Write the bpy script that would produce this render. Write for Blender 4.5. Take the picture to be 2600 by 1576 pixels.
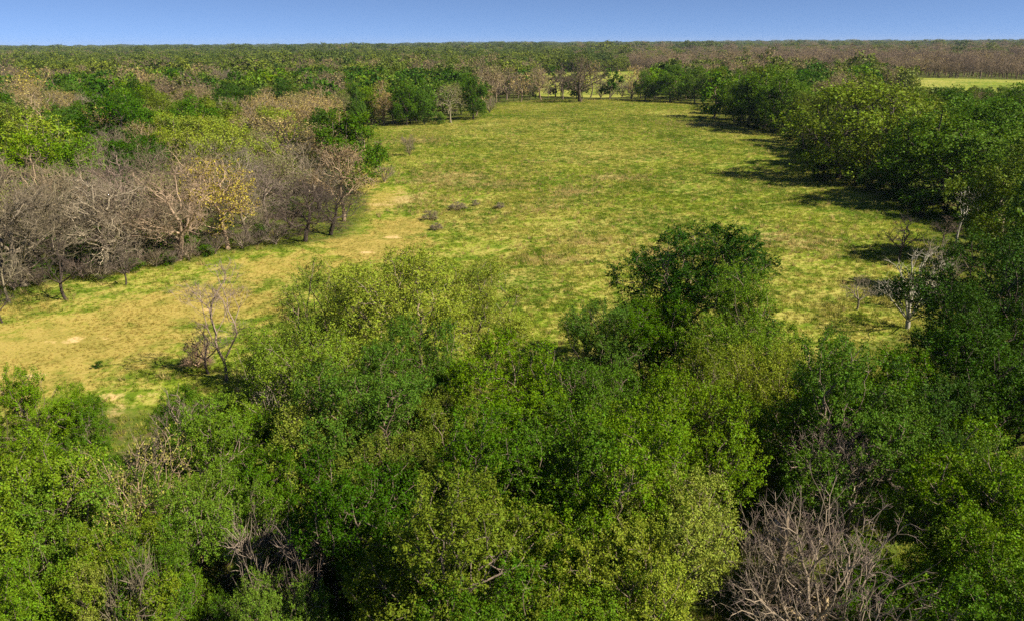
import bpy, math, random
import numpy as np
from mathutils import Matrix, Vector

S = bpy.context.scene
C = S.collection
for o in list(bpy.data.objects):
    bpy.data.objects.remove(o)

# ------------------------------------------------------------------ camera
cam = bpy.data.cameras.new('camera')
cam.lens = 26.31
cam.sensor_width = 36.0
cam.clip_start = 0.5
cam.clip_end = 60000
cam_o = bpy.data.objects.new('camera', cam)
C.objects.link(cam_o)
cam_o.matrix_world = (Matrix.Translation((0, 0, 21.0)) @ Matrix.Rotation(math.radians(90 - 19.64), 4, 'X')
                      @ Matrix.Rotation(math.radians(-0.33), 4, 'Z'))
S.camera = cam_o

# ------------------------------------------------------------------ sky, sun, exposure
SUN_ELEV, SUN_AZ = 42.0, 111.0          # azimuth clockwise from the view direction: the sun stands to the right
w = bpy.data.worlds.new('World')
S.world = w
w.use_nodes = True
nt = w.node_tree
bg = nt.nodes['Background']
sky = nt.nodes.new('ShaderNodeTexSky')
sky.sky_type = 'NISHITA'
sky.sun_disc = False
sky.sun_elevation = math.radians(SUN_ELEV)
sky.sun_rotation = math.radians(SUN_AZ)
sky.altitude = 300
sky.air_density = 0.33
sky.dust_density = 0.0
sky.ozone_density = 3.0
tcw = nt.nodes.new('ShaderNodeTexCoord')
lift = nt.nodes.new('ShaderNodeVectorMath')          # sky lookup raised: its pale rim sinks below the horizon, flattening the gradient
lift.operation = 'ADD'
lift.inputs[1].default_value = (0, 0, 0.075)
nt.links.new(tcw.outputs['Generated'], lift.inputs[0])
nt.links.new(lift.outputs[0], sky.inputs[0])
nt.links.new(sky.outputs[0], bg.inputs[0])
bg.inputs[1].default_value = 0.075
sl = bpy.data.lights.new('sun', 'SUN')
sl.energy = 4.8
sl.angle = math.radians(0.5)
sl.color = (1.0, 0.89, 0.70)
so = bpy.data.objects.new('sun', sl)
C.objects.link(so)
_e, _a = math.radians(SUN_ELEV), math.radians(SUN_AZ)
_d = Vector((math.sin(_a) * math.cos(_e), math.cos(_a) * math.cos(_e), math.sin(_e)))
so.rotation_euler = _d.to_track_quat('Z', 'Y').to_euler()
S.view_settings.view_transform = 'Standard'
S.view_settings.look = 'None'
S.view_settings.exposure = 1.12
S.view_settings.gamma = 1.0
S.view_settings.use_curve_mapping = False
S.cycles.max_bounces = 6
S.cycles.diffuse_bounces = 3
S.cycles.transmission_bounces = 3
S.cycles.sample_clamp_indirect = 3.0
S.cycles.use_denoising = False

# ------------------------------------------------------------------ helpers
def props(o, label=None, cat=None, group=None, kind=None):
    if label: o['label'] = label
    if cat: o['category'] = cat
    if group: o['group'] = group
    if kind: o['kind'] = kind
    return o

def mesh_from(name, v, f, mat=None, smooth=False):
    """v (n,3) array, f (m,k) array of one polygon size or a list of such arrays"""
    fs = f if isinstance(f, list) else [f]
    fs = [np.asarray(a, dtype=np.int32) for a in fs if len(a)]
    me = bpy.data.meshes.new(name)
    nl = sum(a.size for a in fs)
    npoly = sum(len(a) for a in fs)
    me.vertices.add(len(v))
    me.vertices.foreach_set('co', np.asarray(v, dtype=np.float32).ravel())
    me.loops.add(nl)
    me.polygons.add(npoly)
    me.loops.foreach_set('vertex_index', np.concatenate([a.ravel() for a in fs]))
    st, k = [], 0
    for a in fs:
        st.append(k + np.arange(len(a), dtype=np.int32) * a.shape[1])
        k += a.size
    me.polygons.foreach_set('loop_start', np.concatenate(st))
    if smooth:
        me.polygons.foreach_set('use_smooth', np.ones(npoly, dtype=bool))
    me.update(calc_edges=True)
    if mat: me.materials.append(mat)
    return me

def link(name, data, parent=None):
    o = bpy.data.objects.new(name, data)
    C.objects.link(o)
    if parent: o.parent = parent
    return o

class NB:
    """small node-tree builder"""
    def __init__(s, tree): s.t = tree
    def n(s, ty, ins=None, **kw):
        x = s.t.nodes.new(ty)
        for k, v in kw.items(): setattr(x, k, v)
        for k, v in (ins or {}).items():
            if isinstance(v, bpy.types.NodeSocket): s.t.links.new(v, x.inputs[k])
            else: x.inputs[k].default_value = v
        return x
    def math(s, op, a, b=0.0, c=0.0, clamp=False):
        return s.n('ShaderNodeMath', {0: a, 1: b, 2: c}, operation=op, use_clamp=clamp).outputs[0]
    def mix(s, f, a, b, mode='MIX'):
        x = s.n('ShaderNodeMix', data_type='RGBA', blend_type=mode, clamp_factor=True)
        for sock, v in ((x.inputs[0], f), (x.inputs[6], a), (x.inputs[7], b)):
            if isinstance(v, bpy.types.NodeSocket): s.t.links.new(v, sock)
            else: sock.default_value = v if not isinstance(v, tuple) else (v + (1,))[:4]
        return x.outputs[2]
    def noise(s, vec, scale, detail=4, rough=0.55, dist=0.0):
        x = s.n('ShaderNodeTexNoise', {'Scale': scale, 'Detail': detail, 'Roughness': rough, 'Distortion': dist})
        s.t.links.new(vec, x.inputs['Vector'])
        return x.outputs[0]
    def ramp(s, v, lo, hi):
        return s.n('ShaderNodeMapRange', {0: v, 1: lo, 2: hi, 3: 0.0, 4: 1.0}, clamp=True, interpolation_type='SMOOTHSTEP').outputs[0]

def material(name):
    m = bpy.data.materials.new(name)
    m.use_nodes = True
    m.node_tree.nodes.clear()
    b = NB(m.node_tree)
    out = b.n('ShaderNodeOutputMaterial')
    return m, b, out

# ------------------------------------------------------------------ materials
def leaf_material(name, transl=0.22, rough=0.55, spread=0.42, spec=0.07):
    """colour of the tree (object colour), varied from leaf to leaf and from clump to clump"""
    m, b, out = material(name)
    oi = b.n('ShaderNodeObjectInfo')
    ge = b.n('ShaderNodeNewGeometry')
    tc = b.n('ShaderNodeTexCoord')
    r = ge.outputs['Random Per Island']
    cl = b.noise(tc.outputs['Object'], 0.55, 2)
    hs = b.n('ShaderNodeHueSaturation', {
        'Hue': b.math('ADD', b.math('MULTIPLY', b.math('SUBTRACT', cl, 0.5), 0.03), b.math('MULTIPLY_ADD', r, 0.035, 0.488)),
        'Saturation': b.math('MULTIPLY_ADD', oi.outputs['Random'], 0.12, 0.96),
        'Value': b.math('MULTIPLY_ADD', b.math('POWER', r, 1.6), spread * 1.5, 1.0 - spread * 0.55),
        'Color': oi.outputs['Color']})
    col = hs.outputs[0]
    p = b.n('ShaderNodeBsdfPrincipled', {'Base Color': col, 'Roughness': rough, 'Specular IOR Level': spec})
    tcol = b.mix(1.0, col, (1.25, 1.2, 0.5), 'MULTIPLY')
    t = b.n('ShaderNodeBsdfTranslucent', {'Color': tcol})
    mx = b.n('ShaderNodeMixShader', {0: transl, 1: p.outputs[0], 2: t.outputs[0]})
    b.t.links.new(mx.outputs[0], out.inputs[0])
    return m

def far_leaf_material(name, c0, c1, transl=0.2):
    """for the far woodland, where each instance picks a colour of its own"""
    m, b, out = material(name)
    oi = b.n('ShaderNodeObjectInfo')
    ge = b.n('ShaderNodeNewGeometry')
    stand = b.ramp(b.noise(oi.outputs['Location'], 0.022, 2), 0.35, 0.65)       # whole stands share a tint
    col = b.mix(b.math('MULTIPLY_ADD', oi.outputs['Random'], 0.45, b.math('MULTIPLY', stand, 0.55)), c0, c1)
    hs = b.n('ShaderNodeHueSaturation', {'Value': b.math('MULTIPLY_ADD', ge.outputs['Random Per Island'], 0.7, 0.62), 'Color': col})
    p = b.n('ShaderNodeBsdfPrincipled', {'Base Color': hs.outputs[0], 'Roughness': 0.6, 'Specular IOR Level': 0.2})
    t = b.n('ShaderNodeBsdfTranslucent', {'Color': hs.outputs[0]})
    mx = b.n('ShaderNodeMixShader', {0: transl, 1: p.outputs[0], 2: t.outputs[0]})
    b.t.links.new(mx.outputs[0], out.inputs[0])
    return m

def bark_material(name):
    m, b, out = material(name)
    oi = b.n('ShaderNodeObjectInfo')
    tc = b.n('ShaderNodeTexCoord')
    n1 = b.noise(tc.outputs['Object'], 9, 5)
    n2 = b.noise(tc.outputs['Object'], 1.1, 2)
    v = b.math('MULTIPLY_ADD', n1, 1.1, b.math('MULTIPLY_ADD', n2, 0.5, 0.2))
    hs = b.n('ShaderNodeHueSaturation', {'Value': v, 'Color': oi.outputs['Color']})
    bp = b.n('ShaderNodeBump', {'Strength': 0.6, 'Distance': 0.03, 'Height': n1})
    p = b.n('ShaderNodeBsdfPrincipled', {'Base Color': hs.outputs[0], 'Roughness': 0.85, 'Specular IOR Level': 0.2, 'Normal': bp.outputs[0]})
    b.t.links.new(p.outputs[0], out.inputs[0])
    return m

def pasture_group():
    """colour of the pasture at a world position: spring green, straw, bleached tufts and bare sandy soil"""
    g = bpy.data.node_groups.new('pasture_colour', 'ShaderNodeTree')
    g.interface.new_socket('Position', in_out='INPUT', socket_type='NodeSocketVector')
    g.interface.new_socket('Color', in_out='OUTPUT', socket_type='NodeSocketColor')
    b = NB(g)
    i = b.n('NodeGroupInput'); o = b.n('NodeGroupOutput')
    P = i.outputs[0]
    sx = b.n('ShaderNodeSeparateXYZ', {0: P})
    X, Y = sx.outputs[0], sx.outputs[1]
    big = b.noise(P, 0.018, 4, 0.6)
    med = b.noise(P, 0.085, 5, 0.62, 0.6)
    sml = b.noise(P, 0.55, 5, 0.68, 0.4)
    fin = b.noise(P, 3.2, 3, 0.7)
    lush, fresh, straw, bleach, sand = (0.092, 0.155, 0.009), (0.190, 0.244, 0.019), (0.42, 0.36, 0.110), (0.45, 0.36, 0.17), (0.56, 0.41, 0.20)
    def blob(cx, cy, rx, ry, rot=0.0):
        """soft spot on the ground, 1 in its middle"""
        dx, dy = b.math('SUBTRACT', X, cx), b.math('SUBTRACT', Y, cy)
        c_, s_ = math.cos(rot), math.sin(rot)
        u = b.math('DIVIDE', b.math('ADD', b.math('MULTIPLY', dx, c_), b.math('MULTIPLY', dy, s_)), rx)
        v = b.math('DIVIDE', b.math('SUBTRACT', b.math('MULTIPLY', dy, c_), b.math('MULTIPLY', dx, s_)), ry)
        d = b.math('SQRT', b.math('ADD', b.math('MULTIPLY', u, u), b.math('MULTIPLY', v, v)))
        d = b.math('ADD', d, b.math('MULTIPLY', b.math('SUBTRACT', med, 0.5), 1.5))
        return b.math('SUBTRACT', 1.0, b.ramp(d, 0.1, 1.25))
    def mx(*v):
        r = v[0]
        for q in v[1:]: r = b.math('MAXIMUM', r, q)
        return r
    col = b.mix(b.ramp(b.math('MULTIPLY_ADD', sml, 0.45, b.math('MULTIPLY_ADD', med, 0.45, b.math('MULTIPLY', big, 0.12))), 0.44, 0.58), lush, fresh)
    # straw flecks everywhere, more of them where the large noise says so
    fl = b.ramp(b.math('ADD', b.math('MULTIPLY', sml, 0.55), b.math('ADD', b.math('MULTIPLY', fin, 0.35), b.math('MULTIPLY', big, 0.35))), 0.585, 0.70)
    col = b.mix(b.math('MULTIPLY', fl, 0.68), col, straw)
    dry = mx(*[blob(*a) for a in DRY])
    drymix = b.ramp(b.math('ADD', dry, b.math('MULTIPLY', b.math('SUBTRACT', sml, 0.5), 1.6)), 0.25, 0.95)
    col = b.mix(b.math('MULTIPLY', drymix, 0.62), col, (0.36, 0.262, 0.075))
    ble = mx(*[blob(*a) for a in BLEACH])
    blm = b.ramp(b.math('ADD', ble, b.math('MULTIPLY', b.math('SUBTRACT', sml, 0.5), 3.4)), 0.45, 1.35)
    col = b.mix(b.math('MULTIPLY', blm, 0.62), col, bleach)
    snd = mx(*[blob(*a) for a in SAND])
    sdm = b.ramp(b.math('ADD', snd, b.math('MULTIPLY', b.math('SUBTRACT', sml, 0.5), 4.2)), 0.75, 1.5)
    col = b.mix(b.math('MULTIPLY', sdm, 0.9), col, sand)
    g.links.new(col, o.inputs[0])
    return g

# ground patches: centre x, y, half width, half depth, turn (metres)
DRY = [(-34.5, 51.8, 17, 13, 0.1), (-28.3, 60.0, 13, 9, 0.2), (-22.2, 72.5, 12, 8, 0.3), (-15.3, 80.6, 9, 10, 0.6), (-13.9, 90.7, 6, 10, 0), (-18.4, 109.6, 5, 14, 0), (-24.1, 124.2, 5, 16, 0), (-36.6, 46.6, 14, 9, 0)]
BLEACH = [(-11.0, 123.7, 11, 13, 0.3), (-15.3, 109.5, 8, 10, 0), (31.1, 81.4, 6.5, 6, 0), (17.3, 124.8, 6, 4, 0), (9.4, 112.0, 6, 5, 0), (-21.8, 174.3, 8, 8, 0), (3.9, 100.1, 6, 3, 0.5), (8.8, 81.9, 5, 3, 0), (0.1, 295.3, 40, 5, 0.1), (16.5, 78.1, 4, 3, 0), (-1.3, 119.5, 6, 6, 0), (52.9, 207.3, 14, 9, 0), (4.3, 75.1, 5, 3, 0)]
SAND = [(-33.5, 52.7, 2.6, 1.2, 0.1), (-31.7, 53.0, 1.6, 0.9, 0), (-25.6, 59.5, 1.8, 0.7, 0), (-27.1, 57.2, 1.2, 0.8, 0), (-14.6, 85.0, 3.4, 1.6, 0.2), (-11.1, 78.7, 2.0, 0.6, 0), (-15.7, 78.0, 2.5, 0.8, 0), (-24.8, 43.2, 5, 0.8, 0.1), (-33.5, 46.2, 7, 0.6, 0.1), (-25.1, 41.2, 6, 1.2, 0), (-32.9, 43.9, 3, 1.4, 0), (-8.4, 79.2, 1.0, 0.5, 0), (-21.4, 53.2, 1.6, 0.6, 0), (-15.0, 40.8, 2.2, 0.8, 0)]
FIELD = [(-48.1, 48.1), (-47.1, 55.4), (-45.7, 63.5), (-43.2, 66.1), (-39.8, 69.3), (-33.6, 72.8), (-28.5, 78.8), (-21.7, 80.7), (-18.0, 87.5), (-20.9, 109.7), (-28.7, 132.9), (-45.3, 200.1), (-31.6, 208.7), (-9.4, 220.1), (-5.2, 281.3), (11.4, 298.7), (48.4, 300.2), (75.6, 275.3), (57.2, 224.8), (57.7, 196.6), (66.5, 184.9), (54.6, 144.9), (47.5, 117.9), (52.6, 108.1), (49.9, 88.0), (41.7, 71.2), (32.5, 55.1), (20.5, 47.2), (1.9, 45.7), (-15.0, 41.6), (-30.6, 39.9), (-39.4, 38.0)]
FAR_FIELDS = [[(10.6, 325.2), (18.7, 575.3), (60.2, 593.8), (104.5, 586.8), (78.9, 428.4), (53.5, 316.4), (35.9, 317.9)],
    [(229.8, 482.7), (262.6, 461.1), (309.8, 424.4), (198.9, 269.9), (186.2, 280.7), (159.2, 293.5), (186.8, 376.0)]]
FAR_CLEARINGS = []
FAR_FROM = 330
# every tree: name, form, x, y, height, width factor, turn, leaf colour, bark colour, label, category, group[, lean]
# green trees too small in the canopy to stand alone: x, y, height, width factor
CANOPY = [(118, 176, 11.3, 1.12), (-67, 304, 12.0, 1.03), (162, 248, 7.3, 1.19), (100, 297, 11.1, 1.08), (109, 203, 9.9, 1.17), (-35, 322, 12.1, 0.98), (87, 250, 12.4, 1.11), (74, 169, 12.0, 1.13), (-93, 134, 12.7, 1.10), (153, 239, 7.8, 0.99), (-46, 231, 9.5, 0.98), (119, 326, 11.8, 1.10), (91, 315, 10.7, 1.16), (98, 306, 12.4, 1.01), (-81, 256, 10.1, 1.14), (-123, 311, 10.9, 1.12), (117, 198, 10.2, 1.01), (-155, 270, 11.3, 1.07), (-45, 321, 11.7, 1.24), (-106, 278, 11.5, 0.99), (135, 214, 9.2, 1.15), (114, 292, 10.9, 0.98), (112, 166, 11.8, 1.06), (141, 314, 10.5, 1.11), (-151, 309, 11.3, 0.96), (115, 256, 11.5, 0.97), (154, 251, 7.2, 1.15), (123, 189, 10.6, 1.23), (125, 254, 7.2, 1.23), (-59, 226, 11.3, 0.97), (122, 232, 8.4, 0.97), (-53, 296, 10.5, 1.00), (-189, 319, 12.6, 1.12), (72, 325, 10.4, 1.15), (-121, 257, 10.6, 0.94), (126, 276, 9.8, 1.15), (-68, 181, 10.0, 1.21), (-102, 162, 10.1, 1.17), (110, 327, 11.3, 0.93), (77, 157, 12.5, 1.04), (-182, 319, 10.6, 1.20), (147, 247, 7.4, 1.07), (-68, 217, 9.6, 1.16), (-149, 302, 10.8, 0.99), (-84, 177, 10.0, 0.97), (92, 186, 10.9, 1.25), (57, 320, 9.5, 0.99), (91, 233, 10.7, 0.98), (-95, 187, 10.8, 1.17), (130, 311, 11.2, 1.11), (-39, 294, 9.5, 1.13), (-59, 275, 10.2, 1.16), (-25, 280, 10.7, 1.20), (81, 290, 10.0, 1.15), (-81, 228, 11.2, 1.14), (125, 291, 10.6, 1.08), (-191, 311, 12.2, 1.08), (-78, 292, 11.6, 1.07), (-94, 325, 11.4, 1.11), (-111, 230, 11.2, 1.22), (-39, 240, 10.1, 1.06), (161, 271, 6.1, 1.20), (-100, 274, 9.8, 1.19), (-130, 326, 11.5, 1.12), (-166, 322, 12.5, 1.12), (-107, 219, 11.4, 1.06), (95, 282, 11.4, 1.06), (-168, 257, 10.1, 0.95), (-81, 314, 11.0, 1.16), (-108, 158, 11.9, 1.23), (149, 262, 6.6, 1.14), (110, 210, 9.6, 0.99), (-46, 240, 9.7, 0.98), (-53, 316, 11.1, 1.09), (-78, 273, 12.1, 0.93), (93, 329, 10.3, 0.97), (-86, 128, 11.8, 1.09), (-81, 154, 11.4, 0.99), (-139, 276, 10.6, 1.23), (87, 228, 11.6, 1.08), (-78, 135, 9.7, 1.22), (-121, 214, 10.4, 1.12), (131, 286, 9.8, 0.94), (-43, 265, 10.1, 0.96), (-74, 220, 10.2, 1.00), (130, 297, 12.1, 1.20), (-129, 265, 11.3, 1.16), (143, 237, 8.0, 0.99), (-76, 281, 9.8, 1.01), (143, 223, 8.7, 1.21), (80, 117, 11.4, 1.00), (133, 324, 9.6, 1.15), (-53, 259, 10.2, 1.11), (-167, 329, 10.5, 1.10), (149, 275, 6.0, 1.01), (75, 268, 11.4, 0.99), (-110, 327, 11.0, 1.19), (-76, 261, 12.2, 1.02), (-177, 265, 13.5, 0.97), (171, 271, 6.1, 1.07), (75, 148, 11.7, 1.00), (-11, 261, 9.7, 1.19), (-71, 227, 10.2, 1.22), (-97, 269, 10.5, 1.15), (138, 268, 6.4, 1.08), (-28, 320, 11.6, 1.07), (-67, 296, 12.1, 1.17), (-74, 233, 10.2, 1.21), (101, 194, 10.5, 1.12), (83, 326, 11.0, 1.05), (124, 307, 10.0, 0.93), (-177, 327, 11.7, 1.24), (-94, 256, 9.6, 1.08), (99, 179, 11.2, 1.07), (-119, 327, 10.3, 0.94), (-72, 246, 10.9, 1.01), (-65, 223, 11.0, 1.11), (-25, 268, 10.3, 1.24), (137, 329, 11.4, 1.13), (59, 329, 11.8, 0.98), (-51, 285, 10.0, 0.97), (-31, 314, 11.9, 1.00), (-46, 225, 9.6, 1.21), (-46, 272, 11.8, 1.19), (-133, 280, 9.5, 1.03), (105, 187, 10.8, 0.98), (-157, 303, 12.9, 0.96), (-184, 329, 10.4, 0.99), (-103, 327, 11.6, 1.08), (135, 318, 11.9, 0.94), (84, 209, 11.1, 1.03), (-63, 233, 10.5, 1.24), (76, 305, 10.9, 1.02), (136, 249, 7.4, 0.95), (128, 208, 9.5, 1.11), (110, 195, 10.3, 0.99), (84, 172, 11.7, 0.93), (-39, 328, 11.9, 1.09), (-75, 310, 10.2, 1.01), (-55, 289, 10.5, 0.96), (142, 254, 7.1, 1.10), (126, 321, 11.8, 0.98), (89, 307, 10.0, 1.06), (-198, 311, 11.0, 0.93), (91, 177, 10.8, 0.99), (-45, 309, 9.7, 0.94), (126, 238, 8.0, 1.04), (-137, 306, 11.1, 0.98), (154, 268, 6.3, 0.94), (104, 303, 11.6, 1.14), (-26, 252, 9.6, 0.93), (-60, 285, 10.0, 1.07), (-33, 296, 10.0, 1.10), (-117, 251, 9.8, 1.11), (-113, 241, 9.8, 1.11), (-173, 287, 11.0, 0.94), (-52, 322, 10.3, 0.99), (-179, 273, 10.8, 1.12), (-78, 242, 9.7, 1.09), (69, 209, 10.8, 1.15), (-81, 146, 9.9, 1.05), (147, 269, 6.3, 1.07), (-128, 315, 11.5, 0.93), (73, 192, 11.1, 1.00), (120, 287, 9.8, 0.93), (-135, 243, 12.4, 0.95), (-48, 329, 10.6, 1.05), (-52, 278, 10.8, 1.07), (-83, 276, 9.7, 0.92), (-28, 247, 10.2, 0.97), (-64, 320, 10.2, 1.17), (-43, 259, 10.0, 1.13), (74, 261, 10.6, 1.14), (-21, 330, 10.7, 1.20), (-129, 297, 10.4, 1.08)]
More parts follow.
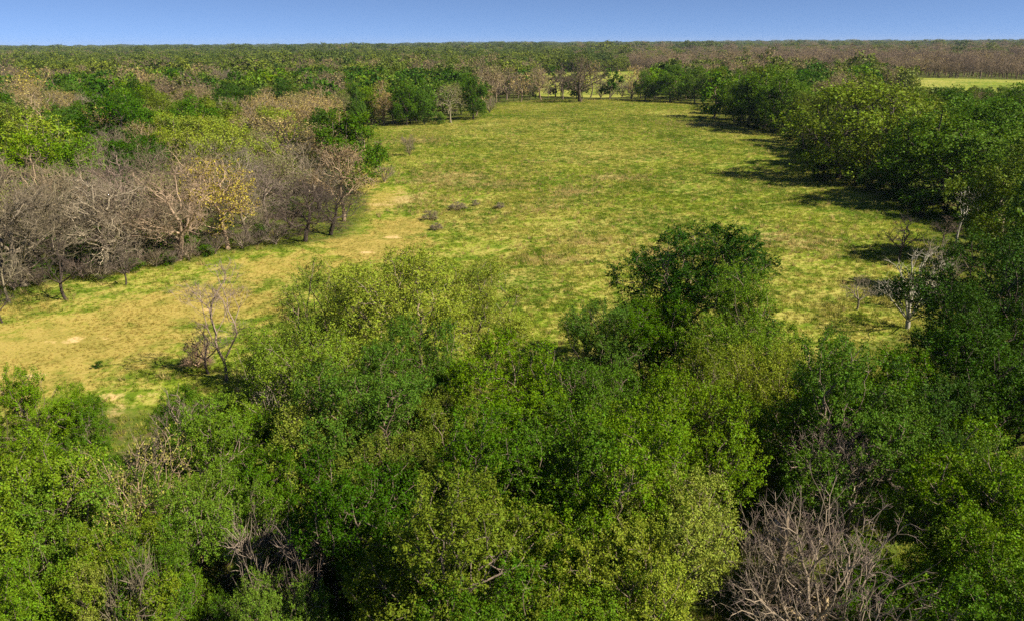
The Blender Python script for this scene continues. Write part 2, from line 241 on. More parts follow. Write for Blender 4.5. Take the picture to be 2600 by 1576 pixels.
TREES = [('bare_tree','bare_a',-45.0,66.1,11.0,1.15,0.18,None,(0.167,0.14,0.101),'massive grey brown bare oak with thick pale trunk at the sandy corner','tree',None),
('bare_tree','bare_b',-43.7,70.8,10.5,1.00,0.81,None,(0.169,0.145,0.091),'brown bare oak filling the gap between the massive oak and the pale upright one','tree',None),
('bare_tree','bare_c',-39.4,69.7,10.6,1.05,3.21,None,(0.263,0.223,0.164),'pale grey bare oak with long upright limbs beside the sandy pasture','tree',None),
('bare_tree','bare_d',-37.2,72.8,10.2,1.00,4.95,None,(0.2,0.164,0.11),'twiggy brown bare oak close beside the pale upright one','tree',None),
('bare_tree','bare_a',-34.3,74.6,10.4,1.00,3.45,None,(0.295,0.219,0.154),'tan barked bare oak with black lower trunk above orange leaf litter','tree',None),
('budding_tree','bud_a',-30.8,78.8,10.2,1.10,3.04,(0.33,0.265,0.055),(0.323,0.234,0.16),'ochre yellow budding oak at the end of the bare oak band','tree',None),
('bare_tree','bare_b',-29.7,82.4,8.5,0.95,5.04,None,(0.181,0.152,0.102),'low brown bare tree tucked behind the ochre oak','tree',None),
('bare_tree','bare_c',-23.4,82.6,8.0,1.20,1.74,None,(0.073,0.056,0.049),'dark spreading bare tree standing alone at the pasture edge','tree',None),
('bare_tree','bare_d',-21.3,86.1,7.2,1.15,0.93,None,(0.056,0.046,0.038),'thin dark bare tree leaning over grass beside the dark lone one','tree',None,(0,0.18)),
('shrub','shrub_bare',-26.3,81.2,2.7,1.30,1.36,None,(0.201,0.163,0.129),'small round russet shrub on a short stem by the dark lone tree','shrub',None),
('bare_tree','bare_sm',-39.1,62.2,5.2,1.20,2.94,None,(0.055,0.043,0.036),'small forked bare tree alone on the sandy grass, two black stems','tree',None),
('bare_tree','bare_sm',-35.8,66.2,3.6,1.00,0.11,None,(0.073,0.059,0.048),'thin dark sapling on the grass below the pale upright oak','tree',None),
('bare_tree','bare_sm',-43.7,61.6,5.0,1.00,4.34,None,(0.169,0.147,0.1),'twiggy small bare tree at the sandy corner under the massive oak','tree',None),
('bare_tree','bare_sm',-41.1,56.6,3.4,0.90,3.69,None,(0.056,0.042,0.04),'dark bare sapling at the very edge of the picture on sandy grass','tree',None),
('bare_tree','bare_b',-53.9,78.0,10.5,1.05,1.08,None,(0.178,0.147,0.097),'brown bare oak in the second row, first counted from the pasture corner of the massive','tree','bare oaks of the second row'),
('bare_tree','bare_d',-51.7,81.4,10.8,1.05,0.80,None,(0.237,0.181,0.116),'brown bare oak in the second row, second counted from the pasture corner of the massive','tree','bare oaks of the second row'),
('bare_tree','bare_a',-49.2,84.2,10.2,1.05,3.76,None,(0.205,0.166,0.11),'brown bare oak in the second row, third counted from the pasture corner of the massive','tree','bare oaks of the second row'),
('bare_tree','bare_c',-46.1,87.1,10.2,1.05,1.19,None,(0.192,0.145,0.123),'brown bare oak in the second row, fourth counted from the pasture corner of the massive','tree','bare oaks of the second row'),
('bare_tree','bare_b',-42.5,89.6,10.4,1.05,4.57,None,(0.165,0.132,0.094),'brown bare oak in the second row, fifth counted from the pasture corner of the massive','tree','bare oaks of the second row'),
('bare_tree','bare_d',-39.3,92.5,10.0,1.05,1.98,None,(0.279,0.213,0.129),'brown bare oak in the second row, sixth counted from the pasture corner of the massive','tree','bare oaks of the second row'),
('bare_tree','bare_a',-35.1,97.2,9.5,1.05,2.14,None,(0.175,0.152,0.113),'brown bare oak in the second row, seventh counted from the pasture corner of the massive','tree','bare oaks of the second row'),
('budding_tree','bud_b',-36.1,120.6,12.2,1.30,0.25,(0.33,0.25,0.1),(0.064,0.05,0.045),'broad tan budding oak with a dark trunk where the pasture narrows','tree',None),
('budding_tree','bud_a',-32.2,126.5,9.8,1.00,5.31,(0.2,0.205,0.07),(0.146,0.114,0.084),'pale brown budding oak at the pasture edge beside the broad tan one','tree',None),
('bare_tree','bare_d',-26.1,100.9,8.5,1.10,4.35,None,(0.205,0.171,0.125),'hazy brown bare tree between the dark lone tree and the broad tan oak','tree',None),
('leafy_tree','mid_open_a',-35.1,110.1,9.0,1.10,3.93,(0.225,0.27,0.028),(0.185,0.151,0.104),'lime green tree hanging behind the dark lone bare tree','tree',None),
('leafy_tree','mid_open_b',-45.0,120.9,11.0,1.25,5.62,(0.225,0.27,0.028),(0.058,0.045,0.041),'large lime green tree behind the ochre oak','tree',None),
('leafy_tree','mid_open_a',-52.0,125.1,10.8,1.25,1.02,(0.225,0.27,0.028),(0.07,0.054,0.046),'wide yellow green tree with dark branches behind the tan barked oak','tree',None),
('leafy_tree','mid_full_c',-53.3,107.5,10.0,1.10,2.24,(0.046,0.098,0.007),(0.075,0.058,0.048),'dark green tree rising behind the pale upright bare oak','tree',None),
('leafy_tree','mid_full_b',-59.7,107.7,9.5,1.00,1.00,(0.122,0.2,0.014),(0.056,0.046,0.039),'bright green tree behind the brown gap oak','tree',None),
('shrub','shrub_green',-47.2,70.1,2.2,1.50,1.45,(0.076,0.145,0.01),(0.065,0.05,0.045),'low green shrub under the bare oaks, third in line, close to the brown gap oak','shrub','green undergrowth under the bare oaks'),
('shrub','shrub_green',-44.5,68.4,1.6,1.50,4.00,(0.076,0.145,0.01),(0.055,0.043,0.038),'low green shrub under the bare oaks, close to the massive bare oak','shrub','green undergrowth under the bare oaks'),
('shrub','shrub_green',-43.8,73.0,2.4,1.50,0.82,(0.076,0.145,0.01),(0.061,0.049,0.04),'low green shrub under the bare oaks, sixth in line, close to the brown gap oak','shrub','green undergrowth under the bare oaks'),
('shrub','shrub_green',-41.0,70.7,1.5,1.50,0.73,(0.076,0.145,0.01),(0.061,0.048,0.045),'low green shrub under the bare oaks, close to the pale upright bare oak','shrub','green undergrowth under the bare oaks'),
('shrub','shrub_green',-39.2,72.1,2.2,1.50,5.70,(0.076,0.145,0.01),(0.056,0.045,0.042),'low green shrub under the bare oaks, second in line, close to the twiggy brown oak','shrub','green undergrowth under the bare oaks'),
('shrub','shrub_green',-37.0,70.6,1.4,1.50,4.29,(0.076,0.145,0.01),(0.069,0.053,0.05),'low green shrub under the bare oaks, third in line, close to the twiggy brown oak','shrub','green undergrowth under the bare oaks'),
('shrub','shrub_green',-37.0,75.6,2.4,1.50,5.04,(0.076,0.145,0.01),(0.058,0.045,0.035),'low green shrub under the bare oaks, fourth in line, close to the twiggy brown oak','shrub','green undergrowth under the bare oaks'),
('shrub','shrub_green',-34.7,72.8,1.3,1.50,1.68,(0.076,0.145,0.01),(0.07,0.056,0.05),'low green shrub under the bare oaks, first in line, close to the tan barked bare','shrub','green undergrowth under the bare oaks'),
('shrub','shrub_green',-33.7,77.2,2.0,1.50,2.45,(0.076,0.145,0.01),(0.071,0.055,0.045),'low green shrub under the bare oaks, second in line, close to the tan barked bare','shrub','green undergrowth under the bare oaks'),
('shrub','shrub_green',-32.0,76.2,1.3,1.50,3.78,(0.076,0.145,0.01),(0.065,0.051,0.045),'low green shrub under the bare oaks, third in line, close to the tan barked bare','shrub','green undergrowth under the bare oaks'),
('shrub','shrub_green',-48.7,77.8,2.6,1.50,4.61,(0.076,0.145,0.01),(0.06,0.048,0.039),'low green shrub under the bare oaks, second in line, close to the brown gap oak','shrub','green undergrowth under the bare oaks'),
('shrub','shrub_green',-44.2,79.5,2.5,1.50,3.47,(0.076,0.145,0.01),(0.061,0.049,0.04),'low green shrub under the bare oaks, fifth in line, close to the brown gap oak','shrub','green undergrowth under the bare oaks'),
('shrub','shrub_green',-40.4,81.2,2.6,1.50,6.15,(0.076,0.145,0.01),(0.069,0.054,0.044),'low green shrub under the bare oaks, first in line, close to the twiggy brown oak','shrub','green undergrowth under the bare oaks'),
('shrub','shrub_green',-36.9,83.0,2.6,1.50,0.18,(0.076,0.145,0.01),(0.057,0.044,0.039),'low green shrub under the bare oaks, first in line, close to the low brown bare','shrub','green undergrowth under the bare oaks'),
('shrub','shrub_green',-33.7,85.8,2.4,1.50,4.00,(0.076,0.145,0.01),(0.058,0.047,0.042),'low green shrub under the bare oaks, second in line, close to the low brown bare','shrub','green undergrowth under the bare oaks'),
('shrub','shrub_green',-50.6,73.1,2.4,1.50,4.05,(0.076,0.145,0.01),(0.073,0.059,0.048),'low green shrub under the bare oaks, first in line, close to the brown gap oak','shrub','green undergrowth under the bare oaks'),
('shrub','shrub_green',-46.5,78.6,2.2,1.50,0.96,(0.076,0.145,0.01),(0.062,0.05,0.041),'low green shrub under the bare oaks, fourth in line, close to the brown gap oak','shrub','green undergrowth under the bare oaks'),
('shrub','shrub_green',-29.0,84.7,1.6,1.50,3.51,(0.076,0.145,0.01),(0.073,0.059,0.052),'low green shrub under the bare oaks, third in line, close to the low brown bare','shrub','green undergrowth under the bare oaks'),
('shrub','shrub_green',-28.7,95.8,2.4,1.50,0.39,(0.076,0.145,0.01),(0.071,0.056,0.049),'low green shrub under the bare oaks, close to the thin leaning bare tree','shrub','green undergrowth under the bare oaks'),
('shrub','shrub_bare',-45.3,64.9,2.6,1.30,5.04,None,(0.173,0.139,0.109),'grey bare brush under the bare oaks, first in line, close to the massive bare oak','shrub','bare brush under the bare oaks'),
('shrub','shrub_bare',-43.8,66.1,2.2,1.30,5.50,None,(0.17,0.138,0.095),'grey bare brush under the bare oaks, second in line, close to the massive bare oak','shrub','bare brush under the bare oaks'),
('shrub','shrub_bare',-40.9,68.4,2.4,1.30,2.86,None,(0.163,0.124,0.101),'grey bare brush under the bare oaks, first in line, close to the pale upright bare','shrub','bare brush under the bare oaks'),
('shrub','shrub_bare',-38.9,67.9,1.8,1.30,3.87,None,(0.166,0.134,0.093),'grey bare brush under the bare oaks, second in line, close to the pale upright bare','shrub','bare brush under the bare oaks'),
('shrub','shrub_bare',-37.3,69.9,2.6,1.30,0.84,None,(0.165,0.13,0.1),'grey bare brush under the bare oaks, third in line, close to the pale upright bare','shrub','bare brush under the bare oaks'),
('shrub','shrub_bare',-35.6,72.1,2.2,1.30,0.07,None,(0.171,0.138,0.096),'grey bare brush under the bare oaks, close to the twiggy brown oak','shrub','bare brush under the bare oaks'),
('shrub','shrub_bare',-34.3,72.8,1.8,1.30,0.28,None,(0.146,0.115,0.097),'grey bare brush under the bare oaks, first in line, close to the tan barked bare','shrub','bare brush under the bare oaks'),
('shrub','shrub_bare',-33.3,74.6,2.6,1.30,2.63,None,(0.197,0.155,0.11),'grey bare brush under the bare oaks, second in line, close to the tan barked bare','shrub','bare brush under the bare oaks'),
('shrub','shrub_bare',-31.5,77.1,2.4,1.30,1.81,None,(0.154,0.123,0.094),'grey bare brush under the bare oaks, first in line, close to the ochre oak','shrub','bare brush under the bare oaks'),
('shrub','shrub_bare',-29.3,79.1,2.8,1.30,2.74,None,(0.157,0.127,0.1),'grey bare brush under the bare oaks, second in line, close to the ochre oak','shrub','bare brush under the bare oaks'),
('shrub','shrub_bare',-28.1,80.5,2.0,1.30,0.50,None,(0.165,0.132,0.109),'grey bare brush under the bare oaks, second in line, close to the low brown bare','shrub','bare brush under the bare oaks'),
('shrub','shrub_bare',-29.1,86.7,3.0,1.30,0.45,None,(0.151,0.118,0.092),'grey bare brush under the bare oaks, first in line, close to the low brown bare','shrub','bare brush under the bare oaks'),
('shrub','shrub_bare',-27.0,89.9,3.0,1.30,4.64,None,(0.146,0.112,0.086),'grey bare brush under the bare oaks, close to the thin leaning bare tree','shrub','bare brush under the bare oaks'),
('budding_tree','bud_b',-50.5,71.6,9.5,1.00,2.84,(0.2,0.205,0.07),(0.176,0.133,0.097),'twiggy oak in the bare band, first in line, close to the brown gap oak','tree','oaks filling the bare band'),
('bare_tree','bare_b',-45.5,70.1,9.0,1.00,5.57,(0.2,0.205,0.07),(0.19,0.155,0.112),'twiggy oak in the bare band, second in line, close to the brown gap oak','tree','oaks filling the bare band'),
('bare_tree','bare_b',-39.2,72.9,9.6,1.00,2.29,(0.2,0.205,0.07),(0.193,0.151,0.123),'twiggy oak in the bare band, close to the twiggy brown oak','tree','oaks filling the bare band'),
('budding_tree','bud_b',-37.1,76.8,9.8,1.00,4.17,(0.2,0.205,0.07),(0.151,0.12,0.084),'twiggy oak in the bare band, close to the tan barked bare oak','tree','oaks filling the bare band'),
('bare_tree','bare_b',-34.3,79.2,9.4,1.00,0.74,(0.2,0.205,0.07),(0.187,0.152,0.112),'twiggy oak in the bare band, close to the ochre oak','tree','oaks filling the bare band'),
('bare_tree','bare_b',-30.1,90.0,8.6,1.00,3.73,(0.2,0.205,0.07),(0.192,0.155,0.127),'twiggy oak in the bare band, close to the low brown bare tree','tree','oaks filling the bare band'),
('budding_tree','bud_b',-30.5,98.4,9.0,1.00,1.83,(0.2,0.205,0.07),(0.179,0.14,0.102),'twiggy oak in the bare band, close to the lime hanging tree','tree','oaks filling the bare band'),
('budding_tree','bud_c',-34.8,211.1,11.0,0.95,3.15,(0.33,0.25,0.1),(0.3,0.219,0.153),'round golden tan budding oak standing before the dark woodland wall','tree',None),
('budding_tree','bud_b',-16.8,214.6,12.2,0.95,3.06,(0.2,0.205,0.07),(0.266,0.232,0.166),'tall pale tan budding oak at the woodland corner','tree',None),
('leafy_tree','mid_full_a',-41.0,202.9,12.5,0.60,2.08,(0.076,0.145,0.01),(0.058,0.047,0.039),'narrow green tree beside the round golden oak, nearer the broad tan one','tree',None),
('leafy_tree','mid_full_b',-28.4,208.5,11.8,0.80,0.80,(0.075,0.14,0.009),(0.058,0.046,0.039),'green tree filling the wall beside the round golden oak','tree',None),
('leafy_tree','mid_full_d',-23.8,211.6,12.2,0.80,3.26,(0.076,0.145,0.01),(0.055,0.043,0.038),'mid green tall tree leaning on the tall pale tan oak','tree',None),
('leafy_tree','mid_full_a',-10.8,222.6,12.6,1.00,5.02,(0.062,0.122,0.008),(0.073,0.06,0.054),'dark green tree at the very end of the woodland wall','tree',None),
('leafy_tree','mid_full_b',-15.2,235.9,12.5,0.90,2.51,(0.076,0.145,0.01),(0.065,0.051,0.043),'green tree behind the tall pale tan oak','tree',None),
('budding_tree','bud_a',-43.7,194.1,10.5,0.90,0.18,(0.2,0.205,0.07),(0.162,0.138,0.091),'grey brown budding tree beside the narrow green one at the pasture edge','tree',None),
('shrub','shrub_bare',-6.7,241.1,5.5,1.20,2.29,None,(0.188,0.159,0.11),'brown twiggy bush at the tip of the woodland wall','shrub',None),
('shrub','shrub_green',-19.4,211.3,3.2,1.20,3.72,(0.122,0.2,0.014),(0.068,0.053,0.042),'low bright green bush under the tall pale tan oak','shrub',None),
('budding_tree','great_oak',25.9,289.0,17.6,1.25,4.94,(0.19,0.15,0.075),(0.091,0.072,0.053),'great solitary oak with black trunk at the far end of the pasture','tree',None),
('bare_tree','far_bare_a',-4.6,297.8,9.0,0.90,1.42,None,(0.161,0.129,0.097),'hazy brown bare tree in the thicket beside the great oak, first in line, close to','tree','bare thicket before the great oak'),
('bare_tree','far_bare_a',1.1,301.8,8.4,0.90,2.12,None,(0.164,0.132,0.095),'hazy brown bare tree in the thicket beside the great oak, second in line, close to','tree','bare thicket before the great oak'),
('bare_tree','far_bare_a',7.5,303.5,7.6,0.95,1.16,None,(0.194,0.167,0.112),'hazy brown bare tree in the thicket beside the great oak, third in line, close to','tree','bare thicket before the great oak'),
('bare_tree','far_bare_a',14.7,307.6,6.5,0.90,1.99,None,(0.195,0.156,0.113),'hazy brown bare tree in the thicket beside the great oak, fourth in line, close to','tree','bare thicket before the great oak'),
('shrub','shrub_bare',35.7,308.2,6.0,0.90,3.92,None,(0.183,0.147,0.11),'brown twiggy shrub beyond the great oak at the far field, first in line, close to','shrub','bare shrubs beside the great oak'),
('shrub','shrub_bare',40.3,312.6,6.5,0.90,4.12,None,(0.205,0.177,0.118),'brown twiggy shrub beyond the great oak at the far field, second in line, close to','shrub','bare shrubs beside the great oak'),
('shrub','shrub_bare',45.1,314.6,6.2,0.90,4.68,None,(0.186,0.152,0.119),'brown twiggy shrub beyond the great oak at the far field, fourth in line, close to','shrub','bare shrubs beside the great oak'),
('shrub','shrub_bare',49.7,316.7,6.0,0.90,0.80,None,(0.217,0.186,0.14),'brown twiggy shrub beyond the great oak at the far field, sixth in line, close to','shrub','bare shrubs beside the great oak'),
('shrub','shrub_bare',40.9,338.8,7.0,0.90,4.32,None,(0.161,0.131,0.094),'brown twiggy shrub beyond the great oak at the far field, third in line, close to','shrub','bare shrubs beside the great oak'),
('shrub','shrub_bare',46.3,338.3,7.0,0.90,0.44,None,(0.186,0.155,0.116),'brown twiggy shrub beyond the great oak at the far field, fifth in line, close to','shrub','bare shrubs beside the great oak'),
('shrub','shrub_bare',51.5,340.7,6.6,0.90,4.54,None,(0.201,0.161,0.113),'brown twiggy shrub beyond the great oak at the far field, seventh in line, close to','shrub','bare shrubs beside the great oak'),
('leafy_tree','mid_full_b',4.2,376.8,12.5,0.80,5.20,(0.13,0.168,0.018),(0.069,0.054,0.045),'olive tree with dark stems rising above the bare thicket','tree',None),
('leafy_tree','mid_full_c',9.6,305.6,6.0,0.50,0.13,(0.076,0.145,0.01),(0.06,0.046,0.039),'small green pointed tree inside the bare thicket','tree',None),
('budding_tree','bud_c',12.4,379.5,12.5,0.90,1.34,(0.16,0.13,0.06),(0.071,0.055,0.053),'grey brown tall tree between the olive tree and the great oak','tree',None),
('shrub','shrub_bare',-20.2,150.2,4.6,0.75,2.38,None,(0.178,0.15,0.102),'slender bare sapling standing alone in the pasture','sapling',None),
('shrub','shrub_bare',-27.4,156.5,2.6,0.80,1.41,None,(0.166,0.137,0.089),'faint bare bush in grass beside the slender sapling','shrub',None),
('shrub','shrub_bare',-20.7,122.5,3.4,1.30,4.27,None,(0.215,0.176,0.122),'low spreading bare bush in the bleached grass','shrub',None),
('shrub','brush',-7.3,100.7,1.1,2.20,4.49,None,(0.213,0.175,0.123),'low wide grey brush clump, farthest of the clumps in the pasture','brush',None),
('shrub','brush',-10.5,94.8,1.3,1.60,1.14,None,(0.208,0.175,0.115),'round grey brush clump beside the bare track','brush',None),
('shrub','brush',-1.6,101.1,0.9,1.60,4.90,None,(0.206,0.174,0.132),'small brown brush clump standing apart in the pasture','brush',None),
('shrub','brush',-9.1,88.8,0.9,1.70,4.37,None,(0.185,0.15,0.119),'flat dark brush clump just below the round grey one','brush',None),
('shrub','brush',-5.1,103.4,0.9,1.20,2.16,None,(0.195,0.165,0.113),'tiny grey brush clump next to the low wide one','brush',None),
('shrub','shrub_green',-28.7,47.6,0.5,1.80,5.88,(0.046,0.098,0.007),(0.067,0.053,0.047),'tiny dark green bush alone on the sandy grass','shrub',None),
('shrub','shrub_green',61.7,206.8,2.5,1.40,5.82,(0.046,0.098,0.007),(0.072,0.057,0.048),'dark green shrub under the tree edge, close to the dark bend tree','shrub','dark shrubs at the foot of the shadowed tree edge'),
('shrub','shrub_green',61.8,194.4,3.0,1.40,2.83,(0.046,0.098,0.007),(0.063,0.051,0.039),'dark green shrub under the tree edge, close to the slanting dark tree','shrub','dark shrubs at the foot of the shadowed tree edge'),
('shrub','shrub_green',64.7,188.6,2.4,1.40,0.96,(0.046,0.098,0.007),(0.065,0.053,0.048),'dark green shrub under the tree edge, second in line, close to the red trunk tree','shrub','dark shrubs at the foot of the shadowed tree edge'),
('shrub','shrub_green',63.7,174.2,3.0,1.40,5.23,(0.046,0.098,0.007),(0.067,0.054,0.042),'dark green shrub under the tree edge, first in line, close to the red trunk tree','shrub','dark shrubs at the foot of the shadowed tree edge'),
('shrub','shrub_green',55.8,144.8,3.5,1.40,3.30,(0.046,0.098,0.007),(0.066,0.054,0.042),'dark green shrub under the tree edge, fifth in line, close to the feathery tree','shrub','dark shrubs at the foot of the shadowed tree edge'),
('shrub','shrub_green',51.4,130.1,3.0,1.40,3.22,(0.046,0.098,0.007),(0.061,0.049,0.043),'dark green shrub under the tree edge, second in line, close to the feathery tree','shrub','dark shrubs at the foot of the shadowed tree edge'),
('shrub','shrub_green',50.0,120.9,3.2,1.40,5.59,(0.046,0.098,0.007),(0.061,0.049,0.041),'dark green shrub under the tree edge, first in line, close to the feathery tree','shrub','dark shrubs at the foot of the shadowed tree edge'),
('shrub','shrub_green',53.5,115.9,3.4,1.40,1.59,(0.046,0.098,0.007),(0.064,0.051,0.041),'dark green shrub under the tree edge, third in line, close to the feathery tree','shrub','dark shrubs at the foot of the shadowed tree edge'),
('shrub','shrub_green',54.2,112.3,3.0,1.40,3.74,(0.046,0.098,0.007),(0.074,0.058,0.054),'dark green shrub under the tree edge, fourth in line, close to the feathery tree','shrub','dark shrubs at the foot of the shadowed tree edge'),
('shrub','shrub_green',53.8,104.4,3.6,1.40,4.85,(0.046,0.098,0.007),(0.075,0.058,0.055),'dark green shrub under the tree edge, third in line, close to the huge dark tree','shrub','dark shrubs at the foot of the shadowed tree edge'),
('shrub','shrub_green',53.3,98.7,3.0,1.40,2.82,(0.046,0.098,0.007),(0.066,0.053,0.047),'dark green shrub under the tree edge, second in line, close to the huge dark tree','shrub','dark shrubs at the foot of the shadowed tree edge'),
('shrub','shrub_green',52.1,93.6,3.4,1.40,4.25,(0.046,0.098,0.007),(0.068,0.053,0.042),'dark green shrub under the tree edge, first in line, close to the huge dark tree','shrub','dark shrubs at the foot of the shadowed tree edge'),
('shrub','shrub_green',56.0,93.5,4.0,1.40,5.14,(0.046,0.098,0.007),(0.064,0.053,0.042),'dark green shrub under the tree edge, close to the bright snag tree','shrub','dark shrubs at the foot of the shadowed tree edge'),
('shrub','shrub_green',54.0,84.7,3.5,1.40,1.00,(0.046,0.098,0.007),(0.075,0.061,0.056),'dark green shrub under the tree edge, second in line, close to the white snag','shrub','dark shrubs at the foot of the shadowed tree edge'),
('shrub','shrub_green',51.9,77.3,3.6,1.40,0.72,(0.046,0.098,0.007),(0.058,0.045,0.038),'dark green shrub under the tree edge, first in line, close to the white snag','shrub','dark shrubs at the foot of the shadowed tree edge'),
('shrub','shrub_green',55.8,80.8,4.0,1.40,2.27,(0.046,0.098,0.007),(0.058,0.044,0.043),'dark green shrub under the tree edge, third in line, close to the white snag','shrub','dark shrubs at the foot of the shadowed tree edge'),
('leafy_tree','mid_full_b',50.8,293.4,11.5,1.05,5.06,(0.085,0.15,0.01),(0.177,0.139,0.112),'dark low tree at the tip of the far clump beside the great oak','tree',None),
('leafy_tree','mid_full_b',59.3,288.5,13.6,1.40,1.79,(0.085,0.15,0.01),(0.164,0.129,0.091),'broad dark spreading tree in the far clump with pale limbs','tree',None),
('leafy_tree','mid_full_b',67.5,283.8,13.2,1.05,3.61,(0.1,0.165,0.012),(0.155,0.12,0.09),'mid green tree in the far clump next to the broad spreading one','tree',None),
('leafy_tree','mid_full_a',73.4,277.4,13.4,1.05,0.08,(0.13,0.168,0.018),(0.161,0.125,0.104),'olive green tree at the near end of the far clump','tree',None),
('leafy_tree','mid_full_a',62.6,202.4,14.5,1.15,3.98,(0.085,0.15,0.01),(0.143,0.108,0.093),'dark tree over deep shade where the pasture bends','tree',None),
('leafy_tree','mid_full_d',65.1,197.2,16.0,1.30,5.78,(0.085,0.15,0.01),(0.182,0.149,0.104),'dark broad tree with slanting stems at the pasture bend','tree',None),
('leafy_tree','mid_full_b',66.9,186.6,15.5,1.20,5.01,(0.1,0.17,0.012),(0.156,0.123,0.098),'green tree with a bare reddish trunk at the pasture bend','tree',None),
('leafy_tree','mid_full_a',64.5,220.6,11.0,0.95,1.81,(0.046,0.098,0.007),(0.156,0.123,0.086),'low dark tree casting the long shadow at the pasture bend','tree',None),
('leafy_tree','mid_open_a',53.6,122.3,16.2,1.45,4.94,(0.165,0.225,0.018),(0.075,0.061,0.052),'tall yellow green feathery tree over the shadowed pasture edge','tree',None),
('leafy_tree','mid_open_b',59.2,118.3,16.0,1.40,2.82,(0.17,0.225,0.018),(0.073,0.057,0.055),'second yellow green feathery tree, farther from the pasture than the first','tree',None),
('leafy_tree','mid_full_c',55.2,137.0,10.0,1.00,4.35,(0.13,0.168,0.018),(0.058,0.046,0.04),'lower olive tree crouching before the tall feathery tree','tree',None),
('leafy_tree','mid_full_d',57.2,100.8,14.6,1.45,5.79,(0.085,0.15,0.01),(0.069,0.052,0.048),'huge dark green tree beside the feathery trees','tree',None),
('leafy_tree','mid_full_a',66.5,107.0,14.0,1.20,5.09,(0.076,0.145,0.01),(0.069,0.056,0.047),'dark green tree behind the huge dark one','tree',None),
('leafy_tree','mid_full_b',55.6,108.0,8.5,1.00,5.51,(0.076,0.145,0.01),(0.058,0.047,0.039),'shaded green tree tucked under the huge dark one','tree',None),
('leafy_tree','mid_full_b',61.1,88.8,12.0,1.10,4.47,(0.122,0.2,0.014),(0.061,0.049,0.045),'bright green tree above the white snag','tree',None),
('leafy_tree','mid_full_d',59.3,91.1,8.2,0.90,0.64,(0.076,0.145,0.01),(0.067,0.055,0.042),'mid green low tree beside the white snag','tree',None),
('dead_tree','dead_snag',49.0,80.0,7.4,0.75,1.94,None,(0.508,0.48,0.424),'white dead snag leaning out of the dark trees','tree',None,(0,-0.12)),
('bare_tree','bare_sm',47.6,80.1,3.0,1.20,2.94,None,(0.149,0.116,0.09),'grey bare bush at the foot of the white snag','tree',None),
('dead_tree','dead_snag',34.5,52.0,9.0,1.00,1.81,None,(0.067,0.052,0.049),'black dead tree arching over from the picture edge','tree',None,(0.3,-0.5)),
('bare_tree','bare_sm',39.0,72.5,4.6,1.20,1.00,None,(0.057,0.044,0.042),'dark thin bare tree in the shade below the white snag','tree',None),
('dead_tree','dead_fan',30.7,54.2,6.6,1.30,5.29,None,(0.334,0.314,0.256),'fan of pale dead stems rising beside the dark corner trees','tree',None),
('dead_tree','dead_fan',34.3,57.9,6.6,0.70,1.13,None,(0.231,0.201,0.147),'upright grey dead stems behind the pale dead fan','tree',None,(0,0.15)),
('bare_tree','bare_sm',28.6,58.5,3.0,1.20,4.72,None,(0.205,0.177,0.133),'small brown bare bush on grass before the pale dead fan','tree',None),
('leafy_tree','near_open_a',-6.4,41.1,10.6,1.17,5.33,(0.225,0.27,0.028),(0.196,0.155,0.11),'wide lime green airy tree spreading over the middle of the pasture edge','tree',None),
('leafy_tree','near_open_b',-11.4,42.7,8.7,1.03,0.12,(0.185,0.24,0.026),(0.16,0.126,0.088),'yellow green airy tree beside the thin grey forked tree','tree',None),
('leafy_tree','near_open_b',-1.7,44.5,8.2,0.99,5.14,(0.225,0.27,0.028),(0.175,0.141,0.116),'sparse lime tree with a dark fork showing, next to the wide airy one','tree',None),
('leafy_tree','near_open_a',-10.0,32.6,9.3,0.95,0.51,(0.155,0.22,0.022),(0.177,0.142,0.109),'yellow green tree below the airy ones, nearest the sandy corner','tree',None),
('leafy_tree','near_full_a',11.2,43.1,11.5,1.22,4.96,(0.03,0.074,0.006),(0.146,0.117,0.083),'tall deep green oak standing out against the pasture','tree',None),
('leafy_tree','near_full_c',4.9,38.0,8.8,0.85,0.46,(0.076,0.145,0.01),(0.143,0.113,0.086),'mid green tree just before the tall deep green oak, toward the airy trees','tree',None),
('leafy_tree','near_full_c',8.1,38.6,8.7,0.95,1.05,(0.076,0.145,0.01),(0.159,0.124,0.101),'leafy tree in front of the tall deep green oak','tree',None),
('leafy_tree','near_full_b',12.4,37.8,9.0,0.95,0.50,(0.122,0.2,0.014),(0.176,0.143,0.098),'fresh green tree at the foot of the tall deep green oak, toward the dead fan','tree',None),
('leafy_tree','near_full_a',-4.5,33.8,8.9,0.90,1.32,(0.076,0.145,0.01),(0.155,0.118,0.086),'deep green tree below the wide airy one','tree',None),
('leafy_tree','near_full_a',0.1,31.4,9.0,0.95,1.06,(0.122,0.2,0.014),(0.169,0.134,0.099),'bright green bushy tree in the middle of the near canopy','tree',None),
('leafy_tree','near_full_d',3.5,30.6,8.5,0.90,5.47,(0.076,0.145,0.01),(0.157,0.12,0.095),'rounded green tree in front of the bright bushy one','tree',None),
('leafy_tree','near_full_c',-6.0,28.5,9.9,0.90,2.74,(0.076,0.145,0.01),(0.154,0.116,0.085),'dark leafy tree in deep shade below the airy trees','tree',None),
('leafy_tree','near_open_a',12.2,32.8,8.2,0.77,4.31,(0.225,0.27,0.028),(0.18,0.137,0.103),'thin yellow green tree with pale stems between denser greens','tree',None),
('leafy_tree','near_open_b',8.8,30.5,8.5,0.81,1.23,(0.13,0.168,0.018),(0.171,0.139,0.095),'soft olive tree behind the lime one','tree',None),
('leafy_tree','near_full_c',15.8,30.2,9.5,1.03,3.69,(0.076,0.145,0.01),(0.174,0.142,0.115),'broad green tree in front of the pale dead fan','tree',None),
('leafy_tree','near_full_b',12.9,26.8,9.5,0.85,1.92,(0.076,0.145,0.01),(0.181,0.138,0.112),'deep green tree leaning on the broad green one below the dead fan','tree',None),
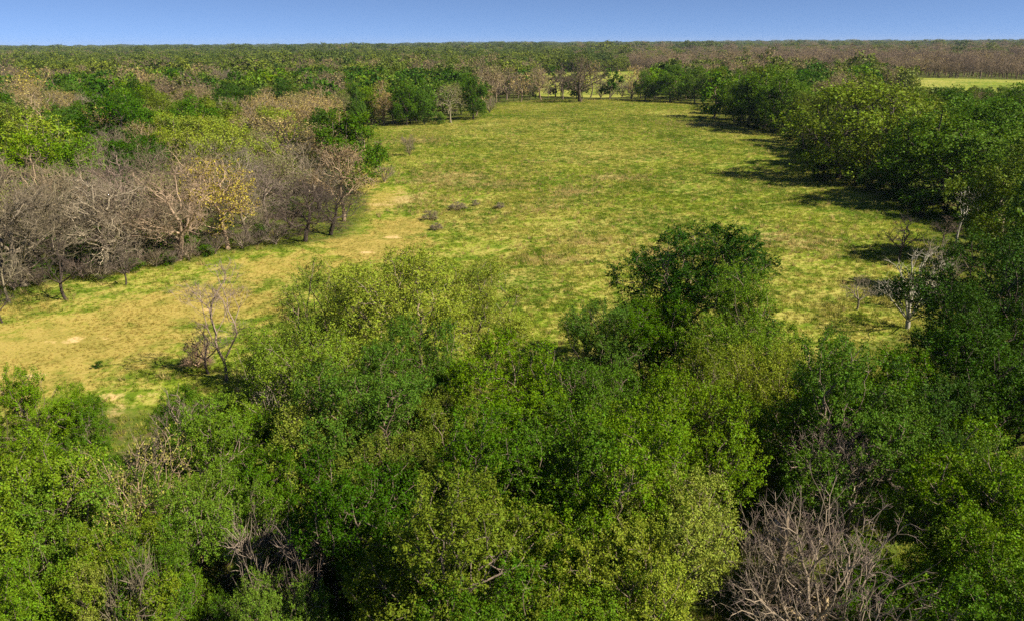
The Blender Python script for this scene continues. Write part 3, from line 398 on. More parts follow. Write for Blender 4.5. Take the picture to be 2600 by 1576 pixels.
('leafy_tree','near_full_a',26.0,36.8,12.5,1.03,5.36,(0.044,0.092,0.007),(0.062,0.048,0.038),'very dark towering tree at the picture edge','tree',None),
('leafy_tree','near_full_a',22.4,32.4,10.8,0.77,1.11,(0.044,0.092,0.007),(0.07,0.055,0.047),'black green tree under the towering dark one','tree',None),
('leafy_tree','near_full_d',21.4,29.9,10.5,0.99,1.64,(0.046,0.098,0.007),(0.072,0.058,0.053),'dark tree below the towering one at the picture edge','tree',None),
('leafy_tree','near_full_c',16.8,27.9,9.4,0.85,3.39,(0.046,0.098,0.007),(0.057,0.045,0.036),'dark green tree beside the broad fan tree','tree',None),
('leafy_tree','near_full_c',16.7,22.0,9.6,0.90,3.02,(0.122,0.2,0.014),(0.162,0.126,0.102),'sunny bright green tree at the lower corner','tree',None),
('leafy_tree','near_full_b',16.1,21.5,7.6,0.85,6.10,(0.122,0.2,0.014),(0.149,0.115,0.097),'bright leafy tree crowding the purple bare crowns','tree',None),
('leafy_tree','near_full_a',15.1,18.7,8.2,0.90,1.72,(0.122,0.2,0.014),(0.19,0.154,0.108),'sunlit green tree below the sunny corner one','tree',None),
('leafy_tree','near_full_a',13.1,16.4,8.2,0.85,4.59,(0.076,0.145,0.01),(0.159,0.13,0.094),'green tree at the bottom edge beside the big dead crown','tree',None),
('leafy_tree','near_full_d',6.6,26.7,9.6,0.85,0.69,(0.125,0.2,0.012),(0.154,0.125,0.09),'vivid green sunlit tree in front of the olive one','tree',None),
('leafy_tree','near_full_c',-2.7,28.5,7.8,0.85,5.29,(0.13,0.168,0.018),(0.167,0.133,0.097),'olive green tree below the deep green one','tree',None),
('leafy_tree','near_full_c',-4.6,24.0,8.2,0.90,1.00,(0.13,0.168,0.018),(0.189,0.143,0.109),'olive crown rising over a black gap in the near canopy','tree',None),
('leafy_tree','near_full_b',-1.2,23.0,8.6,0.85,3.64,(0.076,0.145,0.01),(0.162,0.126,0.105),'green crown next to the olive crown','tree',None),
('leafy_tree','near_full_a',1.7,23.1,9.4,0.85,4.68,(0.076,0.145,0.01),(0.164,0.132,0.099),'dense green crown in the middle of the near canopy','tree',None),
('leafy_tree','near_full_a',3.9,21.9,9.7,0.85,5.73,(0.122,0.2,0.014),(0.176,0.138,0.101),'sunlit green crown behind the lime crown','tree',None),
('leafy_tree','near_full_d',5.1,20.9,9.1,0.77,5.55,(0.225,0.27,0.028),(0.186,0.143,0.111),'lime sunlit crown at the edge of the dark hollow','tree',None),
('leafy_tree','near_full_c',3.3,20.6,7.8,0.81,2.36,(0.122,0.2,0.014),(0.187,0.148,0.107),'lit green crown before the lime crown','tree',None),
('leafy_tree','near_full_c',1.3,20.9,7.6,0.85,1.89,(0.076,0.145,0.01),(0.179,0.144,0.098),'green crown with a broken pale stem showing','tree',None),
('leafy_tree','near_full_b',-1.8,18.3,8.9,0.90,3.58,(0.13,0.168,0.018),(0.154,0.121,0.099),'dark olive crown near the bottom middle','tree',None),
('leafy_tree','near_full_a',-3.8,21.5,7.1,0.81,2.09,(0.076,0.145,0.01),(0.192,0.154,0.118),'shaded green crown over the brush clearing','tree',None),
('leafy_tree','near_full_a',3.7,18.2,7.9,0.81,0.28,(0.225,0.27,0.028),(0.164,0.125,0.092),'lime crown near the bottom beside the big dead crown','tree',None),
('leafy_tree','near_full_d',2.5,18.1,7.3,0.85,3.71,(0.122,0.2,0.014),(0.156,0.124,0.096),'fresh green crown at the bottom middle','tree',None),
('leafy_tree','near_full_c',-0.1,16.2,8.4,0.85,2.63,(0.076,0.145,0.01),(0.148,0.115,0.082),'mid green crown at the bottom, with grey twigs','tree',None),
('leafy_tree','near_full_c',-2.1,17.9,6.5,0.85,4.79,(0.076,0.145,0.01),(0.146,0.111,0.087),'green crown at the bottom edge beside the brush clearing','tree',None),
('leafy_tree','near_full_b',-22.6,31.5,6.6,0.90,2.96,(0.122,0.2,0.014),(0.183,0.141,0.106),'green bushy tree at the sandy pasture edge near the picture side','tree',None),
('leafy_tree','near_full_a',-20.2,31.5,5.7,0.81,0.35,(0.076,0.145,0.01),(0.167,0.132,0.108),'low green tree at the sandy edge beside the bushy one','tree',None),
('leafy_tree','near_full_a',-16.2,32.6,5.9,0.68,5.53,(0.076,0.145,0.01),(0.174,0.137,0.096),'small green tree with bare stems at the sandy edge','tree',None),
('leafy_tree','near_full_d',-14.3,34.6,4.7,0.63,3.78,(0.122,0.2,0.014),(0.173,0.136,0.113),'young green tree under the thin grey forked tree','tree',None),
('leafy_tree','near_full_c',-17.2,23.4,8.8,0.95,3.23,(0.15,0.22,0.022),(0.155,0.124,0.096),'yellow green tree behind the bushy sandy edge tree, toward the viewer','tree',None),
('leafy_tree','near_full_c',-14.8,22.4,8.0,0.90,0.52,(0.122,0.2,0.014),(0.173,0.134,0.108),'bright green crown beside the bare budding stems','tree',None),
('leafy_tree','near_full_b',-12.3,26.6,7.3,0.90,4.21,(0.122,0.2,0.014),(0.167,0.129,0.103),'light green tree with thin grey stems poking out','tree',None),
('leafy_tree','near_full_a',-10.3,28.5,6.5,0.85,0.51,(0.076,0.145,0.01),(0.159,0.121,0.098),'green tree below the young one, beside the airy trees','tree',None),
('leafy_tree','near_full_a',-9.7,25.1,6.7,0.81,5.95,(0.076,0.145,0.01),(0.167,0.131,0.092),'shady green crown over the grassy clearing','tree',None),
('leafy_tree','near_full_d',-15.9,21.6,7.2,0.85,2.22,(0.122,0.2,0.014),(0.176,0.135,0.109),'sunlit crown in the lower corner, second from the picture edge','tree',None),
('leafy_tree','near_full_c',-13.0,20.2,7.2,0.81,4.32,(0.14,0.19,0.014),(0.169,0.133,0.104),'light green crown beside the twisted budding tree','tree',None),
('leafy_tree','near_full_c',-14.7,18.7,6.9,0.81,3.81,(0.122,0.2,0.014),(0.148,0.114,0.086),'bright crown at the bottom corner','tree',None),
('leafy_tree','near_full_b',-11.2,20.4,4.7,0.81,0.69,(0.12,0.2,0.012),(0.16,0.122,0.099),'vivid green small tree at the bottom by the grassy clearing','tree',None),
('leafy_tree','near_open_a',-12.1,20.4,6.8,0.63,2.24,(0.076,0.145,0.01),(0.18,0.143,0.102),'thin leaved green tree over the brush clearing','tree',None),
('leafy_tree','near_full_a',-5.6,21.4,8.9,0.81,3.85,(0.046,0.098,0.007),(0.148,0.118,0.088),'dark crown beside the shady one over the clearing','tree',None),
('leafy_tree','near_open_b',-13.1,18.6,6.0,0.72,5.43,(0.21,0.24,0.04),(0.15,0.118,0.081),'sparse lime tree with dead white branches at the bottom edge','tree',None),
('budding_tree','near_bud',-13.4,23.1,8.6,0.68,6.15,(0.27,0.25,0.05),(0.269,0.2,0.132),'yellow tan budding tree with many bare stems in the near corner','tree',None),
('budding_tree','near_bud',-13.3,23.1,6.5,0.63,4.58,(0.26,0.25,0.045),(0.159,0.124,0.102),'twisted budding tree with dark trunk in the near corner','tree',None),
('bare_tree','thin_fork',-19.0,45.3,8.6,1.10,0.30,None,(0.224,0.172,0.138),'thin grey forked bare tree at the sandy pasture edge','tree',None),
('bare_tree','bare_sm',-20.6,46.4,3.6,1.00,2.79,None,(0.063,0.048,0.044),'dark crooked small tree at the foot of the thin forked one','tree',None),
('shrub','brush',-21.7,47.4,2.0,1.00,1.56,None,(0.394,0.273,0.185),'bleached tan brush pile at the foot of the thin forked tree','brush',None),
('bare_tree','bare_sm',-14.4,28.9,6.6,0.90,1.59,None,(0.164,0.134,0.099),'grey bare stems standing in the small green trees at the sandy edge','tree',None),
('bare_tree','bare_sm',-13.3,35.8,5.0,0.80,4.25,None,(0.272,0.237,0.196),'leaning white stemmed sapling before the airy trees','tree',None),
('bare_tree','near_bare',12.9,25.0,7.6,0.85,2.69,None,(0.214,0.182,0.132),'grey twiggy bare tree over the dark hollow, upper of the two','tree',None),
('bare_tree','near_bare',8.5,20.2,7.4,0.80,6.08,None,(0.169,0.143,0.103),'purple brown bare tree beside the big dead crown','tree',None),
('dead_tree','dead_big',9.1,18.4,8.0,0.78,1.00,None,(0.212,0.171,0.126),'big pale dead tree with spreading limbs at the bottom edge','tree',None),
('dead_tree','dead_log',9.4,19.0,4.8,1.20,2.75,None,(0.32,0.247,0.142),'thick pale fallen trunk lying across the base of the big dead tree','fallen tree',None),
('dead_tree','snag',8.6,20.5,7.6,0.90,4.21,None,(0.264,0.204,0.142),'broken tan snag rising through the purple bare tree','tree',None,(0,0.1)),
('shrub','brush',-8.9,21.3,5.6,0.60,5.93,None,(0.238,0.193,0.152),'arched pile of pale dead brush over the grassy clearing','brush',None),
('shrub','brush',-7.0,20.6,6.0,0.50,5.67,None,(0.187,0.146,0.119),'grey dead brush in shade beside the arched pile','brush',None),
('shrub','brush',-11.9,19.2,6.0,0.40,2.06,None,(0.178,0.153,0.101),'purple grey brush beside the vivid small tree','brush',None),
('dead_tree','dead_fan',0.7,16.2,8.0,0.50,0.15,None,(0.231,0.189,0.156),'grey dead twigs poking out at the bottom middle','tree',None,(0.5,0.5)),
('dead_tree','dead_fan',-4.5,18.2,7.4,0.60,0.80,None,(0.274,0.225,0.193),'pale dead limbs among leaves near the bottom, next to the clearing','tree',None,(0.4,0.6)),
('dead_tree','dead_fan',-13.1,16.4,7.4,0.50,5.08,None,(0.453,0.405,0.37),'white dead branches at the bottom corner','tree',None,(-0.3,0.8)),
('leafy_tree','near_full_d',-11.0,22.4,7.7,0.77,2.15,(0.122,0.2,0.014),(0.183,0.146,0.112),'bright green crown over the grassy clearing, closest to the twisted budding tree','tree',None),
('leafy_tree','near_full_c',-12.0,29.4,6.7,0.77,0.43,(0.122,0.2,0.014),(0.19,0.148,0.118),'light green bushy crown just below the thin grey forked tree','tree',None),
('leafy_tree','near_open_a',-8.4,27.8,7.7,0.81,2.14,(0.225,0.27,0.028),(0.148,0.115,0.094),'yellow green loose crown between the airy trees and the brush clearing','tree',None),
('leafy_tree','near_full_d',-7.3,18.8,6.3,0.68,3.20,(0.122,0.2,0.014),(0.15,0.116,0.089),'small bright crown at the bottom, between the vivid small tree and the dark crowns','tree',None),
('leafy_tree','near_full_c',-9.0,19.7,5.0,0.54,0.19,(0.076,0.145,0.01),(0.181,0.147,0.116),'small green crown at the bottom edge beside the vivid small tree','tree',None),
('leafy_tree','near_full_c',11.0,18.2,6.2,0.81,4.58,(0.076,0.145,0.01),(0.162,0.128,0.089),'green bushy crown behind the big dead tree at the bottom edge','tree',None),
('leafy_tree','near_full_d',12.3,20.0,6.4,0.72,3.06,(0.076,0.145,0.01),(0.194,0.147,0.116),'mid green bushy crown between the big dead tree and the sunlit green one','tree',None),
('leafy_tree','far_full_b',117.6,301.8,13.4,1.08,4.14,(0.048,0.103,0.007),(0.17,0.135,0.105),'tall dark green tree, deep in the canopy beside the olive clump tree','tree','green trees of the mixed woodland'),
('budding_tree','bud_a',-45.1,150.2,12.6,1.12,3.97,(0.33,0.249,0.1),(0.19,0.16,0.115),'tall tan budding oak, nearest behind the wide yellow green tree','tree','budding oaks of the mixed woodland'),
('leafy_tree','mid_full_d',103.0,161.9,12.1,1.24,2.68,(0.11,0.187,0.012),(0.19,0.16,0.115),'broad bright green tree, deep in the canopy behind the feathery tree','tree','green trees of the mixed woodland'),
('leafy_tree','far_full_a',107.0,311.0,13.2,1.19,1.56,(0.111,0.146,0.017),(0.19,0.16,0.115),'broad olive green tree, deep in the canopy behind the olive clump tree','tree','green trees of the mixed woodland'),
('budding_tree','bud_a',-118.3,182.8,11.3,1.11,2.12,(0.319,0.233,0.095),(0.28,0.21,0.14),'round tan budding oak, deep in the canopy fourth behind the wide yellow green tree','tree','budding oaks of the mixed woodland'),
('bare_tree','far_bare_a',-62.9,242.3,12.4,1.12,1.35,None,(0.17,0.135,0.105),'tall bare brown tree, nearest behind the round golden oak','tree','bare trees of the mixed woodland'),
('leafy_tree','mid_full_c',66.0,157.6,12.8,1.10,2.09,(0.105,0.137,0.014),(0.065,0.052,0.045),'tall olive green tree, behind the feathery tree','tree','green trees of the mixed woodland'),
('leafy_tree','mid_full_a',74.7,201.9,11.0,1.22,5.11,(0.127,0.228,0.015),(0.17,0.135,0.105),'broad bright green tree, beside the slanting dark tree','tree','green trees of the mixed woodland'),
('budding_tree','far_bud_b',-121.8,300.7,12.5,1.15,4.43,(0.239,0.19,0.09),(0.28,0.21,0.14),'broad grey brown budding oak, deep in the canopy second behind the round golden oak','tree','budding oaks of the mixed woodland'),
('budding_tree','far_bud_b',28.3,305.4,9.8,0.97,6.23,(0.308,0.242,0.091),(0.17,0.135,0.105),'slim tan budding oak, nearest behind the great oak','tree','budding oaks of the mixed woodland'),
('bare_tree','far_bare_b',-112.0,315.0,12.6,1.24,1.53,None,(0.19,0.16,0.115),'broad bare brown tree, deep in the canopy behind the round golden oak','tree','bare trees of the mixed woodland'),
('leafy_tree','mid_open_a',-58.9,131.8,10.5,1.01,1.20,(0.208,0.275,0.026),(0.19,0.16,0.115),'round yellow green tree, behind the wide yellow green tree','tree','green trees of the mixed woodland'),
('budding_tree','bud_b',86.9,203.5,12.3,0.93,1.78,(0.195,0.154,0.091),(0.28,0.21,0.14),'slim grey brown budding oak, beside the slanting dark tree','tree','budding oaks of the mixed woodland'),
('leafy_tree','far_full_b',4.9,319.5,11.9,1.12,2.44,(0.049,0.112,0.008),(0.17,0.135,0.105),'tall dark green tree, second behind the great oak','tree','green trees of the mixed woodland'),
('bare_tree','far_bare_b',-107.0,298.9,13.2,1.05,0.56,None,(0.19,0.16,0.115),'tall bare brown tree, deep in the canopy second behind the round golden oak','tree','bare trees of the mixed woodland'),
('budding_tree','bud_a',-58.7,168.3,11.0,1.22,3.68,(0.21,0.178,0.092),(0.19,0.16,0.115),'broad grey brown budding oak, second behind the wide yellow green tree','tree','budding oaks of the mixed woodland'),
('leafy_tree','mid_full_b',-56.4,152.2,10.9,1.04,1.92,(0.128,0.175,0.017),(0.19,0.16,0.115),'round olive green tree, behind the wide yellow green tree','tree','green trees of the mixed woodland'),
('leafy_tree','far_full_a',135.8,303.2,13.1,1.23,2.54,(0.129,0.209,0.014),(0.065,0.052,0.045),'broad bright green tree, deep in the canopy beside the olive clump tree','tree','green trees of the mixed woodland'),
('leafy_tree','far_full_c',-42.4,300.0,11.2,1.14,1.91,(0.083,0.173,0.011),(0.17,0.135,0.105),'round mid green tree, deep in the canopy beside the great oak','tree','green trees of the mixed woodland'),
('leafy_tree','far_full_a',-39.3,222.3,13.4,1.04,0.36,(0.04,0.092,0.006),(0.065,0.052,0.045),'tall dark green tree, nearest behind the round golden oak','tree','green trees of the mixed woodland'),
('budding_tree','far_bud_a',-109.9,254.9,10.5,1.03,3.07,(0.159,0.133,0.072),(0.19,0.16,0.115),'round grey brown budding oak, deep in the canopy fourth beside the round golden oak','tree','budding oaks of the mixed woodland'),
('budding_tree','far_bud_a',-87.9,218.3,10.8,1.15,1.56,(0.232,0.178,0.099),(0.28,0.21,0.14),'broad grey brown budding oak, deep in the canopy nearest beside the round golden oak','tree','budding oaks of the mixed woodland'),
('leafy_tree','far_full_a',-103.5,308.2,11.7,1.11,3.03,(0.142,0.202,0.02),(0.17,0.135,0.105),'round olive green tree, deep in the canopy behind the round golden oak','tree','green trees of the mixed woodland'),
('leafy_tree','mid_full_b',66.5,143.4,13.8,1.23,1.53,(0.106,0.135,0.016),(0.17,0.135,0.105),'broad olive green tree, second behind the feathery tree','tree','green trees of the mixed woodland'),
('leafy_tree','far_full_b',-34.7,273.6,13.2,1.25,4.07,(0.039,0.082,0.006),(0.17,0.135,0.105),'broad dark green tree, deep in the canopy behind the last dark wall tree','tree','green trees of the mixed woodland'),
('leafy_tree','mid_full_a',73.6,177.1,12.2,1.16,5.06,(0.125,0.174,0.018),(0.065,0.052,0.045),'broad olive green tree, before the red trunk tree','tree','green trees of the mixed woodland'),
('bare_tree','far_bare_a',-121.2,321.0,12.9,1.05,2.91,None,(0.28,0.21,0.14),'tall bare brown tree, deep in the canopy third behind the round golden oak','tree','bare trees of the mixed woodland'),
('budding_tree','far_bud_a',-155.0,320.5,12.7,1.22,5.99,(0.367,0.278,0.118),(0.28,0.21,0.14),'broad tan budding oak, deep in the canopy behind the round golden oak','tree','budding oaks of the mixed woodland'),
('budding_tree','bud_a',-44.8,134.7,13.3,0.97,1.96,(0.265,0.202,0.091),(0.19,0.16,0.115),'slim tan budding oak, nearest behind the wide yellow green tree','tree','budding oaks of the mixed woodland'),
('leafy_tree','far_full_b',-115.1,217.9,13.5,1.11,2.91,(0.04,0.091,0.007),(0.17,0.135,0.105),'tall dark green tree, deep in the canopy nearest beside the round golden oak','tree','green trees of the mixed woodland'),
('leafy_tree','mid_full_c',98.6,211.9,12.2,1.04,6.07,(0.112,0.148,0.016),(0.17,0.135,0.105),'tall olive green tree, beside the slanting dark tree','tree','green trees of the mixed woodland'),
('leafy_tree','far_full_c',-146.8,268.8,13.2,1.02,4.47,(0.052,0.112,0.008),(0.17,0.135,0.105),'tall dark green tree, deep in the canopy fourth beside the round golden oak','tree','green trees of the mixed woodland'),
('leafy_tree','far_full_a',68.9,305.0,10.4,1.11,0.45,(0.118,0.191,0.015),(0.17,0.135,0.105),'low bright green tree, second behind the far spreading tree','tree','green trees of the mixed woodland'),
('leafy_tree','far_full_a',-191.3,298.6,11.2,1.08,3.54,(0.085,0.155,0.011),(0.065,0.052,0.045),'round mid green tree, deep in the canopy second beside the round golden oak','tree','green trees of the mixed woodland'),
('budding_tree','bud_a',-50.9,168.7,10.2,0.99,2.02,(0.29,0.234,0.088),(0.28,0.21,0.14),'slim tan budding oak, second behind the wide yellow green tree','tree','budding oaks of the mixed woodland'),
('leafy_tree','far_full_b',58.1,310.2,12.2,0.95,3.52,(0.134,0.238,0.016),(0.065,0.052,0.045),'slim bright green tree, behind the tip tree','tree','green trees of the mixed woodland'),
('budding_tree','bud_c',-129.4,211.9,11.8,1.15,0.42,(0.282,0.23,0.094),(0.28,0.21,0.14),'broad tan budding oak, deep in the canopy nearest beside the round golden oak','tree','budding oaks of the mixed woodland'),
('budding_tree','far_bud_a',-136.1,258.7,11.6,1.05,2.61,(0.299,0.252,0.096),(0.19,0.16,0.115),'round tan budding oak, deep in the canopy fourth beside the round golden oak','tree','budding oaks of the mixed woodland'),
('leafy_tree','far_full_a',103.8,275.6,12.2,1.16,1.66,(0.049,0.11,0.008),(0.19,0.16,0.115),'broad dark green tree, nearest beside the olive clump tree','tree','green trees of the mixed woodland'),
('leafy_tree','mid_full_b',84.3,162.3,11.9,0.96,1.30,(0.129,0.187,0.019),(0.17,0.135,0.105),'slim olive green tree, deep in the canopy second behind the feathery tree','tree','green trees of the mixed woodland'),
('budding_tree','far_bud_b',-67.9,280.2,11.8,0.98,3.48,(0.175,0.133,0.07),(0.17,0.135,0.105),'slim grey brown budding oak, deep in the canopy fourth behind the round golden oak','tree','budding oaks of the mixed woodland'),
('leafy_tree','far_full_a',-24.3,289.7,13.3,1.15,0.90,(0.041,0.083,0.007),(0.19,0.16,0.115),'broad dark green tree, deep in the canopy nearest beside the great oak','tree','green trees of the mixed woodland'),
('leafy_tree','far_full_a',-30.0,240.5,11.3,0.93,5.58,(0.049,0.096,0.008),(0.065,0.052,0.045),'slim dark green tree, second behind the last dark wall tree','tree','green trees of the mixed woodland'),
('leafy_tree','far_full_c',-85.1,268.1,12.6,1.25,4.20,(0.117,0.175,0.012),(0.065,0.052,0.045),'broad bright green tree, deep in the canopy third behind the round golden oak','tree','green trees of the mixed woodland'),
('budding_tree','bud_b',-108.0,187.6,12.3,1.01,5.58,(0.279,0.209,0.089),(0.19,0.16,0.115),'tall tan budding oak, deep in the canopy fifth behind the wide yellow green tree','tree','budding oaks of the mixed woodland'),
('leafy_tree','mid_full_c',-96.2,198.7,13.2,1.24,2.05,(0.105,0.168,0.012),(0.17,0.135,0.105),'broad bright green tree, deep in the canopy behind the wide yellow green tree','tree','green trees of the mixed woodland'),
('leafy_tree','far_full_b',-135.0,318.7,13.3,1.06,6.16,(0.042,0.082,0.006),(0.065,0.052,0.045),'tall dark green tree, deep in the canopy sixth behind the round golden oak','tree','green trees of the mixed woodland'),
('leafy_tree','far_full_b',18.5,321.5,13.2,1.04,4.17,(0.039,0.082,0.005),(0.17,0.135,0.105),'tall dark green tree, nearest behind the great oak','tree','green trees of the mixed woodland'),
('leafy_tree','far_full_a',-86.5,233.0,11.5,0.97,4.59,(0.076,0.142,0.01),(0.19,0.16,0.115),'slim mid green tree, deep in the canopy nearest beside the round golden oak','tree','green trees of the mixed woodland'),
('leafy_tree','mid_full_d',-80.2,206.2,10.3,1.11,2.27,(0.08,0.149,0.01),(0.065,0.052,0.045),'low mid green tree, deep in the canopy third behind the wide yellow green tree','tree','green trees of the mixed woodland'),
('leafy_tree','far_full_a',-127.0,275.6,9.9,1.20,0.91,(0.052,0.11,0.007),(0.19,0.16,0.115),'broad dark green tree, deep in the canopy fourth beside the round golden oak','tree','green trees of the mixed woodland'),
('leafy_tree','mid_full_c',92.4,153.0,12.6,1.21,4.23,(0.075,0.154,0.01),(0.19,0.16,0.115),'broad mid green tree, deep in the canopy third beside the feathery tree','tree','green trees of the mixed woodland'),
('budding_tree','bud_a',-67.5,130.8,11.6,1.12,5.01,(0.289,0.211,0.081),(0.17,0.135,0.105),'round tan budding oak, beside the wide yellow green tree','tree','budding oaks of the mixed woodland'),
('budding_tree','far_bud_b',-137.1,269.0,11.1,0.96,5.46,(0.232,0.173,0.093),(0.19,0.16,0.115),'slim grey brown budding oak, deep in the canopy fourth beside the round golden oak','tree','budding oaks of the mixed woodland'),
('leafy_tree','far_full_c',-17.3,265.9,12.5,1.09,3.90,(0.046,0.094,0.007),(0.19,0.16,0.115),'tall dark green tree, second behind the last dark wall tree','tree','green trees of the mixed woodland'),
('leafy_tree','far_full_b',-19.8,223.3,11.6,1.17,0.93,(0.111,0.184,0.013),(0.17,0.135,0.105),'broad bright green tree, beside the last dark wall tree','tree','green trees of the mixed woodland'),
('leafy_tree','far_full_a',-38.3,313.1,13.2,1.17,1.72,(0.056,0.121,0.008),(0.065,0.052,0.045),'broad dark green tree, deep in the canopy second beside the great oak','tree','green trees of the mixed woodland'),
('leafy_tree','mid_full_b',76.6,139.0,11.7,1.05,4.32,(0.134,0.161,0.017),(0.19,0.16,0.115),'round olive green tree, beside the feathery tree','tree','green trees of the mixed woodland'),
('leafy_tree','far_full_c',-101.2,316.7,12.3,1.21,0.73,(0.113,0.197,0.013),(0.17,0.135,0.105),'broad bright green tree, deep in the canopy sixth behind the round golden oak','tree','green trees of the mixed woodland'),
('leafy_tree','mid_full_c',-114.7,174.8,12.5,1.15,1.18,(0.044,0.097,0.007),(0.19,0.16,0.115),'broad dark green tree, deep in the canopy beside the wide yellow green tree','tree','green trees of the mixed woodland'),
('leafy_tree','mid_full_b',-77.8,185.7,11.4,0.98,2.68,(0.124,0.158,0.018),(0.17,0.135,0.105),'slim olive green tree, deep in the canopy second behind the wide yellow green tree','tree','green trees of the mixed woodland'),
('leafy_tree','far_full_c',-22.8,233.2,11.2,1.00,4.44,(0.052,0.099,0.007),(0.17,0.135,0.105),'slim dark green tree, nearest behind the last dark wall tree','tree','green trees of the mixed woodland'),
('budding_tree','far_bud_b',-131.8,224.8,11.5,1.04,0.79,(0.355,0.268,0.107),(0.19,0.16,0.115),'round tan budding oak, deep in the canopy nearest beside the round golden oak','tree','budding oaks of the mixed woodland'),
('leafy_tree','far_full_a',-70.7,255.3,12.6,1.15,0.01,(0.13,0.175,0.018),(0.17,0.135,0.105),'broad olive green tree, deep in the canopy behind the round golden oak','tree','green trees of the mixed woodland'),
('leafy_tree','far_full_a',-88.5,279.6,13.3,0.94,1.01,(0.112,0.18,0.013),(0.065,0.052,0.045),'slim bright green tree, deep in the canopy second behind the round golden oak','tree','green trees of the mixed woodland'),
('leafy_tree','mid_full_c',-82.5,163.3,12.7,1.08,3.78,(0.051,0.109,0.007),(0.065,0.052,0.045),'tall dark green tree, deep in the canopy nearest behind the wide yellow green tree','tree','green trees of the mixed woodland'),
('budding_tree','bud_b',111.2,181.6,11.0,0.99,5.03,(0.183,0.142,0.081),(0.17,0.135,0.105),'slim grey brown budding oak, deep in the canopy behind the feathery tree','tree','budding oaks of the mixed woodland'),
('budding_tree','far_bud_b',32.5,316.4,13.4,1.04,3.41,(0.335,0.256,0.102),(0.19,0.16,0.115),'tall tan budding oak, behind the great oak','tree','budding oaks of the mixed woodland'),
('leafy_tree','far_full_a',-95.1,293.9,12.0,1.14,0.15,(0.117,0.183,0.013),(0.19,0.16,0.115),'broad bright green tree, deep in the canopy fifth behind the round golden oak','tree','green trees of the mixed woodland'),
('leafy_tree','far_full_b',-140.7,313.0,11.7,1.16,2.89,(0.09,0.157,0.011),(0.19,0.16,0.115),'broad mid green tree, deep in the canopy behind the round golden oak','tree','green trees of the mixed woodland'),
('budding_tree','far_bud_a',-1.7,307.7,12.6,1.23,3.81,(0.236,0.185,0.095),(0.17,0.135,0.105),'broad grey brown budding oak, beside the great oak','tree','budding oaks of the mixed woodland'),
('budding_tree','far_bud_b',-208.4,324.9,12.2,1.17,2.24,(0.338,0.255,0.096),(0.17,0.135,0.105),'broad tan budding oak, deep in the canopy third beside the round golden oak','tree','budding oaks of the mixed woodland'),
('leafy_tree','far_full_c',72.6,295.2,13.0,1.15,1.76,(0.113,0.164,0.017),(0.19,0.16,0.115),'broad olive green tree, beside the far spreading tree','tree','green trees of the mixed woodland'),
('leafy_tree','far_full_a',-130.0,252.2,12.5,1.19,2.61,(0.111,0.176,0.012),(0.19,0.16,0.115),'broad bright green tree, deep in the canopy beside the round golden oak','tree','green trees of the mixed woodland'),
('dead_tree','dead_fan',-111.1,207.7,9.9,0.78,6.25,None,(0.27,0.23,0.185),'slim dead white tree, deep in the canopy behind the wide yellow green tree','tree','dead trees in the mixed woodland'),
('leafy_tree','far_full_a',-70.8,316.3,11.4,1.16,5.10,(0.08,0.156,0.01),(0.19,0.16,0.115),'broad mid green tree, deep in the canopy beside the great oak','tree','green trees of the mixed woodland'),
('leafy_tree','mid_full_c',72.7,119.7,12.6,1.24,2.82,(0.092,0.166,0.012),(0.065,0.052,0.045),'broad mid green tree, nearest beside the feathery tree','tree','green trees of the mixed woodland'),
('budding_tree','far_bud_a',78.9,318.2,12.3,1.00,4.27,(0.206,0.162,0.093),(0.17,0.135,0.105),'slim grey brown budding oak, behind the far spreading tree','tree','budding oaks of the mixed woodland'),
('budding_tree','far_bud_b',-115.1,273.1,11.8,1.00,2.24,(0.227,0.195,0.098),(0.17,0.135,0.105),'tall grey brown budding oak, deep in the canopy beside the round golden oak','tree','budding oaks of the mixed woodland'),
('leafy_tree','mid_full_b',-139.1,212.0,11.2,1.21,3.02,(0.083,0.146,0.01),(0.19,0.16,0.115),'broad mid green tree, deep in the canopy third beside the round golden oak','tree','green trees of the mixed woodland'),
('budding_tree','far_bud_a',-54.5,240.7,13.1,0.94,1.95,(0.231,0.177,0.091),(0.19,0.16,0.115),'slim grey brown budding oak, nearest behind the round golden oak','tree','budding oaks of the mixed woodland'),
('leafy_tree','far_full_a',-19.6,251.4,13.2,1.10,5.99,(0.04,0.087,0.006),(0.19,0.16,0.115),'tall dark green tree, nearest behind the last dark wall tree','tree','green trees of the mixed woodland'),
('leafy_tree','far_full_b',-63.1,311.3,13.4,1.14,3.97,(0.046,0.099,0.007),(0.065,0.052,0.045),'broad dark green tree, deep in the canopy third beside the great oak','tree','green trees of the mixed woodland'),
('leafy_tree','far_full_b',72.7,217.3,14.2,1.03,2.09,(0.105,0.181,0.013),(0.065,0.052,0.045),'tall bright green tree, behind the dark bend tree','tree','green trees of the mixed woodland'),
('budding_tree','far_bud_a',-142.2,285.0,12.0,1.22,4.43,(0.18,0.152,0.076),(0.28,0.21,0.14),'broad grey brown budding oak, deep in the canopy fourth beside the round golden oak','tree','budding oaks of the mixed woodland'),
('leafy_tree','far_full_a',147.6,328.4,13.3,1.05,0.07,(0.071,0.136,0.01),(0.065,0.052,0.045),'tall mid green tree, deep in the canopy beside the olive clump tree','tree','green trees of the mixed woodland'),
('leafy_tree','mid_full_c',-73.1,104.2,12.5,1.00,2.34,(0.044,0.084,0.007),(0.19,0.16,0.115),'tall dark green tree, beside the dark tree behind the bare band','tree','green trees of the mixed woodland'),
('budding_tree','bud_a',-46.0,163.6,12.1,1.02,2.68,(0.346,0.295,0.115),(0.17,0.135,0.105),'tall tan budding oak, third behind the wide yellow green tree','tree','budding oaks of the mixed woodland'),
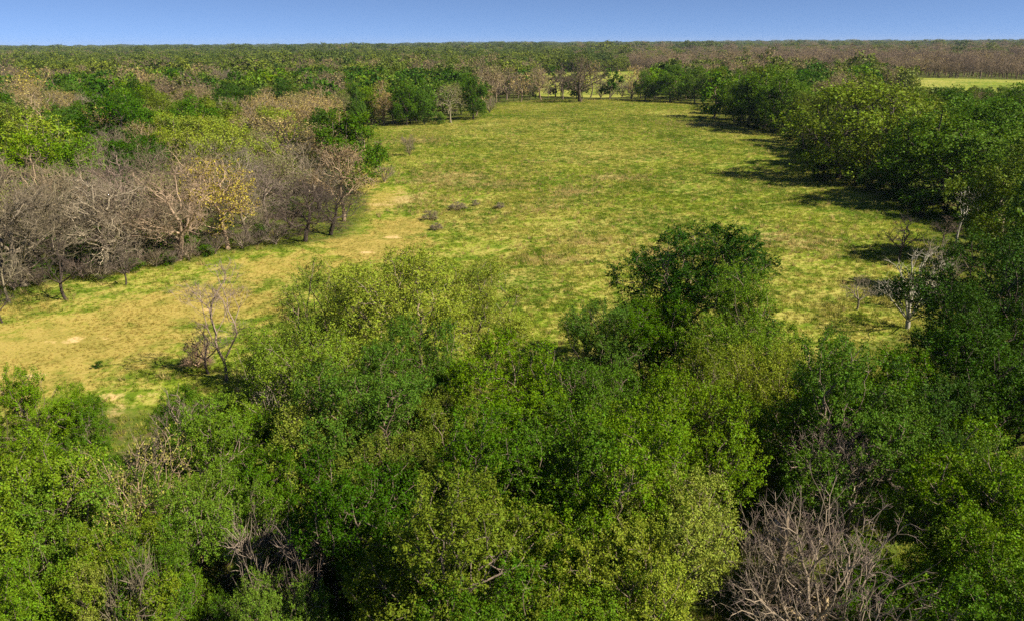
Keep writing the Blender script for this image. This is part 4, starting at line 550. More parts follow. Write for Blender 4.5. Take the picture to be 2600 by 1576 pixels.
('leafy_tree','far_full_c',-77.9,328.7,12.7,1.23,1.59,(0.052,0.112,0.007),(0.19,0.16,0.115),'broad dark green tree, deep in the canopy fifth beside the great oak','tree','green trees of the mixed woodland'),
('budding_tree','far_bud_b',96.1,224.7,12.3,1.24,4.72,(0.217,0.171,0.097),(0.19,0.16,0.115),'broad grey brown budding oak, beside the dark bend tree','tree','budding oaks of the mixed woodland'),
('leafy_tree','mid_full_d',-70.5,155.3,10.7,1.23,2.41,(0.121,0.152,0.016),(0.17,0.135,0.105),'broad olive green tree, nearest behind the wide yellow green tree','tree','green trees of the mixed woodland'),
('budding_tree','bud_a',-52.8,161.8,11.6,1.15,2.90,(0.281,0.21,0.084),(0.28,0.21,0.14),'broad tan budding oak, second behind the wide yellow green tree','tree','budding oaks of the mixed woodland'),
('leafy_tree','mid_full_b',48.6,72.2,12.7,1.00,1.25,(0.115,0.162,0.015),(0.19,0.16,0.115),'slim olive green tree, before the white snag','tree','green trees of the mixed woodland'),
('leafy_tree','mid_full_c',-68.4,197.0,12.9,1.02,2.72,(0.049,0.095,0.008),(0.19,0.16,0.115),'tall dark green tree, deep in the canopy third behind the wide yellow green tree','tree','green trees of the mixed woodland'),
('leafy_tree','mid_full_b',-101.4,209.2,12.9,1.16,4.09,(0.043,0.086,0.006),(0.19,0.16,0.115),'broad dark green tree, deep in the canopy second beside the round golden oak','tree','green trees of the mixed woodland'),
('leafy_tree','far_full_b',-32.1,252.3,12.8,0.97,3.85,(0.049,0.104,0.008),(0.19,0.16,0.115),'slim dark green tree, third behind the last dark wall tree','tree','green trees of the mixed woodland'),
('leafy_tree','far_full_a',-157.1,285.0,12.4,1.21,4.13,(0.051,0.103,0.008),(0.19,0.16,0.115),'broad dark green tree, deep in the canopy sixth beside the round golden oak','tree','green trees of the mixed woodland'),
('leafy_tree','far_full_b',-72.3,267.3,12.5,1.14,4.67,(0.042,0.081,0.006),(0.065,0.052,0.045),'broad dark green tree, deep in the canopy behind the round golden oak','tree','green trees of the mixed woodland'),
('leafy_tree','far_full_b',-80.8,248.4,12.2,1.02,3.30,(0.125,0.206,0.015),(0.19,0.16,0.115),'tall bright green tree, deep in the canopy second behind the round golden oak','tree','green trees of the mixed woodland'),
('leafy_tree','mid_full_a',-52.2,90.7,10.6,0.94,6.01,(0.118,0.205,0.015),(0.065,0.052,0.045),'slim bright green tree, behind the brown gap oak','tree','green trees of the mixed woodland'),
('budding_tree','far_bud_b',-67.7,288.6,10.5,1.11,1.95,(0.174,0.137,0.068),(0.17,0.135,0.105),'round grey brown budding oak, deep in the canopy second behind the round golden oak','tree','budding oaks of the mixed woodland'),
('budding_tree','bud_a',-103.4,173.2,13.2,1.05,3.31,(0.277,0.226,0.093),(0.19,0.16,0.115),'tall tan budding oak, deep in the canopy fourth behind the wide yellow green tree','tree','budding oaks of the mixed woodland'),
('leafy_tree','mid_full_d',62.1,213.3,14.3,0.96,2.26,(0.097,0.159,0.011),(0.19,0.16,0.115),'slim bright green tree, behind the dark bend tree','tree','green trees of the mixed woodland'),
('budding_tree','bud_c',-79.3,127.8,12.6,1.02,3.02,(0.323,0.264,0.107),(0.28,0.21,0.14),'tall tan budding oak, beside the wide yellow green tree','tree','budding oaks of the mixed woodland'),
('budding_tree','far_bud_a',-139.3,226.2,10.5,1.01,5.94,(0.377,0.277,0.103),(0.17,0.135,0.105),'round tan budding oak, deep in the canopy second beside the round golden oak','tree','budding oaks of the mixed woodland'),
('leafy_tree','far_full_a',-124.2,290.9,13.5,1.08,5.24,(0.049,0.112,0.008),(0.17,0.135,0.105),'tall dark green tree, deep in the canopy fifth behind the round golden oak','tree','green trees of the mixed woodland'),
('budding_tree','bud_b',-66.2,88.6,12.1,1.06,1.98,(0.214,0.21,0.06),(0.19,0.16,0.115),'tall olive budding oak, beside the brown gap oak','tree','budding oaks of the mixed woodland'),
('leafy_tree','far_full_a',76.7,236.6,14.6,1.24,2.23,(0.119,0.148,0.016),(0.17,0.135,0.105),'broad olive green tree, behind the dark bend tree','tree','green trees of the mixed woodland'),
('leafy_tree','mid_open_b',-63.1,99.0,13.4,1.13,1.54,(0.213,0.273,0.027),(0.19,0.16,0.115),'tall yellow green tree, before the dark tree behind the bare band','tree','green trees of the mixed woodland'),
('leafy_tree','far_full_c',70.8,246.2,12.5,0.95,4.78,(0.062,0.122,0.009),(0.065,0.052,0.045),'slim mid green tree, behind the dark bend tree','tree','green trees of the mixed woodland'),
('leafy_tree','mid_full_b',-35.8,143.2,10.4,0.96,1.58,(0.054,0.114,0.008),(0.065,0.052,0.045),'slim dark green tree, second behind the broad tan oak','tree','green trees of the mixed woodland'),
('leafy_tree','far_full_a',-126.1,219.2,13.4,0.95,2.11,(0.065,0.13,0.008),(0.065,0.052,0.045),'slim mid green tree, deep in the canopy second beside the round golden oak','tree','green trees of the mixed woodland'),
('leafy_tree','far_full_a',-76.1,299.4,11.7,0.96,4.76,(0.087,0.163,0.012),(0.19,0.16,0.115),'slim mid green tree, deep in the canopy second behind the round golden oak','tree','green trees of the mixed woodland'),
('leafy_tree','far_full_b',82.4,302.1,12.6,0.94,4.97,(0.048,0.102,0.008),(0.065,0.052,0.045),'slim dark green tree, behind the olive clump tree','tree','green trees of the mixed woodland'),
('leafy_tree','far_full_a',-121.8,228.2,13.3,0.92,3.66,(0.053,0.102,0.008),(0.19,0.16,0.115),'slim dark green tree, deep in the canopy second beside the round golden oak','tree','green trees of the mixed woodland'),
('leafy_tree','far_full_b',-124.6,242.1,12.7,1.24,0.42,(0.065,0.128,0.008),(0.19,0.16,0.115),'broad mid green tree, deep in the canopy second beside the round golden oak','tree','green trees of the mixed woodland'),
('leafy_tree','mid_full_a',-90.9,162.4,10.2,1.19,1.47,(0.072,0.131,0.009),(0.17,0.135,0.105),'broad mid green tree, deep in the canopy behind the wide yellow green tree','tree','green trees of the mixed woodland'),
('leafy_tree','mid_full_c',-61.4,207.9,13.2,0.99,2.31,(0.102,0.139,0.016),(0.17,0.135,0.105),'slim olive green tree, nearest beside the round golden oak','tree','green trees of the mixed woodland'),
('budding_tree','bud_b',-61.5,192.4,9.8,1.15,4.31,(0.339,0.24,0.096),(0.19,0.16,0.115),'broad tan budding oak, deep in the canopy fourth behind the wide yellow green tree','tree','budding oaks of the mixed woodland'),
('leafy_tree','far_full_c',-30.0,228.5,12.1,1.16,1.37,(0.114,0.173,0.012),(0.19,0.16,0.115),'broad bright green tree, nearest behind the round golden oak','tree','green trees of the mixed woodland'),
('leafy_tree','mid_full_d',-51.9,200.7,11.2,1.05,2.74,(0.073,0.138,0.01),(0.19,0.16,0.115),'round mid green tree, nearest beside the round golden oak','tree','green trees of the mixed woodland'),
('budding_tree','bud_c',90.0,213.1,12.6,1.08,3.71,(0.219,0.192,0.097),(0.28,0.21,0.14),'tall grey brown budding oak, beside the dark bend tree','tree','budding oaks of the mixed woodland'),
('leafy_tree','mid_full_d',-107.2,195.2,12.3,0.96,1.72,(0.078,0.152,0.01),(0.17,0.135,0.105),'slim mid green tree, deep in the canopy nearest behind the wide yellow green tree','tree','green trees of the mixed woodland'),
('leafy_tree','far_full_b',81.7,219.0,12.8,1.13,6.01,(0.04,0.09,0.006),(0.17,0.135,0.105),'tall dark green tree, nearest behind the dark bend tree','tree','green trees of the mixed woodland'),
('budding_tree','far_bud_a',-136.2,299.2,11.0,1.11,3.66,(0.283,0.23,0.086),(0.19,0.16,0.115),'round tan budding oak, deep in the canopy behind the round golden oak','tree','budding oaks of the mixed woodland'),
('bare_tree','bare_a',-58.8,85.6,10.0,1.16,4.43,None,(0.17,0.135,0.105),'broad bare brown tree, behind the brown gap oak','tree','bare trees of the mixed woodland'),
('budding_tree','far_bud_a',20.5,313.8,10.3,1.15,6.00,(0.198,0.157,0.087),(0.17,0.135,0.105),'broad grey brown budding oak, nearest behind the great oak','tree','budding oaks of the mixed woodland'),
('budding_tree','bud_a',-92.0,212.2,10.9,1.13,1.00,(0.241,0.172,0.095),(0.19,0.16,0.115),'round grey brown budding oak, deep in the canopy second beside the round golden oak','tree','budding oaks of the mixed woodland'),
('budding_tree','bud_b',-114.5,197.0,12.1,0.96,1.04,(0.31,0.254,0.097),(0.19,0.16,0.115),'slim tan budding oak, deep in the canopy fifth behind the wide yellow green tree','tree','budding oaks of the mixed woodland'),
('budding_tree','far_bud_a',97.6,234.7,11.9,1.07,3.80,(0.209,0.165,0.093),(0.28,0.21,0.14),'tall grey brown budding oak, deep in the canopy behind the dark bend tree','tree','budding oaks of the mixed woodland'),
('leafy_tree','far_full_a',-69.8,239.6,12.5,1.02,4.39,(0.052,0.112,0.008),(0.19,0.16,0.115),'tall dark green tree, deep in the canopy second behind the round golden oak','tree','green trees of the mixed woodland'),
('leafy_tree','far_full_b',-152.5,294.6,13.5,0.95,0.05,(0.043,0.09,0.006),(0.19,0.16,0.115),'slim dark green tree, deep in the canopy third beside the round golden oak','tree','green trees of the mixed woodland'),
('leafy_tree','mid_open_b',-38.5,103.6,11.3,0.99,4.94,(0.254,0.305,0.03),(0.19,0.16,0.115),'slim yellow green tree, before the lime hanging tree','tree','green trees of the mixed woodland'),
('leafy_tree','far_full_c',-169.9,278.4,13.0,0.93,0.64,(0.09,0.157,0.012),(0.17,0.135,0.105),'slim mid green tree, deep in the canopy fourth beside the round golden oak','tree','green trees of the mixed woodland'),
('leafy_tree','mid_full_b',93.0,167.3,11.9,1.14,0.81,(0.044,0.096,0.006),(0.065,0.052,0.045),'tall dark green tree, deep in the canopy behind the feathery tree','tree','green trees of the mixed woodland'),
('leafy_tree','far_full_b',-141.6,240.4,12.7,1.08,1.98,(0.042,0.093,0.006),(0.17,0.135,0.105),'tall dark green tree, deep in the canopy second beside the round golden oak','tree','green trees of the mixed woodland'),
('leafy_tree','far_full_c',-64.2,328.4,13.0,1.21,4.15,(0.047,0.096,0.006),(0.065,0.052,0.045),'broad dark green tree, deep in the canopy fourth beside the great oak','tree','green trees of the mixed woodland'),
('leafy_tree','far_full_a',-95.2,244.8,12.1,1.19,0.36,(0.046,0.1,0.007),(0.17,0.135,0.105),'broad dark green tree, deep in the canopy third beside the round golden oak','tree','green trees of the mixed woodland'),
('budding_tree','far_bud_b',74.9,254.0,13.1,1.01,4.82,(0.189,0.145,0.082),(0.19,0.16,0.115),'tall grey brown budding oak, before the olive clump tree','tree','budding oaks of the mixed woodland'),
('budding_tree','bud_c',-85.6,203.4,10.8,0.94,5.95,(0.197,0.145,0.075),(0.17,0.135,0.105),'slim grey brown budding oak, deep in the canopy second behind the wide yellow green tree','tree','budding oaks of the mixed woodland'),
('leafy_tree','far_full_c',-128.3,230.5,13.3,0.93,2.03,(0.083,0.162,0.011),(0.17,0.135,0.105),'slim mid green tree, deep in the canopy third beside the round golden oak','tree','green trees of the mixed woodland'),
('budding_tree','far_bud_a',-5.9,315.4,10.1,0.92,3.29,(0.233,0.173,0.099),(0.17,0.135,0.105),'slim grey brown budding oak, behind the great oak','tree','budding oaks of the mixed woodland'),
('leafy_tree','far_full_a',-152.3,231.8,12.9,1.06,4.85,(0.05,0.105,0.007),(0.065,0.052,0.045),'tall dark green tree, deep in the canopy third beside the round golden oak','tree','green trees of the mixed woodland'),
('leafy_tree','mid_full_c',-63.8,175.2,11.5,1.19,3.81,(0.051,0.115,0.008),(0.19,0.16,0.115),'broad dark green tree, deep in the canopy nearest behind the wide yellow green tree','tree','green trees of the mixed woodland'),
('leafy_tree','far_full_b',106.7,237.5,12.1,1.15,1.36,(0.111,0.145,0.015),(0.065,0.052,0.045),'broad olive green tree, deep in the canopy beside the dark bend tree','tree','green trees of the mixed woodland'),
('leafy_tree','mid_full_a',-24.4,113.5,12.8,1.23,2.74,(0.069,0.13,0.009),(0.17,0.135,0.105),'broad mid green tree, beside the lime hanging tree','tree','green trees of the mixed woodland'),
('leafy_tree','mid_open_a',-63.3,140.3,9.7,0.99,4.41,(0.25,0.273,0.03),(0.065,0.052,0.045),'slim yellow green tree, third behind the wide yellow green tree','tree','green trees of the mixed woodland'),
('leafy_tree','mid_open_a',-40.7,128.9,12.3,0.99,0.45,(0.203,0.25,0.026),(0.19,0.16,0.115),'slim yellow green tree, behind the large lime tree','tree','green trees of the mixed woodland'),
('leafy_tree','mid_full_a',-107.2,178.7,9.7,1.06,1.33,(0.142,0.215,0.016),(0.19,0.16,0.115),'low bright green tree, deep in the canopy behind the wide yellow green tree','tree','green trees of the mixed woodland'),
('leafy_tree','mid_full_c',-118.4,206.6,13.5,0.93,3.72,(0.084,0.155,0.011),(0.19,0.16,0.115),'slim mid green tree, deep in the canopy second behind the wide yellow green tree','tree','green trees of the mixed woodland'),
('leafy_tree','mid_open_b',-47.2,112.3,10.2,1.19,3.72,(0.232,0.27,0.027),(0.19,0.16,0.115),'broad yellow green tree, beside the dark tree behind the bare band','tree','green trees of the mixed woodland'),
('leafy_tree','far_full_a',-11.9,249.3,10.5,1.07,3.46,(0.045,0.098,0.006),(0.19,0.16,0.115),'round dark green tree, behind the last dark wall tree','tree','green trees of the mixed woodland'),
('leafy_tree','far_full_c',109.8,244.9,11.7,0.98,1.82,(0.129,0.17,0.02),(0.19,0.16,0.115),'slim olive green tree, deep in the canopy nearest behind the dark bend tree','tree','green trees of the mixed woodland'),
('leafy_tree','far_full_a',-54.2,220.9,13.1,1.05,5.33,(0.07,0.147,0.009),(0.065,0.052,0.045),'tall mid green tree, beside the round golden oak','tree','green trees of the mixed woodland'),
('leafy_tree','mid_full_d',-74.0,147.9,13.5,1.10,4.63,(0.084,0.167,0.012),(0.19,0.16,0.115),'tall mid green tree, second behind the wide yellow green tree','tree','green trees of the mixed woodland'),
('budding_tree','far_bud_b',-5.6,289.9,13.0,0.93,2.53,(0.232,0.187,0.094),(0.28,0.21,0.14),'slim grey brown budding oak, nearest beside the great oak','tree','budding oaks of the mixed woodland'),
('budding_tree','far_bud_a',-182.8,309.5,13.2,1.22,1.38,(0.357,0.265,0.105),(0.17,0.135,0.105),'broad tan budding oak, deep in the canopy second beside the round golden oak','tree','budding oaks of the mixed woodland'),
('budding_tree','far_bud_a',-8.7,322.7,12.2,1.18,5.25,(0.168,0.135,0.071),(0.17,0.135,0.105),'broad grey brown budding oak, deep in the canopy third behind the great oak','tree','budding oaks of the mixed woodland'),
('leafy_tree','mid_full_c',61.4,133.6,11.6,1.24,1.79,(0.12,0.17,0.018),(0.19,0.16,0.115),'broad olive green tree, nearest behind the feathery tree','tree','green trees of the mixed woodland'),
('leafy_tree','mid_full_b',-79.3,214.2,12.4,1.17,2.81,(0.044,0.093,0.007),(0.065,0.052,0.045),'broad dark green tree, nearest beside the round golden oak','tree','green trees of the mixed woodland'),
('budding_tree','bud_a',-58.0,119.5,9.8,1.15,2.80,(0.206,0.174,0.092),(0.28,0.21,0.14),'broad grey brown budding oak, behind the dark tree behind the bare band','tree','budding oaks of the mixed woodland'),
('budding_tree','far_bud_a',-133.1,289.8,11.0,0.94,1.79,(0.309,0.253,0.089),(0.17,0.135,0.105),'slim tan budding oak, deep in the canopy nearest behind the round golden oak','tree','budding oaks of the mixed woodland'),
('budding_tree','bud_b',-43.4,174.8,10.0,1.00,5.98,(0.36,0.277,0.111),(0.28,0.21,0.14),'low tan budding oak, deep in the canopy second behind the wide yellow green tree','tree','budding oaks of the mixed woodland'),
('leafy_tree','mid_open_a',-42.3,141.7,10.6,0.95,4.67,(0.227,0.28,0.027),(0.19,0.16,0.115),'slim yellow green tree, fourth behind the wide yellow green tree','tree','green trees of the mixed woodland'),
('budding_tree','bud_a',-52.1,187.7,11.1,0.98,1.18,(0.283,0.218,0.088),(0.19,0.16,0.115),'slim tan budding oak, deep in the canopy third behind the wide yellow green tree','tree','budding oaks of the mixed woodland'),
('leafy_tree','far_full_c',-44.3,279.7,13.1,0.97,1.48,(0.122,0.189,0.014),(0.19,0.16,0.115),'slim bright green tree, deep in the canopy behind the last dark wall tree','tree','green trees of the mixed woodland'),
('leafy_tree','far_full_c',-111.8,263.9,13.3,1.23,2.09,(0.075,0.134,0.01),(0.065,0.052,0.045),'broad mid green tree, deep in the canopy nearest beside the round golden oak','tree','green trees of the mixed woodland'),
('leafy_tree','mid_full_d',70.3,134.6,13.7,0.97,3.37,(0.123,0.164,0.017),(0.065,0.052,0.045),'slim olive green tree, beside the feathery tree','tree','green trees of the mixed woodland'),
('leafy_tree','far_full_c',71.3,311.4,11.1,0.98,4.32,(0.068,0.134,0.009),(0.19,0.16,0.115),'slim mid green tree, behind the far spreading tree','tree','green trees of the mixed woodland'),
('leafy_tree','mid_full_c',64.0,150.7,12.0,0.95,6.06,(0.124,0.157,0.016),(0.17,0.135,0.105),'slim olive green tree, nearest behind the feathery tree','tree','green trees of the mixed woodland'),
('budding_tree','far_bud_a',47.3,304.5,12.6,1.12,1.20,(0.388,0.281,0.106),(0.28,0.21,0.14),'tall tan budding oak, behind the tip tree','tree','budding oaks of the mixed woodland'),
('leafy_tree','far_full_b',-84.9,295.6,12.4,1.16,4.98,(0.12,0.204,0.013),(0.17,0.135,0.105),'broad bright green tree, deep in the canopy fourth behind the round golden oak','tree','green trees of the mixed woodland'),
('budding_tree','far_bud_b',-97.3,235.2,13.4,1.21,2.06,(0.173,0.142,0.073),(0.17,0.135,0.105),'broad grey brown budding oak, deep in the canopy second beside the round golden oak','tree','budding oaks of the mixed woodland'),
('leafy_tree','mid_full_b',-72.0,205.2,11.7,1.23,0.16,(0.049,0.104,0.007),(0.17,0.135,0.105),'broad dark green tree, deep in the canopy third behind the wide yellow green tree','tree','green trees of the mixed woodland'),
('leafy_tree','far_full_b',59.7,226.2,14.1,1.05,4.76,(0.081,0.148,0.011),(0.17,0.135,0.105),'tall mid green tree, behind the dark bend tree','tree','green trees of the mixed woodland'),
('leafy_tree','mid_full_b',-88.0,194.5,9.7,1.18,2.99,(0.139,0.186,0.019),(0.19,0.16,0.115),'broad olive green tree, deep in the canopy second behind the wide yellow green tree','tree','green trees of the mixed woodland'),
('budding_tree','far_bud_b',-131.1,238.0,11.0,1.00,5.50,(0.215,0.183,0.099),(0.28,0.21,0.14),'slim grey brown budding oak, deep in the canopy third beside the round golden oak','tree','budding oaks of the mixed woodland'),
('leafy_tree','mid_full_a',77.4,210.2,13.5,0.93,2.90,(0.043,0.096,0.007),(0.065,0.052,0.045),'slim dark green tree, beside the dark bend tree','tree','green trees of the mixed woodland'),
('budding_tree','bud_a',-37.5,150.0,12.6,1.07,0.06,(0.327,0.255,0.093),(0.28,0.21,0.14),'tall tan budding oak, second behind the wide yellow green tree','tree','budding oaks of the mixed woodland'),
('leafy_tree','mid_full_b',-65.0,123.0,13.4,1.12,1.48,(0.043,0.095,0.007),(0.065,0.052,0.045),'tall dark green tree, beside the wide yellow green tree','tree','green trees of the mixed woodland'),
('leafy_tree','far_full_b',97.9,316.6,12.6,0.97,3.04,(0.119,0.142,0.016),(0.19,0.16,0.115),'slim olive green tree, deep in the canopy behind the olive clump tree','tree','green trees of the mixed woodland'),
('leafy_tree','far_full_b',55.3,299.2,13.1,1.03,4.31,(0.129,0.215,0.017),(0.17,0.135,0.105),'tall bright green tree, behind the tip tree','tree','green trees of the mixed woodland'),
('leafy_tree','mid_full_b',-76.0,168.3,11.8,1.02,0.53,(0.151,0.189,0.02),(0.17,0.135,0.105),'tall olive green tree, deep in the canopy behind the wide yellow green tree','tree','green trees of the mixed woodland'),
('leafy_tree','far_full_b',97.9,257.8,13.6,1.08,4.45,(0.055,0.118,0.008),(0.17,0.135,0.105),'tall dark green tree, deep in the canopy third behind the dark bend tree','tree','green trees of the mixed woodland'),
('leafy_tree','far_full_c',-52.5,308.4,12.9,1.10,5.63,(0.049,0.103,0.007),(0.17,0.135,0.105),'tall dark green tree, deep in the canopy second beside the great oak','tree','green trees of the mixed woodland'),
('leafy_tree','mid_full_a',-65.5,110.7,10.4,1.09,2.29,(0.123,0.196,0.014),(0.19,0.16,0.115),'low bright green tree, beside the dark tree behind the bare band','tree','green trees of the mixed woodland'),
('budding_tree','far_bud_a',-110.3,246.6,11.4,1.00,4.43,(0.172,0.148,0.071),(0.28,0.21,0.14),'slim grey brown budding oak, deep in the canopy second beside the round golden oak','tree','budding oaks of the mixed woodland'),
('leafy_tree','far_full_c',-102.4,292.1,12.2,1.00,6.21,(0.052,0.111,0.008),(0.17,0.135,0.105),'slim dark green tree, deep in the canopy second behind the round golden oak','tree','green trees of the mixed woodland'),
('leafy_tree','mid_full_d',113.0,189.2,10.6,0.98,1.86,(0.118,0.142,0.016),(0.19,0.16,0.115),'slim olive green tree, deep in the canopy beside the red trunk tree','tree','green trees of the mixed woodland'),
('budding_tree','far_bud_b',-162.1,273.7,10.7,1.01,6.13,(0.279,0.222,0.086),(0.19,0.16,0.115),'round tan budding oak, deep in the canopy fifth beside the round golden oak','tree','budding oaks of the mixed woodland'),
('budding_tree','far_bud_a',-55.2,249.5,12.5,1.10,4.34,(0.217,0.182,0.09),(0.19,0.16,0.115),'tall grey brown budding oak, behind the round golden oak','tree','budding oaks of the mixed woodland'),
('leafy_tree','far_full_c',-100.0,284.1,12.5,1.02,2.12,(0.041,0.08,0.006),(0.065,0.052,0.045),'tall dark green tree, deep in the canopy fourth behind the round golden oak','tree','green trees of the mixed woodland'),
('leafy_tree','mid_full_d',-70.7,189.3,11.0,1.24,1.81,(0.047,0.096,0.007),(0.19,0.16,0.115),'broad dark green tree, deep in the canopy second behind the wide yellow green tree','tree','green trees of the mixed woodland'),
('leafy_tree','far_full_a',-39.0,215.5,11.3,0.96,0.95,(0.125,0.158,0.016),(0.065,0.052,0.045),'slim olive green tree, nearest behind the round golden oak','tree','green trees of the mixed woodland'),
('leafy_tree','mid_full_a',-52.4,209.6,11.5,1.14,5.26,(0.041,0.097,0.007),(0.065,0.052,0.045),'round dark green tree, beside the round golden oak','tree','green trees of the mixed woodland'),
('budding_tree','far_bud_a',-156.2,252.7,13.2,0.98,5.34,(0.357,0.318,0.062),(0.28,0.21,0.14),'slim ochre budding oak, deep in the canopy third beside the round golden oak','tree','budding oaks of the mixed woodland'),
('leafy_tree','far_full_b',-140.7,324.0,13.5,0.94,4.13,(0.122,0.152,0.018),(0.17,0.135,0.105),'slim olive green tree, deep in the canopy second behind the round golden oak','tree','green trees of the mixed woodland'),
('leafy_tree','far_full_b',-60.1,291.5,12.2,0.93,0.54,(0.08,0.156,0.01),(0.065,0.052,0.045),'slim mid green tree, deep in the canopy nearest behind the round golden oak','tree','green trees of the mixed woodland'),
('budding_tree','far_bud_a',-170.5,271.4,10.3,1.24,4.24,(0.308,0.246,0.048),(0.17,0.135,0.105),'broad ochre budding oak, deep in the canopy second beside the round golden oak','tree','budding oaks of the mixed woodland'),
('budding_tree','far_bud_b',-129.7,285.8,9.5,0.93,4.15,(0.365,0.289,0.108),(0.28,0.21,0.14),'slim tan budding oak, deep in the canopy third beside the round golden oak','tree','budding oaks of the mixed woodland'),
('leafy_tree','far_full_c',-38.2,231.2,10.2,1.24,2.89,(0.129,0.214,0.017),(0.065,0.052,0.045),'broad bright green tree, second behind the round golden oak','tree','green trees of the mixed woodland'),
('leafy_tree','far_full_b',64.7,300.7,9.5,1.09,4.92,(0.11,0.175,0.012),(0.065,0.052,0.045),'low bright green tree, nearest behind the far spreading tree','tree','green trees of the mixed woodland'),
('budding_tree','far_bud_b',-177.3,281.9,11.8,1.10,3.67,(0.363,0.291,0.061),(0.28,0.21,0.14),'tall ochre budding oak, deep in the canopy second beside the round golden oak','tree','budding oaks of the mixed woodland'),
('budding_tree','bud_c',-58.0,186.3,10.6,1.00,2.40,(0.304,0.22,0.088),(0.19,0.16,0.115),'round tan budding oak, deep in the canopy third behind the wide yellow green tree','tree','budding oaks of the mixed woodland'),
('leafy_tree','far_full_b',127.5,330.0,13.4,1.10,3.32,(0.048,0.117,0.008),(0.17,0.135,0.105),'tall dark green tree, deep in the canopy behind the olive clump tree','tree','green trees of the mixed woodland'),
('leafy_tree','mid_full_c',-63.1,157.8,12.5,0.98,3.29,(0.151,0.189,0.018),(0.19,0.16,0.115),'slim olive green tree, nearest behind the wide yellow green tree','tree','green trees of the mixed woodland'),
('leafy_tree','far_full_c',-85.7,321.0,13.0,1.09,4.28,(0.051,0.11,0.007),(0.19,0.16,0.115),'tall dark green tree, deep in the canopy third beside the great oak','tree','green trees of the mixed woodland'),
('leafy_tree','far_full_b',-90.8,313.7,13.1,1.12,4.91,(0.114,0.187,0.014),(0.17,0.135,0.105),'tall bright green tree, deep in the canopy third behind the round golden oak','tree','green trees of the mixed woodland'),
('leafy_tree','far_full_c',38.3,301.7,12.0,1.08,2.52,(0.041,0.093,0.006),(0.19,0.16,0.115),'tall dark green tree, beside the tip tree','tree','green trees of the mixed woodland'),
('leafy_tree','mid_full_a',-34.2,137.3,10.2,0.99,5.21,(0.043,0.088,0.006),(0.19,0.16,0.115),'slim dark green tree, nearest behind the broad tan oak','tree','green trees of the mixed woodland'),
('leafy_tree','far_full_a',82.9,310.4,13.1,0.99,0.15,(0.042,0.086,0.006),(0.19,0.16,0.115),'slim dark green tree, behind the far spreading tree','tree','green trees of the mixed woodland'),
('leafy_tree','far_full_a',-165.1,287.8,12.4,0.99,4.11,(0.104,0.166,0.012),(0.17,0.135,0.105),'slim bright green tree, deep in the canopy second beside the round golden oak','tree','green trees of the mixed woodland'),
('budding_tree','bud_c',-98.4,151.1,9.5,1.14,5.63,(0.241,0.193,0.104),(0.19,0.16,0.115),'broad grey brown budding oak, deep in the canopy beside the wide yellow green tree','tree','budding oaks of the mixed woodland'),
('leafy_tree','far_full_a',-96.3,222.5,9.9,1.13,1.58,(0.144,0.167,0.019),(0.19,0.16,0.115),'low olive green tree, deep in the canopy beside the round golden oak','tree','green trees of the mixed woodland'),
('leafy_tree','far_full_b',124.3,282.6,12.5,1.14,4.60,(0.069,0.132,0.008),(0.19,0.16,0.115),'broad mid green tree, deep in the canopy beside the olive clump tree','tree','green trees of the mixed woodland'),
('budding_tree','far_bud_a',116.5,264.7,10.3,1.12,2.30,(0.176,0.139,0.074),(0.17,0.135,0.105),'low grey brown budding oak, deep in the canopy behind the dark bend tree','tree','budding oaks of the mixed woodland'),
('bare_tree','far_bare_a',20.2,302.5,11.9,1.10,3.96,None,(0.17,0.135,0.105),'tall bare brown tree, nearest behind the great oak','tree','bare trees of the mixed woodland'),
('leafy_tree','far_full_a',-23.2,241.6,10.9,1.24,5.73,(0.113,0.171,0.013),(0.17,0.135,0.105),'broad bright green tree, behind the last dark wall tree','tree','green trees of the mixed woodland'),
('bare_tree','far_bare_b',9.1,328.2,12.4,1.09,4.42,None,(0.28,0.21,0.14),'tall bare brown tree, second behind the great oak','tree','bare trees of the mixed woodland'),
('budding_tree','far_bud_a',3.9,294.1,10.5,1.14,2.32,(0.341,0.258,0.103),(0.28,0.21,0.14),'round tan budding oak, beside the great oak','tree','budding oaks of the mixed woodland'),
('budding_tree','far_bud_a',-47.4,216.0,10.5,1.10,3.75,(0.189,0.166,0.08),(0.19,0.16,0.115),'round grey brown budding oak, nearest beside the round golden oak','tree','budding oaks of the mixed woodland'),
('leafy_tree','mid_full_b',-59.8,146.1,12.2,1.08,4.74,(0.08,0.163,0.01),(0.17,0.135,0.105),'tall mid green tree, nearest behind the wide yellow green tree','tree','green trees of the mixed woodland'),
('leafy_tree','far_full_b',-37.6,264.5,10.4,1.14,3.77,(0.04,0.085,0.006),(0.17,0.135,0.105),'low dark green tree, deep in the canopy behind the last dark wall tree','tree','green trees of the mixed woodland'),
('budding_tree','bud_b',80.5,195.4,14.0,1.04,0.66,(0.176,0.147,0.081),(0.28,0.21,0.14),'tall grey brown budding oak, beside the slanting dark tree','tree','budding oaks of the mixed woodland'),
('budding_tree','far_bud_b',-143.2,302.2,9.6,0.99,2.78,(0.364,0.26,0.112),(0.17,0.135,0.105),'slim tan budding oak, deep in the canopy second behind the round golden oak','tree','budding oaks of the mixed woodland'),
('leafy_tree','far_full_c',-32.2,260.3,12.6,0.94,4.16,(0.049,0.105,0.007),(0.17,0.135,0.105),'slim dark green tree, fourth behind the last dark wall tree','tree','green trees of the mixed woodland'),
('leafy_tree','mid_full_a',-108.9,165.3,12.1,1.04,5.15,(0.068,0.136,0.009),(0.17,0.135,0.105),'tall mid green tree, deep in the canopy second beside the wide yellow green tree','tree','green trees of the mixed woodland'),
('leafy_tree','far_full_a',93.8,245.3,13.6,1.07,1.46,(0.056,0.117,0.008),(0.17,0.135,0.105),'tall dark green tree, deep in the canopy second behind the dark bend tree','tree','green trees of the mixed woodland'),
